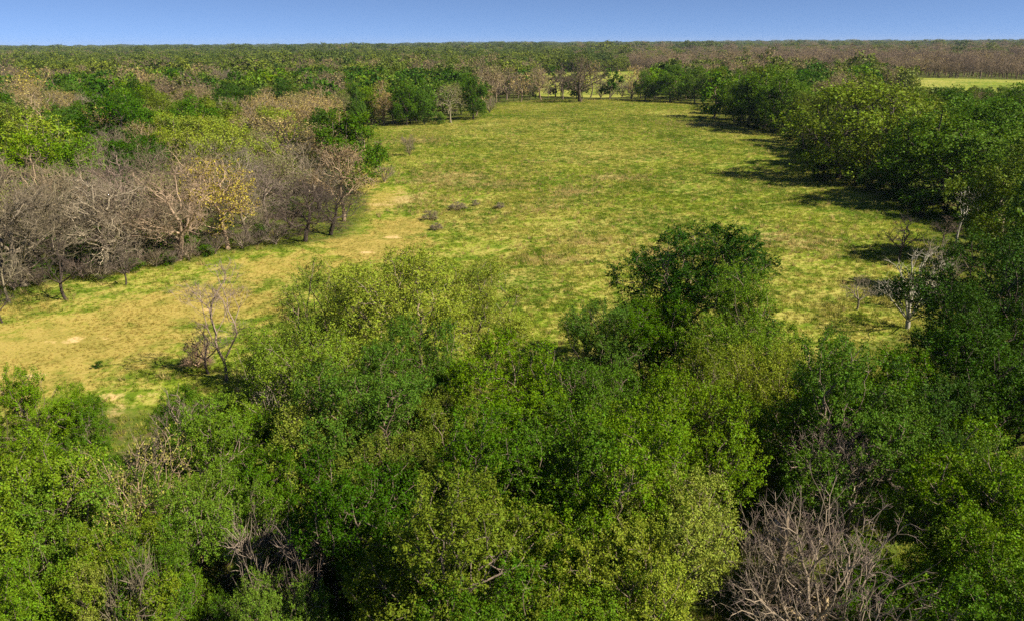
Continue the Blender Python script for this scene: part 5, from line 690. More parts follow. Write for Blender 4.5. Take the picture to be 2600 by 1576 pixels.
('leafy_tree','mid_full_c',83.4,133.8,12.4,0.94,0.66,(0.132,0.201,0.015),(0.065,0.052,0.045),'slim bright green tree, beside the feathery tree','tree','green trees of the mixed woodland'),
('budding_tree','bud_c',-67.1,165.1,10.6,1.15,3.16,(0.175,0.132,0.072),(0.28,0.21,0.14),'broad grey brown budding oak, nearest behind the wide yellow green tree','tree','budding oaks of the mixed woodland'),
('leafy_tree','far_full_b',-147.0,327.8,12.1,1.13,0.34,(0.109,0.201,0.013),(0.17,0.135,0.105),'tall bright green tree, deep in the canopy fourth behind the round golden oak','tree','green trees of the mixed woodland'),
('leafy_tree','far_full_b',107.4,291.1,12.5,1.17,1.04,(0.047,0.1,0.007),(0.19,0.16,0.115),'broad dark green tree, second beside the olive clump tree','tree','green trees of the mixed woodland'),
('leafy_tree','mid_full_a',-77.4,120.8,12.5,1.04,4.12,(0.145,0.183,0.018),(0.19,0.16,0.115),'tall olive green tree, beside the dark tree behind the bare band','tree','green trees of the mixed woodland'),
('leafy_tree','mid_full_a',-83.5,170.2,11.9,1.02,0.98,(0.04,0.084,0.006),(0.19,0.16,0.115),'tall dark green tree, deep in the canopy second behind the wide yellow green tree','tree','green trees of the mixed woodland'),
('bare_tree','bare_c',-99.6,179.8,11.5,1.15,2.13,None,(0.19,0.16,0.115),'broad bare brown tree, deep in the canopy behind the wide yellow green tree','tree','bare trees of the mixed woodland'),
('budding_tree','bud_c',-40.6,158.2,11.4,1.22,6.23,(0.387,0.268,0.119),(0.17,0.135,0.105),'broad tan budding oak, nearest behind the wide yellow green tree','tree','budding oaks of the mixed woodland'),
('leafy_tree','mid_full_d',-48.9,99.4,9.7,1.10,2.76,(0.05,0.103,0.008),(0.19,0.16,0.115),'low dark green tree, before the dark tree behind the bare band','tree','green trees of the mixed woodland'),
('leafy_tree','far_full_c',123.7,269.4,11.9,1.00,0.07,(0.134,0.173,0.019),(0.19,0.16,0.115),'slim olive green tree, deep in the canopy third behind the dark bend tree','tree','green trees of the mixed woodland'),
('leafy_tree','mid_full_a',122.9,200.9,10.0,0.96,4.36,(0.037,0.089,0.006),(0.17,0.135,0.105),'slim dark green tree, deep in the canopy beside the red trunk tree','tree','green trees of the mixed woodland'),
('leafy_tree','mid_full_c',-41.0,208.6,12.5,0.97,4.63,(0.126,0.196,0.015),(0.065,0.052,0.045),'slim bright green tree, nearest beside the round golden oak','tree','green trees of the mixed woodland'),
('leafy_tree','mid_full_a',-64.8,151.0,10.2,1.12,5.90,(0.074,0.13,0.01),(0.065,0.052,0.045),'low mid green tree, nearest behind the wide yellow green tree','tree','green trees of the mixed woodland'),
('leafy_tree','far_full_c',114.0,284.1,12.0,1.19,3.19,(0.044,0.097,0.006),(0.19,0.16,0.115),'broad dark green tree, third beside the olive clump tree','tree','green trees of the mixed woodland'),
('leafy_tree','mid_open_a',-55.0,137.2,9.6,0.94,0.14,(0.257,0.276,0.03),(0.065,0.052,0.045),'slim yellow green tree, second behind the wide yellow green tree','tree','green trees of the mixed woodland'),
('leafy_tree','mid_full_b',84.6,146.1,13.0,1.15,4.04,(0.064,0.125,0.009),(0.19,0.16,0.115),'broad mid green tree, second beside the feathery tree','tree','green trees of the mixed woodland'),
('leafy_tree','mid_open_a',-51.4,133.6,10.1,0.93,0.92,(0.234,0.294,0.032),(0.065,0.052,0.045),'slim yellow green tree, nearest behind the wide yellow green tree','tree','green trees of the mixed woodland'),
('leafy_tree','far_full_c',-27.3,221.1,10.3,1.19,2.61,(0.039,0.089,0.006),(0.065,0.052,0.045),'broad dark green tree, beside the tall pale tan oak','tree','green trees of the mixed woodland'),
('leafy_tree','mid_full_c',-69.6,116.1,10.4,1.22,3.00,(0.131,0.213,0.016),(0.065,0.052,0.045),'broad bright green tree, beside the dark tree behind the bare band','tree','green trees of the mixed woodland'),
('leafy_tree','far_full_b',67.8,236.4,11.9,1.15,1.66,(0.141,0.227,0.015),(0.19,0.16,0.115),'broad bright green tree, behind the dark bend tree','tree','green trees of the mixed woodland'),
('bare_tree','bare_d',-31.6,105.1,10.0,1.20,2.41,None,(0.19,0.16,0.115),'broad bare brown tree, before the lime hanging tree','tree','bare trees of the mixed woodland'),
('budding_tree','far_bud_b',-0.6,326.3,10.4,1.01,2.48,(0.22,0.168,0.088),(0.17,0.135,0.105),'low grey brown budding oak, deep in the canopy behind the great oak','tree','budding oaks of the mixed woodland'),
('budding_tree','bud_c',-49.8,179.9,9.9,1.17,4.70,(0.313,0.254,0.095),(0.17,0.135,0.105),'broad tan budding oak, deep in the canopy third behind the wide yellow green tree','tree','budding oaks of the mixed woodland'),
('bare_tree','far_bare_a',2.9,313.3,10.3,0.94,2.24,None,(0.19,0.16,0.115),'slim bare brown tree, behind the great oak','tree','bare trees of the mixed woodland'),
('leafy_tree','mid_full_a',44.7,59.6,13.5,0.94,1.38,(0.101,0.171,0.012),(0.19,0.16,0.115),'slim bright green tree, beside the pale dead fan','tree','green trees of the mixed woodland'),
('leafy_tree','far_full_c',-29.7,301.9,13.1,1.07,1.01,(0.052,0.108,0.007),(0.19,0.16,0.115),'tall dark green tree, deep in the canopy nearest beside the great oak','tree','green trees of the mixed woodland'),
('budding_tree','bud_c',-128.2,196.8,11.3,1.12,2.07,(0.345,0.245,0.102),(0.19,0.16,0.115),'round tan budding oak, deep in the canopy sixth behind the wide yellow green tree','tree','budding oaks of the mixed woodland'),
('leafy_tree','mid_full_a',107.5,172.1,10.9,1.10,3.02,(0.071,0.132,0.009),(0.17,0.135,0.105),'round mid green tree, deep in the canopy behind the feathery tree','tree','green trees of the mixed woodland'),
('leafy_tree','mid_full_c',-98.3,168.4,9.8,1.04,4.23,(0.067,0.133,0.009),(0.19,0.16,0.115),'low mid green tree, deep in the canopy second behind the wide yellow green tree','tree','green trees of the mixed woodland'),
('budding_tree','bud_c',-121.9,198.8,10.5,1.06,2.51,(0.276,0.213,0.086),(0.19,0.16,0.115),'round tan budding oak, deep in the canopy fifth behind the wide yellow green tree','tree','budding oaks of the mixed woodland'),
('leafy_tree','far_full_c',100.9,250.3,11.7,1.15,5.95,(0.045,0.091,0.007),(0.17,0.135,0.105),'broad dark green tree, deep in the canopy behind the dark bend tree','tree','green trees of the mixed woodland'),
('leafy_tree','far_full_c',-145.9,255.0,13.1,1.21,4.95,(0.047,0.1,0.007),(0.17,0.135,0.105),'broad dark green tree, deep in the canopy fifth beside the round golden oak','tree','green trees of the mixed woodland'),
('budding_tree','bud_b',-55.1,193.2,10.0,1.04,0.61,(0.345,0.274,0.1),(0.19,0.16,0.115),'low tan budding oak, before the round golden oak','tree','budding oaks of the mixed woodland'),
('budding_tree','far_bud_a',-7.5,278.4,13.3,0.95,1.79,(0.208,0.173,0.084),(0.28,0.21,0.14),'slim grey brown budding oak, deep in the canopy behind the last dark wall tree','tree','budding oaks of the mixed woodland'),
('budding_tree','far_bud_b',-9.8,269.0,9.7,1.22,1.93,(0.193,0.166,0.082),(0.19,0.16,0.115),'broad grey brown budding oak, deep in the canopy behind the last dark wall tree','tree','budding oaks of the mixed woodland'),
('leafy_tree','mid_full_a',-58.5,199.4,12.7,0.98,0.99,(0.042,0.092,0.007),(0.065,0.052,0.045),'slim dark green tree, nearest beside the round golden oak','tree','green trees of the mixed woodland'),
('bare_tree','far_bare_a',-114.2,301.7,12.1,0.95,0.29,None,(0.19,0.16,0.115),'slim bare brown tree, deep in the canopy behind the round golden oak','tree','bare trees of the mixed woodland'),
('budding_tree','far_bud_b',-160.4,259.2,13.3,1.11,4.71,(0.305,0.255,0.051),(0.19,0.16,0.115),'tall ochre budding oak, deep in the canopy nearest beside the round golden oak','tree','budding oaks of the mixed woodland'),
('leafy_tree','far_full_c',-143.3,293.7,12.3,1.10,5.14,(0.13,0.214,0.017),(0.17,0.135,0.105),'tall bright green tree, deep in the canopy beside the round golden oak','tree','green trees of the mixed woodland'),
('leafy_tree','far_full_b',-87.7,251.8,11.3,1.10,0.04,(0.101,0.162,0.011),(0.065,0.052,0.045),'round bright green tree, deep in the canopy beside the round golden oak','tree','green trees of the mixed woodland'),
('budding_tree','bud_c',-57.1,179.2,10.8,1.04,2.37,(0.291,0.243,0.09),(0.28,0.21,0.14),'round tan budding oak, deep in the canopy second behind the wide yellow green tree','tree','budding oaks of the mixed woodland'),
('budding_tree','bud_a',-119.4,191.4,10.9,1.00,3.13,(0.297,0.229,0.09),(0.19,0.16,0.115),'slim tan budding oak, deep in the canopy fourth behind the wide yellow green tree','tree','budding oaks of the mixed woodland'),
('leafy_tree','mid_full_b',67.6,127.4,10.8,0.96,4.52,(0.085,0.167,0.011),(0.19,0.16,0.115),'slim mid green tree, nearest beside the feathery tree','tree','green trees of the mixed woodland'),
('budding_tree','far_bud_a',-120.6,277.2,10.3,1.03,0.81,(0.233,0.182,0.094),(0.17,0.135,0.105),'low grey brown budding oak, deep in the canopy fourth beside the round golden oak','tree','budding oaks of the mixed woodland'),
('budding_tree','far_bud_b',11.5,312.1,11.1,1.19,2.23,(0.189,0.15,0.08),(0.19,0.16,0.115),'broad grey brown budding oak, second behind the great oak','tree','budding oaks of the mixed woodland'),
('budding_tree','far_bud_a',-142.6,220.5,11.2,1.11,4.30,(0.369,0.286,0.112),(0.28,0.21,0.14),'round tan budding oak, deep in the canopy third beside the round golden oak','tree','budding oaks of the mixed woodland'),
('budding_tree','far_bud_b',-106.3,239.4,10.5,1.10,3.93,(0.175,0.132,0.073),(0.17,0.135,0.105),'round grey brown budding oak, deep in the canopy third beside the round golden oak','tree','budding oaks of the mixed woodland'),
('leafy_tree','far_full_a',-89.1,260.0,10.4,1.03,1.92,(0.146,0.233,0.016),(0.19,0.16,0.115),'round bright green tree, deep in the canopy nearest behind the round golden oak','tree','green trees of the mixed woodland'),
('budding_tree','bud_a',-78.9,192.9,12.7,1.03,0.98,(0.212,0.174,0.093),(0.28,0.21,0.14),'tall grey brown budding oak, deep in the canopy behind the wide yellow green tree','tree','budding oaks of the mixed woodland'),
('budding_tree','far_bud_b',-152.0,240.3,10.1,1.09,4.46,(0.354,0.27,0.058),(0.19,0.16,0.115),'low ochre budding oak, deep in the canopy beside the round golden oak','tree','budding oaks of the mixed woodland'),
('leafy_tree','far_full_a',-114.2,293.0,11.6,0.95,4.70,(0.041,0.088,0.006),(0.19,0.16,0.115),'slim dark green tree, deep in the canopy third behind the round golden oak','tree','green trees of the mixed woodland'),
('leafy_tree','far_full_a',64.5,312.7,13.2,0.97,4.57,(0.05,0.1,0.007),(0.17,0.135,0.105),'slim dark green tree, behind the tip tree','tree','green trees of the mixed woodland'),
('budding_tree','bud_c',-45.8,186.5,11.0,1.14,2.82,(0.207,0.161,0.09),(0.28,0.21,0.14),'broad grey brown budding oak, before the round golden oak','tree','budding oaks of the mixed woodland'),
('leafy_tree','far_full_b',-48.2,253.9,12.6,1.02,2.80,(0.127,0.206,0.015),(0.065,0.052,0.045),'tall bright green tree, nearest behind the round golden oak','tree','green trees of the mixed woodland'),
('budding_tree','far_bud_b',-54.8,232.8,11.6,1.06,0.26,(0.185,0.144,0.077),(0.17,0.135,0.105),'round grey brown budding oak, nearest behind the round golden oak','tree','budding oaks of the mixed woodland'),
('leafy_tree','far_full_a',146.4,320.8,10.6,1.25,4.44,(0.047,0.113,0.008),(0.19,0.16,0.115),'broad dark green tree, deep in the canopy fourth beside the olive clump tree','tree','green trees of the mixed woodland'),
('leafy_tree','mid_full_a',83.0,124.2,14.6,1.08,2.82,(0.079,0.142,0.01),(0.065,0.052,0.045),'tall mid green tree, beside the feathery tree','tree','green trees of the mixed woodland'),
('budding_tree','far_bud_b',-120.0,264.9,9.5,1.17,5.03,(0.229,0.166,0.095),(0.17,0.135,0.105),'broad grey brown budding oak, deep in the canopy third beside the round golden oak','tree','budding oaks of the mixed woodland'),
('leafy_tree','far_full_a',-112.3,279.9,11.3,1.07,1.94,(0.111,0.18,0.012),(0.065,0.052,0.045),'round bright green tree, deep in the canopy second behind the round golden oak','tree','green trees of the mixed woodland'),
('leafy_tree','far_full_b',-22.7,260.8,12.7,0.99,2.21,(0.063,0.128,0.009),(0.19,0.16,0.115),'slim mid green tree, behind the last dark wall tree','tree','green trees of the mixed woodland'),
('budding_tree','far_bud_a',-149.6,245.8,10.7,0.97,3.86,(0.319,0.253,0.054),(0.28,0.21,0.14),'slim ochre budding oak, deep in the canopy second beside the round golden oak','tree','budding oaks of the mixed woodland'),
('leafy_tree','mid_full_d',-94.2,145.5,11.1,1.24,2.65,(0.068,0.141,0.009),(0.17,0.135,0.105),'broad mid green tree, deep in the canopy beside the wide yellow green tree','tree','green trees of the mixed woodland'),
('leafy_tree','mid_full_c',-84.5,138.4,10.9,1.10,1.86,(0.075,0.144,0.01),(0.17,0.135,0.105),'round mid green tree, beside the wide yellow green tree','tree','green trees of the mixed woodland'),
('budding_tree','far_bud_b',-12.9,299.4,12.9,1.08,2.74,(0.228,0.181,0.095),(0.17,0.135,0.105),'tall grey brown budding oak, beside the great oak','tree','budding oaks of the mixed woodland'),
('leafy_tree','mid_open_a',-50.8,141.7,9.6,1.02,0.05,(0.207,0.247,0.027),(0.17,0.135,0.105),'low yellow green tree, behind the wide yellow green tree','tree','green trees of the mixed woodland'),
('budding_tree','far_bud_b',-135.3,230.6,9.7,0.94,3.02,(0.365,0.272,0.11),(0.19,0.16,0.115),'slim tan budding oak, deep in the canopy nearest beside the round golden oak','tree','budding oaks of the mixed woodland'),
('leafy_tree','mid_full_b',-86.1,183.4,12.0,0.99,2.44,(0.119,0.16,0.016),(0.19,0.16,0.115),'slim olive green tree, deep in the canopy third behind the wide yellow green tree','tree','green trees of the mixed woodland'),
('leafy_tree','far_full_a',-60.1,301.6,11.5,1.13,6.11,(0.044,0.095,0.007),(0.065,0.052,0.045),'round dark green tree, deep in the canopy beside the great oak','tree','green trees of the mixed woodland'),
('leafy_tree','far_full_b',26.3,310.8,10.0,1.15,4.12,(0.048,0.104,0.007),(0.065,0.052,0.045),'broad dark green tree, behind the great oak','tree','green trees of the mixed woodland'),
('budding_tree','far_bud_a',-64.6,273.0,11.4,0.94,5.06,(0.197,0.151,0.079),(0.19,0.16,0.115),'slim grey brown budding oak, deep in the canopy second behind the round golden oak','tree','budding oaks of the mixed woodland'),
('budding_tree','far_bud_b',-83.0,222.4,10.3,1.01,5.44,(0.216,0.181,0.095),(0.17,0.135,0.105),'low grey brown budding oak, deep in the canopy nearest beside the round golden oak','tree','budding oaks of the mixed woodland'),
('budding_tree','far_bud_a',-11.6,314.0,11.0,0.94,4.63,(0.231,0.177,0.093),(0.19,0.16,0.115),'slim grey brown budding oak, deep in the canopy third beside the great oak','tree','budding oaks of the mixed woodland'),
('budding_tree','bud_a',-41.2,168.4,11.0,1.14,4.61,(0.313,0.231,0.091),(0.17,0.135,0.105),'round tan budding oak, nearest behind the wide yellow green tree','tree','budding oaks of the mixed woodland'),
('budding_tree','far_bud_a',-146.1,235.0,10.2,0.99,1.81,(0.316,0.252,0.048),(0.17,0.135,0.105),'slim ochre budding oak, deep in the canopy nearest beside the round golden oak','tree','budding oaks of the mixed woodland'),
('budding_tree','bud_a',-77.0,159.6,9.7,1.06,2.15,(0.362,0.27,0.106),(0.28,0.21,0.14),'low tan budding oak, nearest behind the wide yellow green tree','tree','budding oaks of the mixed woodland'),
('leafy_tree','far_full_c',-59.6,267.4,12.7,1.01,3.28,(0.048,0.104,0.008),(0.17,0.135,0.105),'tall dark green tree, deep in the canopy third behind the round golden oak','tree','green trees of the mixed woodland'),
('leafy_tree','mid_full_b',80.5,187.3,12.3,1.01,1.63,(0.129,0.154,0.017),(0.065,0.052,0.045),'tall olive green tree, beside the red trunk tree','tree','green trees of the mixed woodland'),
('leafy_tree','far_full_a',107.7,252.9,13.1,0.97,1.58,(0.151,0.18,0.022),(0.19,0.16,0.115),'slim olive green tree, deep in the canopy second behind the dark bend tree','tree','green trees of the mixed woodland'),
('leafy_tree','mid_full_a',76.7,132.6,10.8,0.95,5.30,(0.066,0.132,0.009),(0.17,0.135,0.105),'slim mid green tree, second beside the feathery tree','tree','green trees of the mixed woodland'),
('leafy_tree','mid_full_c',-70.5,139.3,12.8,1.03,1.92,(0.069,0.143,0.01),(0.19,0.16,0.115),'tall mid green tree, nearest beside the wide yellow green tree','tree','green trees of the mixed woodland'),
('leafy_tree','far_full_a',-149.5,287.0,12.2,1.03,3.16,(0.04,0.089,0.006),(0.17,0.135,0.105),'tall dark green tree, deep in the canopy fifth beside the round golden oak','tree','green trees of the mixed woodland'),
('budding_tree','bud_b',-21.4,93.9,11.1,0.93,5.47,(0.233,0.167,0.097),(0.28,0.21,0.14),'slim grey brown budding oak, behind the thin leaning bare tree','tree','budding oaks of the mixed woodland'),
('leafy_tree','far_full_b',-33.5,219.2,10.8,0.93,1.87,(0.05,0.1,0.007),(0.19,0.16,0.115),'slim dark green tree, nearest behind the round golden oak','tree','green trees of the mixed woodland'),
('budding_tree','far_bud_b',52.6,313.3,11.9,0.93,1.02,(0.172,0.144,0.072),(0.28,0.21,0.14),'slim grey brown budding oak, behind the tip tree','tree','budding oaks of the mixed woodland'),
('leafy_tree','mid_full_c',84.8,155.6,12.1,1.00,5.08,(0.103,0.176,0.011),(0.17,0.135,0.105),'slim bright green tree, deep in the canopy behind the feathery tree','tree','green trees of the mixed woodland'),
('budding_tree','far_bud_a',-40.5,247.1,9.9,1.12,5.20,(0.325,0.24,0.097),(0.19,0.16,0.115),'low tan budding oak, behind the round golden oak','tree','budding oaks of the mixed woodland'),
('leafy_tree','mid_full_a',63.4,167.4,11.3,0.99,3.31,(0.122,0.16,0.017),(0.19,0.16,0.115),'slim olive green tree, before the red trunk tree','tree','green trees of the mixed woodland'),
('budding_tree','bud_a',-133.5,206.1,10.6,1.02,0.46,(0.348,0.269,0.103),(0.19,0.16,0.115),'round tan budding oak far back in the canopy behind the wide yellow green tree','tree','budding oaks of the mixed woodland'),
('budding_tree','far_bud_a',-71.8,275.2,11.5,0.99,4.15,(0.194,0.147,0.08),(0.17,0.135,0.105),'slim grey brown budding oak, deep in the canopy third behind the round golden oak','tree','budding oaks of the mixed woodland'),
('budding_tree','far_bud_b',-10.5,232.1,9.8,1.11,3.64,(0.306,0.216,0.086),(0.28,0.21,0.14),'low tan budding oak, behind the last dark wall tree','tree','budding oaks of the mixed woodland'),
('budding_tree','far_bud_b',-103.1,259.6,10.0,1.04,5.60,(0.179,0.148,0.08),(0.19,0.16,0.115),'low grey brown budding oak, deep in the canopy third beside the round golden oak','tree','budding oaks of the mixed woodland'),
('budding_tree','far_bud_a',-148.1,316.4,12.1,1.12,0.48,(0.365,0.269,0.103),(0.28,0.21,0.14),'tall tan budding oak, deep in the canopy behind the round golden oak','tree','budding oaks of the mixed woodland'),
('leafy_tree','mid_full_c',-72.8,126.3,12.2,0.93,3.23,(0.069,0.14,0.01),(0.19,0.16,0.115),'slim mid green tree, beside the wide yellow green tree','tree','green trees of the mixed woodland'),
('budding_tree','bud_a',-39.8,114.2,9.9,0.99,1.07,(0.208,0.229,0.061),(0.28,0.21,0.14),'slim olive budding oak, behind the lime hanging tree','tree','budding oaks of the mixed woodland'),
('budding_tree','far_bud_b',-11.6,329.7,12.2,1.06,2.67,(0.214,0.164,0.092),(0.28,0.21,0.14),'tall grey brown budding oak, deep in the canopy behind the great oak','tree','budding oaks of the mixed woodland'),
('leafy_tree','mid_open_b',-52.3,115.7,9.8,1.04,3.18,(0.204,0.247,0.025),(0.065,0.052,0.045),'low yellow green tree, behind the dark tree behind the bare band','tree','green trees of the mixed woodland'),
('leafy_tree','mid_full_b',100.0,170.9,11.0,1.04,2.33,(0.126,0.187,0.014),(0.19,0.16,0.115),'round bright green tree, deep in the canopy behind the feathery tree','tree','green trees of the mixed woodland'),
('budding_tree','far_bud_b',11.7,300.9,11.3,0.95,1.05,(0.289,0.23,0.091),(0.28,0.21,0.14),'slim tan budding oak, second behind the great oak','tree','budding oaks of the mixed woodland'),
('budding_tree','far_bud_a',-101.5,227.5,10.4,1.06,3.47,(0.193,0.143,0.081),(0.17,0.135,0.105),'low grey brown budding oak, deep in the canopy second beside the round golden oak','tree','budding oaks of the mixed woodland'),
('budding_tree','bud_b',-28.2,121.3,10.9,1.07,0.83,(0.23,0.174,0.098),(0.28,0.21,0.14),'round grey brown budding oak, beside the broad tan oak','tree','budding oaks of the mixed woodland'),
('budding_tree','far_bud_b',-145.9,306.8,10.1,0.94,0.31,(0.318,0.23,0.099),(0.19,0.16,0.115),'slim tan budding oak, deep in the canopy third behind the round golden oak','tree','budding oaks of the mixed woodland'),
('bare_tree','far_bare_a',11.8,321.4,9.6,1.12,1.24,None,(0.28,0.21,0.14),'low bare brown tree, behind the great oak','tree','bare trees of the mixed woodland'),
('budding_tree','far_bud_b',-146.2,227.9,11.4,0.93,3.20,(0.349,0.269,0.112),(0.17,0.135,0.105),'slim tan budding oak, deep in the canopy second beside the round golden oak','tree','budding oaks of the mixed woodland'),
('bare_tree','bare_b',-54.9,98.9,10.1,0.92,0.93,None,(0.17,0.135,0.105),'slim bare brown tree, before the dark tree behind the bare band','tree','bare trees of the mixed woodland'),
('budding_tree','far_bud_b',-124.5,281.7,10.3,1.11,2.19,(0.189,0.15,0.077),(0.19,0.16,0.115),'low grey brown budding oak, deep in the canopy fifth beside the round golden oak','tree','budding oaks of the mixed woodland'),
('budding_tree','far_bud_a',-104.9,232.4,10.0,0.94,0.27,(0.179,0.138,0.075),(0.19,0.16,0.115),'slim grey brown budding oak, deep in the canopy nearest beside the round golden oak','tree','budding oaks of the mixed woodland'),
('bare_tree','bare_b',-59.6,113.8,10.0,1.01,4.41,None,(0.19,0.16,0.115),'low bare brown tree, behind the dark tree behind the bare band','tree','bare trees of the mixed woodland'),
('budding_tree','far_bud_b',-162.5,267.6,9.6,1.20,0.82,(0.334,0.27,0.063),(0.17,0.135,0.105),'broad ochre budding oak, deep in the canopy nearest beside the round golden oak','tree','budding oaks of the mixed woodland'),
('budding_tree','bud_a',-79.9,199.5,11.3,0.98,4.98,(0.205,0.165,0.081),(0.17,0.135,0.105),'slim grey brown budding oak, deep in the canopy nearest behind the wide yellow green tree','tree','budding oaks of the mixed woodland'),
('budding_tree','far_bud_a',-58.9,259.2,10.1,1.15,6.19,(0.179,0.16,0.08),(0.28,0.21,0.14),'broad grey brown budding oak, deep in the canopy nearest behind the round golden oak','tree','budding oaks of the mixed woodland'),
('leafy_tree','mid_full_c',-66.8,144.8,10.6,1.02,0.65,(0.116,0.196,0.014),(0.19,0.16,0.115),'round bright green tree, behind the wide yellow green tree','tree','green trees of the mixed woodland'),
('bare_tree','bare_d',-43.0,107.1,9.6,0.96,4.48,None,(0.19,0.16,0.115),'slim bare brown tree, beside the dark tree behind the bare band','tree','bare trees of the mixed woodland'),
('leafy_tree','far_full_c',-91.2,272.2,11.5,1.00,1.81,(0.104,0.166,0.011),(0.17,0.135,0.105),'slim bright green tree, deep in the canopy nearest behind the round golden oak','tree','green trees of the mixed woodland'),
('leafy_tree','mid_full_c',-28.2,215.0,10.3,1.04,1.56,(0.042,0.086,0.006),(0.065,0.052,0.045),'low dark green tree, beside the round golden oak','tree','green trees of the mixed woodland'),
('leafy_tree','far_full_a',-103.7,247.0,13.3,0.93,4.30,(0.109,0.136,0.016),(0.19,0.16,0.115),'slim olive green tree, deep in the canopy second beside the round golden oak','tree','green trees of the mixed woodland'),
('leafy_tree','far_full_c',25.9,319.0,10.5,0.95,4.88,(0.045,0.094,0.007),(0.065,0.052,0.045),'slim dark green tree, behind the great oak','tree','green trees of the mixed woodland'),
('budding_tree','far_bud_a',-11.5,291.5,9.8,0.98,5.30,(0.181,0.165,0.085),(0.17,0.135,0.105),'slim grey brown budding oak, second beside the great oak','tree','budding oaks of the mixed woodland'),
('leafy_tree','mid_full_b',-59.0,92.1,11.2,1.08,1.72,(0.134,0.208,0.014),(0.065,0.052,0.045),'round bright green tree, behind the brown gap oak','tree','green trees of the mixed woodland'),]

PASTURE = pasture_group()

def ground_material():
    m, b, out = material('ground')
    ge = b.n('ShaderNodeNewGeometry')
    P = ge.outputs['Position']
    g = b.n('ShaderNodeGroup'); g.node_tree = PASTURE
    b.t.links.new(P, g.inputs[0])
    col = g.outputs[0]
    wood = b.n('ShaderNodeAttribute', attribute_name='wood').outputs['Fac']
    n = b.noise(P, 0.35, 5, 0.65)
    n2 = b.noise(P, 2.5, 3, 0.7)
    litter = b.mix(b.ramp(n, 0.36, 0.54), (0.100, 0.075, 0.036), (0.080, 0.115, 0.014))
    litter = b.mix(b.math('MULTIPLY', b.ramp(n2, 0.5, 0.75), 0.6), litter, (0.20, 0.14, 0.07))
    f = b.ramp(b.math('ADD', wood, b.math('MULTIPLY', b.math('SUBTRACT', n, 0.5), 0.9)), 0.3, 0.8)
    col = b.mix(f, col, litter)
    bp = b.n('ShaderNodeBump', {'Strength': 0.7, 'Distance': 0.15, 'Height': b.noise(P, 1.6, 5, 0.7)})
    p = b.n('ShaderNodeBsdfPrincipled', {'Base Color': col, 'Roughness': 0.95, 'Specular IOR Level': 0.1, 'Normal': bp.outputs[0]})
    b.t.links.new(p.outputs[0], out.inputs[0])
    return m

def grass_material(name, gain, dry=0.0):
    m, b, out = material(name)
    ge = b.n('ShaderNodeNewGeometry')
    oi = b.n('ShaderNodeObjectInfo')
    g = b.n('ShaderNodeGroup'); g.node_tree = PASTURE
    b.t.links.new(ge.outputs['Position'], g.inputs[0])
    col = b.mix(b.math('MULTIPLY', oi.outputs['Random'], dry), g.outputs[0], (0.46, 0.36, 0.16))
    hs = b.n('ShaderNodeHueSaturation', {'Value': b.math('MULTIPLY_ADD', ge.outputs['Random Per Island'], 0.6, gain - 0.3), 'Color': col})
    p = b.n('ShaderNodeBsdfDiffuse', {'Color': hs.outputs[0]})
    t = b.n('ShaderNodeBsdfTranslucent', {'Color': hs.outputs[0]})
    mx = b.n('ShaderNodeMixShader', {0: 0.5, 1: p.outputs[0], 2: t.outputs[0]})
    b.t.links.new(mx.outputs[0], out.inputs[0])
    return m

M_LEAF = leaf_material('leaves')
M_BUD = leaf_material('buds_and_catkins', 0.25, 0.7, 0.6, 0.03)
M_BARK = bark_material('bark')
M_GROUND = ground_material()

# ------------------------------------------------------------------ terrain
def terrain(x, y):
    x = np.asarray(x, dtype=float); y = np.asarray(y, dtype=float)
    z = 0.35 * np.sin(x * 0.031 + 1.3) * np.cos(y * 0.027) + 0.18 * np.sin(x * 0.083 + y * 0.061)
    z = z * np.clip((y - 40) / 60, 0, 1)
    far = np.clip((y - 900) / 4200, 0, 1)
    z = z + far ** 1.2 * (9.0 + 3.0 * np.sin(x * 0.0011 + 0.6) + 2.0 * np.sin(x * 0.0031 + 2.0))
    return z

def in_poly(px, py, poly):
    px = np.asarray(px); py = np.asarray(py)
    ins = np.zeros(px.shape, dtype=bool)
    n = len(poly)
    for i in range(n):
        x0, y0 = poly[i]; x1, y1 = poly[(i + 1) % n]
        c = ((y0 > py) != (y1 > py)) & (px < (x1 - x0) * (py - y0) / (y1 - y0 + 1e-9) + x0)
        ins ^= c
    return ins

def spaced(a, b, s0, growth):
    v, s = [a], s0
    while v[-1] < b:
        v.append(v[-1] + s); s *= growth
    return v

def build_ground():
    ys = np.array([-60, -40, -20] + spaced(0, 420, 2.5, 1.0) + spaced(430, 7000, 12, 1.06))
    xp = np.array(spaced(0, 240, 2.5, 1.0) + spaced(250, 7000, 12, 1.08))
    xs = np.concatenate([-xp[:0:-1], xp])
    X, Y = np.meshgrid(xs, ys)
    Z = terrain(X, Y)
    v = np.stack([X, Y, Z], -1).reshape(-1, 3)
    nx, ny = len(xs), len(ys)
    i = (np.arange(ny - 1)[:, None] * nx + np.arange(nx - 1)[None]).ravel()
    f = np.stack([i, i + 1, i + nx + 1, i + nx], -1)
    me = mesh_from('ground', v, f, M_GROUND, True)
    wood = np.ones(len(v))
    for poly in [FIELD] + FAR_FIELDS:
        wood[in_poly(v[:, 0], v[:, 1], poly)] = 0
    W = wood.reshape(ny, nx)
    for _ in range(2):
        W[1:-1, 1:-1] = (W[1:-1, 1:-1] * 2 + W[:-2, 1:-1] + W[2:, 1:-1] + W[1:-1, :-2] + W[1:-1, 2:]) / 6
    at = me.attributes.new('wood', 'FLOAT', 'POINT')
    at.data.foreach_set('value', W.ravel().astype(np.float32))
    return props(link('ground', me), kind='structure')

build_ground()

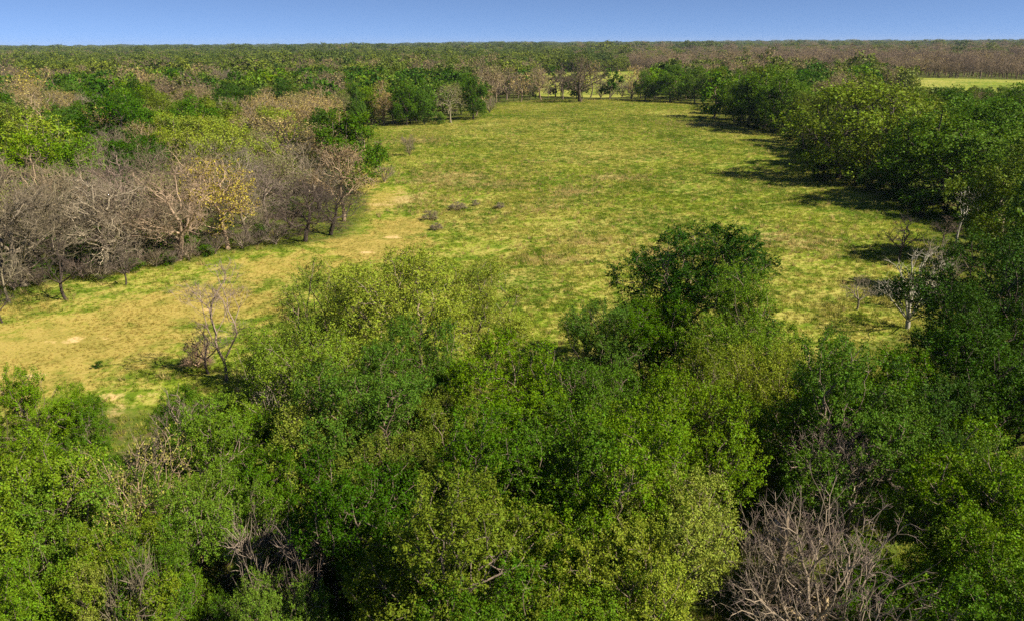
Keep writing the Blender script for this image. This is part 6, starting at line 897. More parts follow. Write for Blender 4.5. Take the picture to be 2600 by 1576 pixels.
# ------------------------------------------------------------------ tree growing
def grow(pts, trunk, bf):
    """join a cloud of points to a trunk polyline by the cheapest path; returns nodes, parents"""
    P = np.vstack([trunk, pts]); nT = len(trunk); N = len(P)
    par = np.full(N, -1); par[1:nT] = np.arange(nT - 1)
    path = np.zeros(N)
    for i in range(1, nT): path[i] = path[i - 1] + np.linalg.norm(P[i] - P[i - 1])
    path[:nT] *= 0.75
    best = np.full(N, 1e9); best[:nT] = 1e18; src = np.zeros(N, dtype=int)
    for i in range(nT // 2, nT):
        d = np.linalg.norm(P[nT:] - P[i], axis=1)
        c = d + bf * path[i]
        u = c < best[nT:]
        best[nT:][u] = c[u]; src[nT:][u] = i
    order = list(range(nT))
    for _ in range(N - nT):
        j = int(np.argmin(best)); s = src[j]
        par[j] = s
        path[j] = path[s] + np.linalg.norm(P[j] - P[s])
        best[j] = 1e18
        order.append(j)
        d = np.sqrt(((P - P[j]) ** 2).sum(1)) + bf * path[j]
        u = (d < best) & (best < 1e17)
        best[u] = d[u]; src[u] = j
    return P, par, order

def skeleton(rng, H, R, n, lobes, bf=0.35, base=0.25, trunk_top=0.4, lean=0.08, shell=0.45, flat=0.8, lobe_r=0.42, forks=1):
    """attractor points in uneven lobes round a crown, joined to a bent trunk"""
    cz, rz = H * (base + 1) / 2, H * (1 - base) / 2
    k = np.arange(lobes)
    th = k * 2.39996 + rng.uniform(0, 6.28)
    u = np.linspace(-0.75, 0.9, lobes) + rng.normal(0, 0.22, lobes)
    u = np.clip(u, -0.9, 0.98)
    rr = np.sqrt(np.clip(1 - u * u, 0.04, 1)) * rng.uniform(0.40, 0.92, lobes)
    cen = np.stack([np.cos(th) * rr * R, np.sin(th) * rr * R, cz + u * rz * rng.uniform(0.55, 0.86, lobes)], -1)
    cen = np.vstack([cen, [[0, 0, cz + 0.1 * rz]]])
    rad = np.append(rng.uniform(0.6, 1.3, lobes) * lobe_r * R, 0.4 * R)
    zf = np.append(rng.uniform(0.75, 1.45, lobes) * flat, flat)
    pick = rng.choice(len(cen), n, p=rad ** 2 / (rad ** 2).sum())
    d = rng.normal(0, 1, (n, 3)); d /= np.linalg.norm(d, axis=1)[:, None]
    q = rng.uniform(0, 1, n) ** shell
    pts = cen[pick] + d * (q * rad[pick])[:, None] * np.stack([np.ones(n), np.ones(n), zf[pick]], -1)
    pts = pts[pts[:, 2] > 0.06 * H]
    tz = np.linspace(0, trunk_top * H, 7)
    a = rng.uniform(0, 6.28)
    tr = np.stack([np.cos(a) * lean * tz + 0.02 * H * np.sin(tz / H * 9 + a), np.sin(a) * lean * tz + 0.02 * H * np.sin(tz / H * 7 + 2 * a), tz], -1)
    tr -= tr[0]
    P, par, order = grow(pts, tr, bf)
    return P, par, order, 7

def radii(P, par, order, base_r, expo=2.35, tip=1.0):
    N = len(P); acc = np.zeros(N)
    for j in reversed(order):
        if acc[j] == 0: acc[j] = tip
        if par[j] >= 0: acc[par[j]] += acc[j]
    r = acc ** (1 / expo)
    r *= base_r / r[0]
    r[0] *= 1.35; r[1] *= 1.1
    return r

def smooth(P, par, nT, it=1, k=0.25):
    for _ in range(it):
        Q = P.copy(); cs = np.zeros_like(P); cn = np.zeros(len(P))
        for j in range(len(P)):
            if par[j] >= 0: cs[par[j]] += P[j]; cn[par[j]] += 1
        for j in range(nT, len(P)):
            if cn[j] > 0: Q[j] = P[j] * (1 - 2 * k) + P[par[j]] * k + cs[j] / cn[j] * k
        P = Q
    return P

def tubes(P, par, order, r, roots, nT, rmin=0.0, sides=(3, 4, 6)):
    """sweep the tree as continuous tubes; roots maps the first node of a tube group to its bucket name.
    returns {bucket: (verts, quads)}"""
    N = len(P)
    kids = [[] for _ in range(N)]
    for j in order:
        if par[j] >= 0: kids[par[j]].append(j)
    out = {}
    stack = [([0], 'trunk')]
    while stack:
        chain, bucket = stack.pop()
        j = chain[-1]
        while True:
            ks = kids[j]
            if not ks: break
            if j < nT - 1: m = j + 1 if (j + 1) in ks else max(ks, key=lambda q: r[q])
            else: m = max(ks, key=lambda q: r[q])
            for q in ks:
                if q != m and r[q] >= rmin: stack.append(([j, q], roots.get(q, bucket)))
            if r[m] < rmin: break
            if m in roots and roots[m] != bucket:
                stack.append(([j, m], roots[m])); break
            chain.append(m); j = m
        if len(chain) < 2: continue
        p = P[chain]
        rad = r[chain].copy()
        if chain[0] != 0: rad[0] = min(rad[0], rad[1] * 1.25)
        ks = sides[0] if rad.max() < 0.035 else sides[1] if rad.max() < 0.09 else sides[2]
        t = np.gradient(p, axis=0)
        t /= np.linalg.norm(t, axis=1)[:, None] + 1e-9
        ref = np.array([1.0, 0.13, 0.07]) if abs(t[0][0]) < 0.8 else np.array([0.1, 1.0, 0.05])
        ang = np.arange(ks) * 2 * math.pi / ks
        rings = np.empty((len(p), ks, 3))
        for i in range(len(p)):
            u = ref - t[i] * ref.dot(t[i]); u /= np.linalg.norm(u) + 1e-9
            wv = np.cross(t[i], u); ref = u
            rings[i] = p[i] + rad[i] * (np.cos(ang)[:, None] * u + np.sin(ang)[:, None] * wv)
        vs, fs, cnt = out.setdefault(bucket, ([], [], [0]))
        b0 = cnt[0]
        n = len(p)
        a = (b0 + np.arange(n - 1)[:, None] * ks + np.arange(ks)[None]).ravel()
        c = (b0 + np.arange(n - 1)[:, None] * ks + ((np.arange(ks) + 1) % ks)[None]).ravel()
        fs.append(np.stack([a, c, c + ks, a + ks], -1))
        vs.append(rings.reshape(-1, 3)); cnt[0] += n * ks
    return {k: (np.vstack(v), np.vstack(f)) for k, (v, f, _) in out.items()}

def cards(rng, cen, size, up=0.5, aspect=0.6, out_from=None):
    """leaf-shaped quads at the centres, facing every way with a lean towards the sky"""
    n = len(cen)
    nrm = rng.normal(0, 1, (n, 3)); nrm[:, 2] += up
    if out_from is not None:
        d = cen - out_from; d /= np.linalg.norm(d, axis=1)[:, None] + 1e-9
        nrm += d * 0.7
    nrm /= np.linalg.norm(nrm, axis=1)[:, None] + 1e-9
    t = rng.normal(0, 1, (n, 3))
    t -= nrm * (t * nrm).sum(1)[:, None]; t /= np.linalg.norm(t, axis=1)[:, None] + 1e-9
    bt = np.cross(nrm, t)
    s = (size * rng.uniform(0.55, 1.5, n))[:, None] * 0.5
    v = np.stack([cen - t * s, cen + bt * s * aspect - t * s * 0.1, cen + t * s, cen - bt * s * aspect - t * s * 0.1], 1).reshape(-1, 3)
    return v, np.arange(4 * n).reshape(n, 4)

def twig_sticks(rng, P, par, tips, r0, length, per):
    """thin tapering end twigs, three-sided"""
    j = np.repeat(tips, per); n = len(j)
    d = P[j] - P[par[j]]; d /= np.linalg.norm(d, axis=1)[:, None] + 1e-9
    d = d * 0.7 + rng.normal(0, 0.62, (n, 3)); d[:, 2] += 0.18
    d /= np.linalg.norm(d, axis=1)[:, None]
    L = (length * rng.uniform(0.5, 1.35, n))[:, None]
    s = P[j] + (P[par[j]] - P[j]) * rng.uniform(0, 0.7, n)[:, None]
    k = rng.normal(0, 1, (n, 3)); u = np.cross(d, k); u /= np.linalg.norm(u, axis=1)[:, None] + 1e-9
    wv = np.cross(d, u)
    mid = s + d * L * 0.5 + u * L * rng.uniform(-0.14, 0.14, n)[:, None]
    end = s + d * L
    vs = []
    for c, rr in ((s, r0), (mid, r0 * 0.7)):
        for a in (0, 2.094, 4.189): vs.append(c + rr * (math.cos(a) * u + math.sin(a) * wv))
    vs.append(end)
    v = np.stack(vs, 1).reshape(-1, 3)
    b = np.arange(n)[:, None] * 7
    q = np.concatenate([b + np.array([[0, 1, 4, 3]]), b + np.array([[1, 2, 5, 4]]), b + np.array([[2, 0, 3, 5]])])
    tq = np.concatenate([b + np.array([[3, 4, 6]]), b + np.array([[4, 5, 6]]), b + np.array([[5, 3, 6]])])
    return v, q, tq

def tree_meshes(seed, H=10.0, R=4.0, n=900, lobes=12, leaves=20, leaf=0.11, sigma=0.2, spray=0.4, shoots=3, twig=0, twig_len=0.6, twig_r=0.012,
                trunk_r=0.17, rmin=0.0, limbs=0, bud=False, up=0.5, **sk):
    """one kind of tree: {'trunk': mesh, 'limb': [meshes], 'twigs': mesh, 'crown': mesh}"""
    rng = np.random.default_rng(seed)
    P, par, order, nT = skeleton(rng, H, R, n, lobes, **sk)
    P = smooth(P, par, nT)
    r = radii(P, par, order, trunk_r)
    kids = np.bincount(par[par >= 0], minlength=len(P))
    tips = np.where((kids == 0) & (np.arange(len(P)) >= nT))[0]
    roots = {}
    if limbs:
        cand = [j for j in range(nT, len(P)) if par[j] < nT]
        cand += [j for j in range(nT, len(P)) if par[j] >= nT and par[par[j]] < nT and r[par[j]] > 0.6 * trunk_r]
        cand.sort(key=lambda j: -r[j])
        roots = {j: 'limb%d' % i for i, j in enumerate(cand[:limbs])}
    tb = tubes(P, par, order, r, roots, nT, rmin)
    res = {'limb': []}
    for k, (v, f) in tb.items():
        me = mesh_from('limb' if k != 'trunk' else 'trunk', v, f, M_BARK, True)
        if k == 'trunk': res['trunk'] = me
        else: res['limb'].append(me)
    if twig:
        v, q, t = twig_sticks(rng, P, par, tips, twig_r, twig_len, twig)
        res['twigs'] = mesh_from('twigs', v, [q, t], M_BARK)
    if leaves:
        ends = np.where(np.arange(len(P)) >= nT)[0]
        ends = ends[r[ends] < np.quantile(r[ends], 0.75)]
        # leafy shoots: each end carries a few upright sprays with the leaves strung along them
        e = np.repeat(ends, shoots)
        dirn = P[e] - P[par[e]]; dirn /= np.linalg.norm(dirn, axis=1)[:, None] + 1e-9
        dirn = dirn * 0.6 + rng.normal(0, 0.5, (len(e), 3)); dirn[:, 2] += 0.45
        dirn /= np.linalg.norm(dirn, axis=1)[:, None] + 1e-9
        ln = spray * rng.uniform(0.4, 1.5, len(e)) ** 1.3
        k = np.repeat(np.arange(len(e)), max(1, leaves // shoots))
        q = rng.uniform(-0.15, 1, len(k))[:, None]
        c = P[e][k] + dirn[k] * q * ln[k][:, None] + rng.normal(0, 1, (len(k), 3)) * sigma * (1.15 - 0.6 * q)
        c[:, 2] -= 0.12 * (q[:, 0] * ln[k]) ** 2
        c = c[c[:, 2] > 0.05 * H]
        v, f = cards(rng, c, leaf, up, 0.6, np.array([0, 0, 0.45 * H]))
        res['crown'] = mesh_from('crown', v, f, M_BUD if bud else M_LEAF)
    return res

# all prototypes are 10 m tall; copies are scaled
PROTO = {}
def proto(key, seed, **kw):
    PROTO[key] = tree_meshes(seed, **kw)

FULL = dict(leaf=0.088, sigma=0.08, spray=0.42, shoots=3, limbs=5, rmin=0.007, shell=0.36)
proto('near_full_a', 3, n=1500, leaves=66, bf=0.3, base=0.10, trunk_top=0.4, lobes=17, lobe_r=0.34, **FULL)
proto('near_full_b', 14, n=1500, leaves=66, bf=0.35, base=0.12, trunk_top=0.5, lobes=13, lobe_r=0.38, lean=0.16, **FULL)
proto('near_full_c', 25, n=1500, leaves=60, bf=0.28, base=0.06, trunk_top=0.3, lobes=22, lobe_r=0.30, **FULL)
proto('near_full_d', 27, n=1400, leaves=60, bf=0.4, base=0.16, trunk_top=0.3, lobes=12, lobe_r=0.38, R=3.7, lean=0.2, **FULL)
for q, sd, lb in (('a', 31, 20), ('b', 42, 13)):
    proto('near_open_' + q, sd, n=1400, leaves=48, leaf=0.09, sigma=0.08, spray=0.55, limbs=6, rmin=0.004, bf=0.4, base=0.15, trunk_top=0.25, lobes=lb, shell=0.6, lobe_r=0.36)
for q, sd in (('a', 51), ('b', 52), ('c', 53), ('d', 54)):
    proto('mid_full_' + q, sd, n=900, leaves=30, leaf=0.19, sigma=0.13, spray=0.7, limbs=3, rmin=0.02, bf=0.3, base=-0.04, trunk_top=0.35, lobes=17, shell=0.4, lobe_r=0.33)
for q, sd in (('a', 61), ('b', 62)):
    proto('mid_open_' + q, sd, n=700, leaves=18, leaf=0.19, sigma=0.11, spray=0.8, limbs=4, rmin=0.012, bf=0.4, base=0.0, trunk_top=0.25, lobes=18, shell=0.5, lobe_r=0.33)
for q, sd in (('a', 71), ('b', 72), ('c', 73)):
    proto('far_full_' + q, sd, n=130, leaves=12, leaf=0.62, sigma=0.25, spray=0.9, rmin=0.05, bf=0.3, base=0.0, trunk_top=0.35, lobes=18, shell=0.45, lobe_r=0.31)
for q, sd in (('a', 81), ('b', 82), ('c', 83), ('d', 84)):
    proto('bare_' + q, sd, n=1400, leaves=0, twig=5, twig_len=0.62, twig_r=0.012, limbs=6, trunk_r=0.25, bf=0.36, base=0.03, trunk_top=0.42, lobes=18, shell=0.65, lobe_r=0.36, R=4.4, lean=0.16)
for q, sd in (('a', 91), ('b', 92)):
    proto('far_bare_' + q, sd, n=230, leaves=0, twig=5, twig_len=0.95, twig_r=0.034, trunk_r=0.2, rmin=0.02, bf=0.36, base=0.15, trunk_top=0.4, lobes=11, shell=0.6, lobe_r=0.44)
for q, sd in (('a', 101), ('b', 102), ('c', 103)):
    proto('bud_' + q, sd, n=900, leaves=7, leaf=0.17, sigma=0.15, bud=True, twig=2, twig_len=0.5, twig_r=0.013, limbs=6, trunk_r=0.2, bf=0.36, base=0.06, trunk_top=0.4, lobes=14, shell=0.5, lobe_r=0.38, lean=0.1)
for q, sd in (('a', 111), ('b', 112)):
    proto('far_bud_' + q, sd, n=200, leaves=5, leaf=0.42, sigma=0.28, bud=True, twig=3, twig_len=0.9, twig_r=0.03, trunk_r=0.2, rmin=0.02, bf=0.36, base=0.14, trunk_top=0.38, lobes=11, shell=0.5, lobe_r=0.42)
proto('near_bud', 121, n=800, leaves=8, leaf=0.11, sigma=0.18, bud=True, twig=2, twig_len=0.5, twig_r=0.009, limbs=6, trunk_r=0.15, bf=0.45, base=0.2, trunk_top=0.4, lobes=10, shell=0.6, R=3.6)
proto('great_oak', 131, n=1100, leaves=3, leaf=0.13, sigma=0.16, bud=True, twig=2, twig_len=0.5, twig_r=0.014, limbs=8, trunk_r=0.3, bf=0.42, base=0.02, trunk_top=0.4, lobes=18, shell=0.6, R=4.2, lobe_r=0.40)
proto('near_bare', 141, n=1000, leaves=0, twig=4, twig_len=0.6, twig_r=0.009, limbs=6, trunk_r=0.15, bf=0.5, base=0.3, trunk_top=0.4, lobes=10, shell=0.6, flat=0.6, R=4.6)
proto('thin_fork', 151, n=420, leaves=0, twig=5, twig_len=0.55, twig_r=0.010, limbs=4, trunk_r=0.10, bf=0.6, base=0.25, trunk_top=0.16, lobes=9, shell=0.8, R=2.6, lean=0.25)
proto('bare_sm', 161, n=300, leaves=0, twig=5, twig_len=0.75, twig_r=0.022, limbs=3, trunk_r=0.22, bf=0.5, base=0.3, trunk_top=0.3, lobes=8, shell=0.7, R=4.2, lean=0.15)
proto('shrub_bare', 171, n=380, leaves=0, twig=5, twig_len=0.9, twig_r=0.03, limbs=5, trunk_r=0.3, bf=0.8, base=0.1, trunk_top=0.1, lobes=9, shell=0.6, R=4.6)
proto('shrub_green', 181, n=260, leaves=16, leaf=0.5, sigma=0.5, limbs=2, trunk_r=0.3, bf=0.6, base=0.0, trunk_top=0.1, lobes=9, shell=0.5, R=4.4)
proto('brush', 191, n=300, leaves=0, twig=8, twig_len=2.2, twig_r=0.05, limbs=3, trunk_r=0.3, bf=0.7, base=-0.1, trunk_top=0.1, lobes=8, shell=0.7, R=5.0)
proto('dead_fan', 201, n=170, leaves=0, twig=3, twig_len=1.2, twig_r=0.024, limbs=6, trunk_r=0.22, bf=0.8, base=0.35, trunk_top=0.1, lobes=8, shell=0.9, R=4.6, lean=0.2)
proto('dead_snag', 211, n=60, leaves=0, twig=4, twig_len=1.2, twig_r=0.025, limbs=3, trunk_r=0.22, bf=0.8, base=0.35, trunk_top=0.65, lobes=5, shell=0.9, R=3.2, lean=0.2)
proto('dead_big', 221, n=1000, leaves=0, twig=4, twig_len=0.6, twig_r=0.009, limbs=8, trunk_r=0.22, bf=0.5, base=0.40, trunk_top=0.34, lobes=16, shell=0.65, R=5.2, lean=0.15, lobe_r=0.4)
proto('dead_log', 231, n=26, leaves=0, twig=3, twig_len=1.2, twig_r=0.03, limbs=3, trunk_r=0.30, bf=0.6, base=0.6, trunk_top=0.95, lobes=4, shell=0.9, R=1.8, lean=0.1)
proto('snag', 241, n=5, leaves=0, twig=2, twig_len=0.8, twig_r=0.03, limbs=2, trunk_r=0.16, bf=0.6, base=0.6, trunk_top=0.97, lobes=2, shell=0.9, R=1.0, lean=0.05)


TWIG_COLOUR = {'dead_big': (0.20, 0.155, 0.14), 'near_bare': (0.20, 0.155, 0.14)}

def put_tree(name, key, x, y, h, wd, rot, leafc, barkc, label, cat, group=None, lean=(0, 0)):
    pr = PROTO[key]
    e = bpy.data.objects.new(name, None)
    e.empty_display_size = 0.5
    C.objects.link(e)
    e.location = (x, y, float(terrain(x, y)) - 0.05)
    e.rotation_euler = (lean[0], lean[1], rot)
    e.scale = (h * wd / 10, h * wd / 10, h / 10)
    props(e, label, cat, group)
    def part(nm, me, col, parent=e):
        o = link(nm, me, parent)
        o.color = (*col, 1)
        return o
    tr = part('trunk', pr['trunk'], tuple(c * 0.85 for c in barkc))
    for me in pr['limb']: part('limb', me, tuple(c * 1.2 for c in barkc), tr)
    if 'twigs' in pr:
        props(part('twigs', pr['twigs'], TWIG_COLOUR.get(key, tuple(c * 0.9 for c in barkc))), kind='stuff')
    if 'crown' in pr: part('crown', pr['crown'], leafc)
    return e

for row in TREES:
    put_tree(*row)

# ------------------------------------------------------------------ masses nobody could count: far woodland and grass
def instancer(name, pts, rot, scl, sources, kind='stuff', seed=0):
    """one object that repeats the source meshes on its points (geometry nodes)"""
    n = len(pts)
    me = bpy.data.meshes.new(name)
    me.vertices.add(n)
    me.vertices.foreach_set('co', np.asarray(pts, dtype=np.float32).ravel())
    for nm, ty, arr in (('spin', 'FLOAT_VECTOR', rot), ('size', 'FLOAT_VECTOR', scl)):
        a = me.attributes.new(nm, ty, 'POINT')
        a.data.foreach_set('vector', np.asarray(arr, dtype=np.float32).ravel())
    a = me.attributes.new('which', 'INT', 'POINT')
    a.data.foreach_set('value', np.random.default_rng(seed).integers(0, len(sources), n).astype(np.int32))
    o = link(name, me)
    props(o, kind=kind)
    ng = bpy.data.node_groups.new(name, 'GeometryNodeTree')
    ng.interface.new_socket('Geometry', in_out='INPUT', socket_type='NodeSocketGeometry')
    ng.interface.new_socket('Geometry', in_out='OUTPUT', socket_type='NodeSocketGeometry')
    b = NB(ng)
    gi = b.n('NodeGroupInput'); go = b.n('NodeGroupOutput')
    jn = b.n('GeometryNodeGeometryToInstance')
    for me_s in sources:
        so_ = bpy.data.objects.new(me_s.name, me_s)       # never linked to the scene: only feeds the node
        x = b.n('GeometryNodeObjectInfo', {'Object': so_})
        ng.links.new(x.outputs['Geometry'], jn.inputs[0])
    sp = b.n('GeometryNodeInputNamedAttribute', {'Name': 'spin'}, data_type='FLOAT_VECTOR')
    sc = b.n('GeometryNodeInputNamedAttribute', {'Name': 'size'}, data_type='FLOAT_VECTOR')
    wh = b.n('GeometryNodeInputNamedAttribute', {'Name': 'which'}, data_type='INT')
    iop = b.n('GeometryNodeInstanceOnPoints', {'Points': gi.outputs[0], 'Instance': jn.outputs[0], 'Pick Instance': True,
              'Instance Index': wh.outputs[0], 'Rotation': sp.outputs[0], 'Scale': sc.outputs[0]})
    ng.links.new(iop.outputs[0], go.inputs[0])
    md = o.modifiers.new('scatter', 'NODES'); md.node_group = ng
    return o

def merged(name, key, leaf_m, bark_m):
    """trunk, twigs and crown of one prototype as one light mesh for the far woodland"""
    vs, fs, mats, k = [], [], [], 0
    pr = PROTO[key]
    for nm, mi in (('trunk', 1), ('twigs', 1), ('crown', 0)):
        if nm not in pr: continue
        me = pr[nm]
        v = np.empty(len(me.vertices) * 3, dtype=np.float32); me.vertices.foreach_get('co', v)
        li = np.empty(len(me.loops), dtype=np.int32); me.loops.foreach_get('vertex_index', li)
        ls = np.empty(len(me.polygons), dtype=np.int32); me.polygons.foreach_get('loop_start', ls)
        lt = np.diff(np.append(ls, len(li)))
        for sz in (3, 4):
            sel = ls[lt == sz]
            if len(sel):
                fs.append(li[sel[:, None] + np.arange(sz)] + k); mats.append(np.full(len(sel), mi))
        vs.append(v.reshape(-1, 3)); k += len(vs[-1])
    me = mesh_from(name, np.vstack(vs), fs)
    me.materials.append(leaf_m); me.materials.append(bark_m)
    me.polygons.foreach_set('material_index', np.concatenate(mats).astype(np.int32))
    return me

def far_bark(name, c0, c1):
    m, b, out = material(name)
    oi = b.n('ShaderNodeObjectInfo')
    p = b.n('ShaderNodeBsdfPrincipled', {'Base Color': b.mix(oi.outputs['Random'], c0, c1), 'Roughness': 0.9, 'Specular IOR Level': 0.1})
    b.t.links.new(p.outputs[0], out.inputs[0])
    return m

def wave(x, y, s, ph):
    return np.sin(x / s + 1.7 * np.sin(y / s * 0.6 + ph)) * np.cos(y / s * 0.7 + 1.3 * np.sin(x / s * 0.45 + 2 * ph))

def far_woodland():
    rng = np.random.default_rng(77)
    P = []
    for y0, y1, s, wide in ((FAR_FROM, 900, 7.6, 1.0), (900, 2300, 12.5, 1.55), (2300, 6200, 30, 3.4)):
        xs = np.arange(-0.80 * y1, 0.80 * y1, s); ys = np.arange(y0, y1, s)
        X, Y = np.meshgrid(xs, ys)
        X = (X + rng.uniform(-.42, .42, X.shape) * s).ravel(); Y = (Y + rng.uniform(-.42, .42, Y.shape) * s).ravel()
        k = np.abs(X) < 0.76 * Y + 10
        P.append(np.stack([X[k], Y[k], np.full(k.sum(), wide)], -1))
    P = np.vstack(P)
    for poly in FAR_FIELDS + FAR_CLEARINGS + [FIELD]:
        P = P[~in_poly(P[:, 0], P[:, 1], poly)]
    x, y, wd = P.T
    brown = 0.30 + 0.26 * np.clip(x / (0.35 * y) - 0.1, -0.7, 1) + 0.30 * wave(x, y, 95, .4) * np.clip(1.3 - y / 3000, .4, 1) + 0.18 * wave(x, y * 0.6, 260, 2.1)
    brown = np.where(np.abs(y - 560) < 120, brown + 0.22 * (x > 90), brown)
    brown = brown - 0.30 * np.clip((y - 1500) / 1500, 0, 1) - 0.25 * np.clip(wave(x, y, 48, 3.0) - .35, 0, 1)
    u = np.clip(0.5 + 0.33 * wave(x, y, 16, 1.1) + 0.55 * (rng.uniform(0, 1, len(P)) - 0.5), 0, 1)
    t = np.where(u < brown * 0.68, 0, np.where(u < brown * 0.95, 1, 2))
    h = rng.uniform(8.0, 13.0, len(P)) * (1 + 0.22 * (rng.uniform(0, 1, len(P)) > 0.92) + 0.35 * (rng.uniform(0, 1, len(P)) > 0.975) * (1 + (y > 1200)))
    z = terrain(x, y) - 0.1
    pts = np.stack([x, y, z], -1)
    rot = np.stack([np.zeros(len(x)), np.zeros(len(x)), rng.uniform(0, 6.28, len(x))], -1)
    scl = np.stack([h * wd / 10 * rng.uniform(.95, 1.3, len(x)), h * wd / 10 * rng.uniform(.95, 1.3, len(x)), h / 10], -1)
    lg = far_leaf_material('far_leaves', (0.036, 0.078, 0.007), (0.175, 0.215, 0.018))
    lt = far_leaf_material('far_buds', (0.20, 0.16, 0.075), (0.30, 0.24, 0.085))
    bk = far_bark('far_bark', (0.12, 0.095, 0.075), (0.25, 0.19, 0.125))
    src = {0: [merged('far_bare_tree', 'far_bare_a', lt, bk), merged('far_bare_tree', 'far_bare_b', lt, bk)],
           1: [merged('far_budding_tree', 'far_bud_a', lt, bk), merged('far_budding_tree', 'far_bud_b', lt, bk)],
           2: [merged('far_leafy_tree', 'far_full_a', lg, bk), merged('far_leafy_tree', 'far_full_b', lg, bk), merged('far_leafy_tree', 'far_full_c', lg, bk)]}
    c = np.array(CANOPY + [(0, 5000, 9, 1)], dtype=float)
    pts = np.vstack([pts, np.stack([c[:, 0], c[:, 1], terrain(c[:, 0], c[:, 1]) - 0.05], -1)])
    rot = np.vstack([rot, np.stack([c[:, 0] * 0, c[:, 0] * 0, c[:, 0] * 1.3], -1)])
    scl = np.vstack([scl, np.stack([c[:, 2] * c[:, 3] / 10, c[:, 2] * c[:, 3] / 10, c[:, 2] / 10], -1)])
    t = np.append(t, np.full(len(c), 2))
    for k, nm in ((0, 'bare_far_woodland'), (1, 'budding_far_woodland'), (2, 'green_far_woodland')):
        s = t == k
        instancer(nm, pts[s], rot[s], scl[s], src[k], seed=k)

def tuft(name, seed, blades, h, spread, mat, wid=0.03):
    rng = np.random.default_rng(seed)
    a = rng.uniform(0, 6.28, blades); r = spread * rng.uniform(0, 1, blades) ** .6
    b0 = np.stack([np.cos(a) * r, np.sin(a) * r, np.full(blades, -0.02)], -1)
    la = rng.uniform(0, 6.28, blades); ll = rng.uniform(.15, .6, blades) * h
    hh = h * rng.uniform(.55, 1.1, blades)
    tip = b0 + np.stack([np.cos(la) * ll, np.sin(la) * ll, hh], -1)
    sa = rng.uniform(0, 6.28, blades)
    sd = np.stack([np.cos(sa), np.sin(sa), np.zeros(blades)], -1) * wid
    v = np.stack([b0 - sd, b0 + sd, tip], 1).reshape(-1, 3)
    return mesh_from(name, v, np.arange(3 * blades).reshape(-1, 3), mat)

def in_blobs(x, y, blobs):
    m = np.zeros(len(x))
    for cx, cy, rx, ry, *ro in blobs:
        a = ro[0] if ro else 0.0
        dx, dy = x - cx, y - cy
        uu = (dx * math.cos(a) + dy * math.sin(a)) / rx; vv = (dy * math.cos(a) - dx * math.sin(a)) / ry
        m = np.maximum(m, np.exp(-(uu * uu + vv * vv)))
    return m

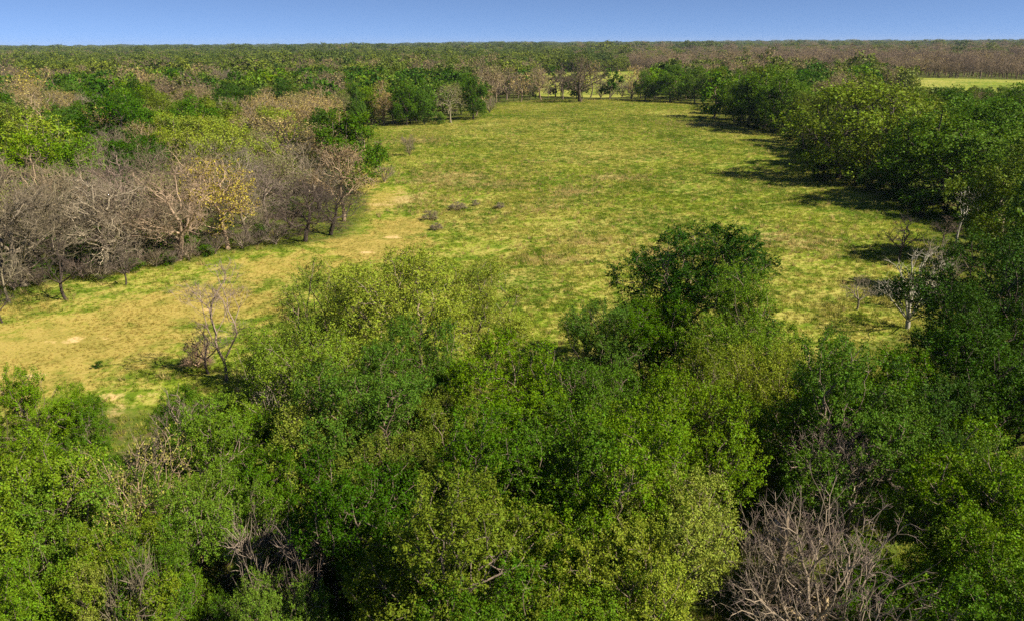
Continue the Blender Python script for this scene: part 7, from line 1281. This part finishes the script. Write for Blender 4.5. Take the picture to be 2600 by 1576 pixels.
def grass():
    rng = np.random.default_rng(5)
    F = np.array(FIELD)
    x0, y0 = F.min(0) - 8; x1, y1 = F.max(0) + 8
    y0 = 8.0
    N = 560000
    y = y0 + (y1 - y0) * rng.uniform(0, 1, N) ** 1.7
    x = rng.uniform(x0, x1, N)
    k = np.abs(x) < 0.75 * y + np.where(y < 60, 18, 6)
    near = in_poly(x, y, FIELD) | ((y < 45) & (y > 8))
    for a in range(8):
        near |= in_poly(x + 7 * math.cos(a * 0.785), y + 7 * math.sin(a * 0.785), FIELD)
    k &= near
    x, y = x[k], y[k]
    n = len(x)
    cl = 0.5 + 0.5 * wave(x, y, 3.1, .7) * wave(x, y, 7.7, 1.9)
    keep = rng.uniform(0, 1, n) < 0.35 + 0.65 * cl
    keep &= rng.uniform(0, 1, n) > 0.75 * in_blobs(x, y, SAND)
    x, y, cl = x[keep], y[keep], cl[keep]; n = len(x)
    s = (0.5 + 0.7 * cl) * rng.uniform(0.6, 1.3, n) * (1 - 0.55 * in_blobs(x, y, DRY))
    gm = grass_material('pasture_grass', 1.25, 0.10)
    src = [tuft('grass_tuft', i, 11, 0.26, 0.22, gm, 0.035) for i in range(4)]
    spin = np.stack([np.zeros(n), np.zeros(n), rng.uniform(0, 6.28, n)], -1)
    instancer('pasture_grass', np.stack([x, y, terrain(x, y)], -1), spin, np.stack([s, s, s], -1), src, seed=9)
    # taller bleached bunch grass, thick in the bleached patches and scattered elsewhere
    N = 150000
    y = y0 + (y1 - y0) * rng.uniform(0, 1, N) ** 1.4; x = rng.uniform(x0, x1, N)
    pr = 0.05 + 0.55 * in_blobs(x, y, BLEACH) + 0.30 * np.clip(wave(x, y, 4.3, 2.2) * wave(x, y, 11.0, .3) - .32, 0, 1)
    k = in_poly(x, y, FIELD) & (rng.uniform(0, 1, N) < pr) & (in_blobs(x, y, DRY) < 0.6)
    x, y = x[k], y[k]; n = len(x)
    s = rng.uniform(0.5, 1.25, n)
    dm = grass_material('dry_bunch_grass', 1.15, 1.0)
    src = [tuft('bunch_tuft', 50 + i, 16, 0.55, 0.2, dm, 0.03) for i in range(3)]
    spin = np.stack([np.zeros(n), np.zeros(n), rng.uniform(0, 6.28, n)], -1)
    instancer('dry_bunch_grass', np.stack([x, y, terrain(x, y)], -1), spin, np.stack([s, s, s], -1), src, seed=10)

def side_woodland():
    """the wood goes on beside the view"""
    rng = np.random.default_rng(21)
    p = []
    for y in np.arange(4, 62, 6.5):
        for k in range(5):
            x = 0.74 * y + 14 + k * 6.8 + rng.uniform(-1, 4)
            p.append((x, y + rng.uniform(-3.5, 3.5)))
            if y < 34: p.append((-x, y + rng.uniform(-1.5, 1.5)))
    p = np.array(p); n = len(p)
    h = rng.uniform(7.0, 9.5, n) / 10
    lg = far_leaf_material('side_leaves', (0.046, 0.098, 0.007), (0.122, 0.20, 0.014))
    bk = far_bark('side_bark', (0.12, 0.095, 0.075), (0.22, 0.17, 0.12))
    src = [merged('side_tree', 'mid_full_' + q, lg, bk) for q in 'abcd']
    z = terrain(p[:, 0], p[:, 1]) - 0.05
    instancer('side_woodland', np.column_stack([p, z]), np.column_stack([0 * h, 0 * h, rng.uniform(0, 6.28, n)]), np.column_stack([h * 1.1, h * 1.1, h]), src, seed=3)

far_woodland()
side_woodland()
grass()

def haze():
    m, b, out = material('haze')
    v = b.n('ShaderNodeVolumePrincipled', {'Color': (0.55, 0.68, 0.95, 1), 'Density': 0.00005, 'Anisotropy': 0.0})
    b.t.links.new(v.outputs[0], out.inputs['Volume'])
    x, y0, y1, z0, z1 = 7800, -160, 7800, -2, 48
    vs = [(sx * x, yy, zz) for zz in (z0, z1) for sx, yy in ((-1, y0), (1, y0), (1, y1), (-1, y1))]
    me = mesh_from('haze', np.array(vs, dtype=float), np.array([(0, 3, 2, 1), (4, 5, 6, 7), (0, 1, 5, 4), (1, 2, 6, 5), (2, 3, 7, 6), (3, 0, 4, 7)]), m)
    props(link('haze', me), kind='stuff')

haze()
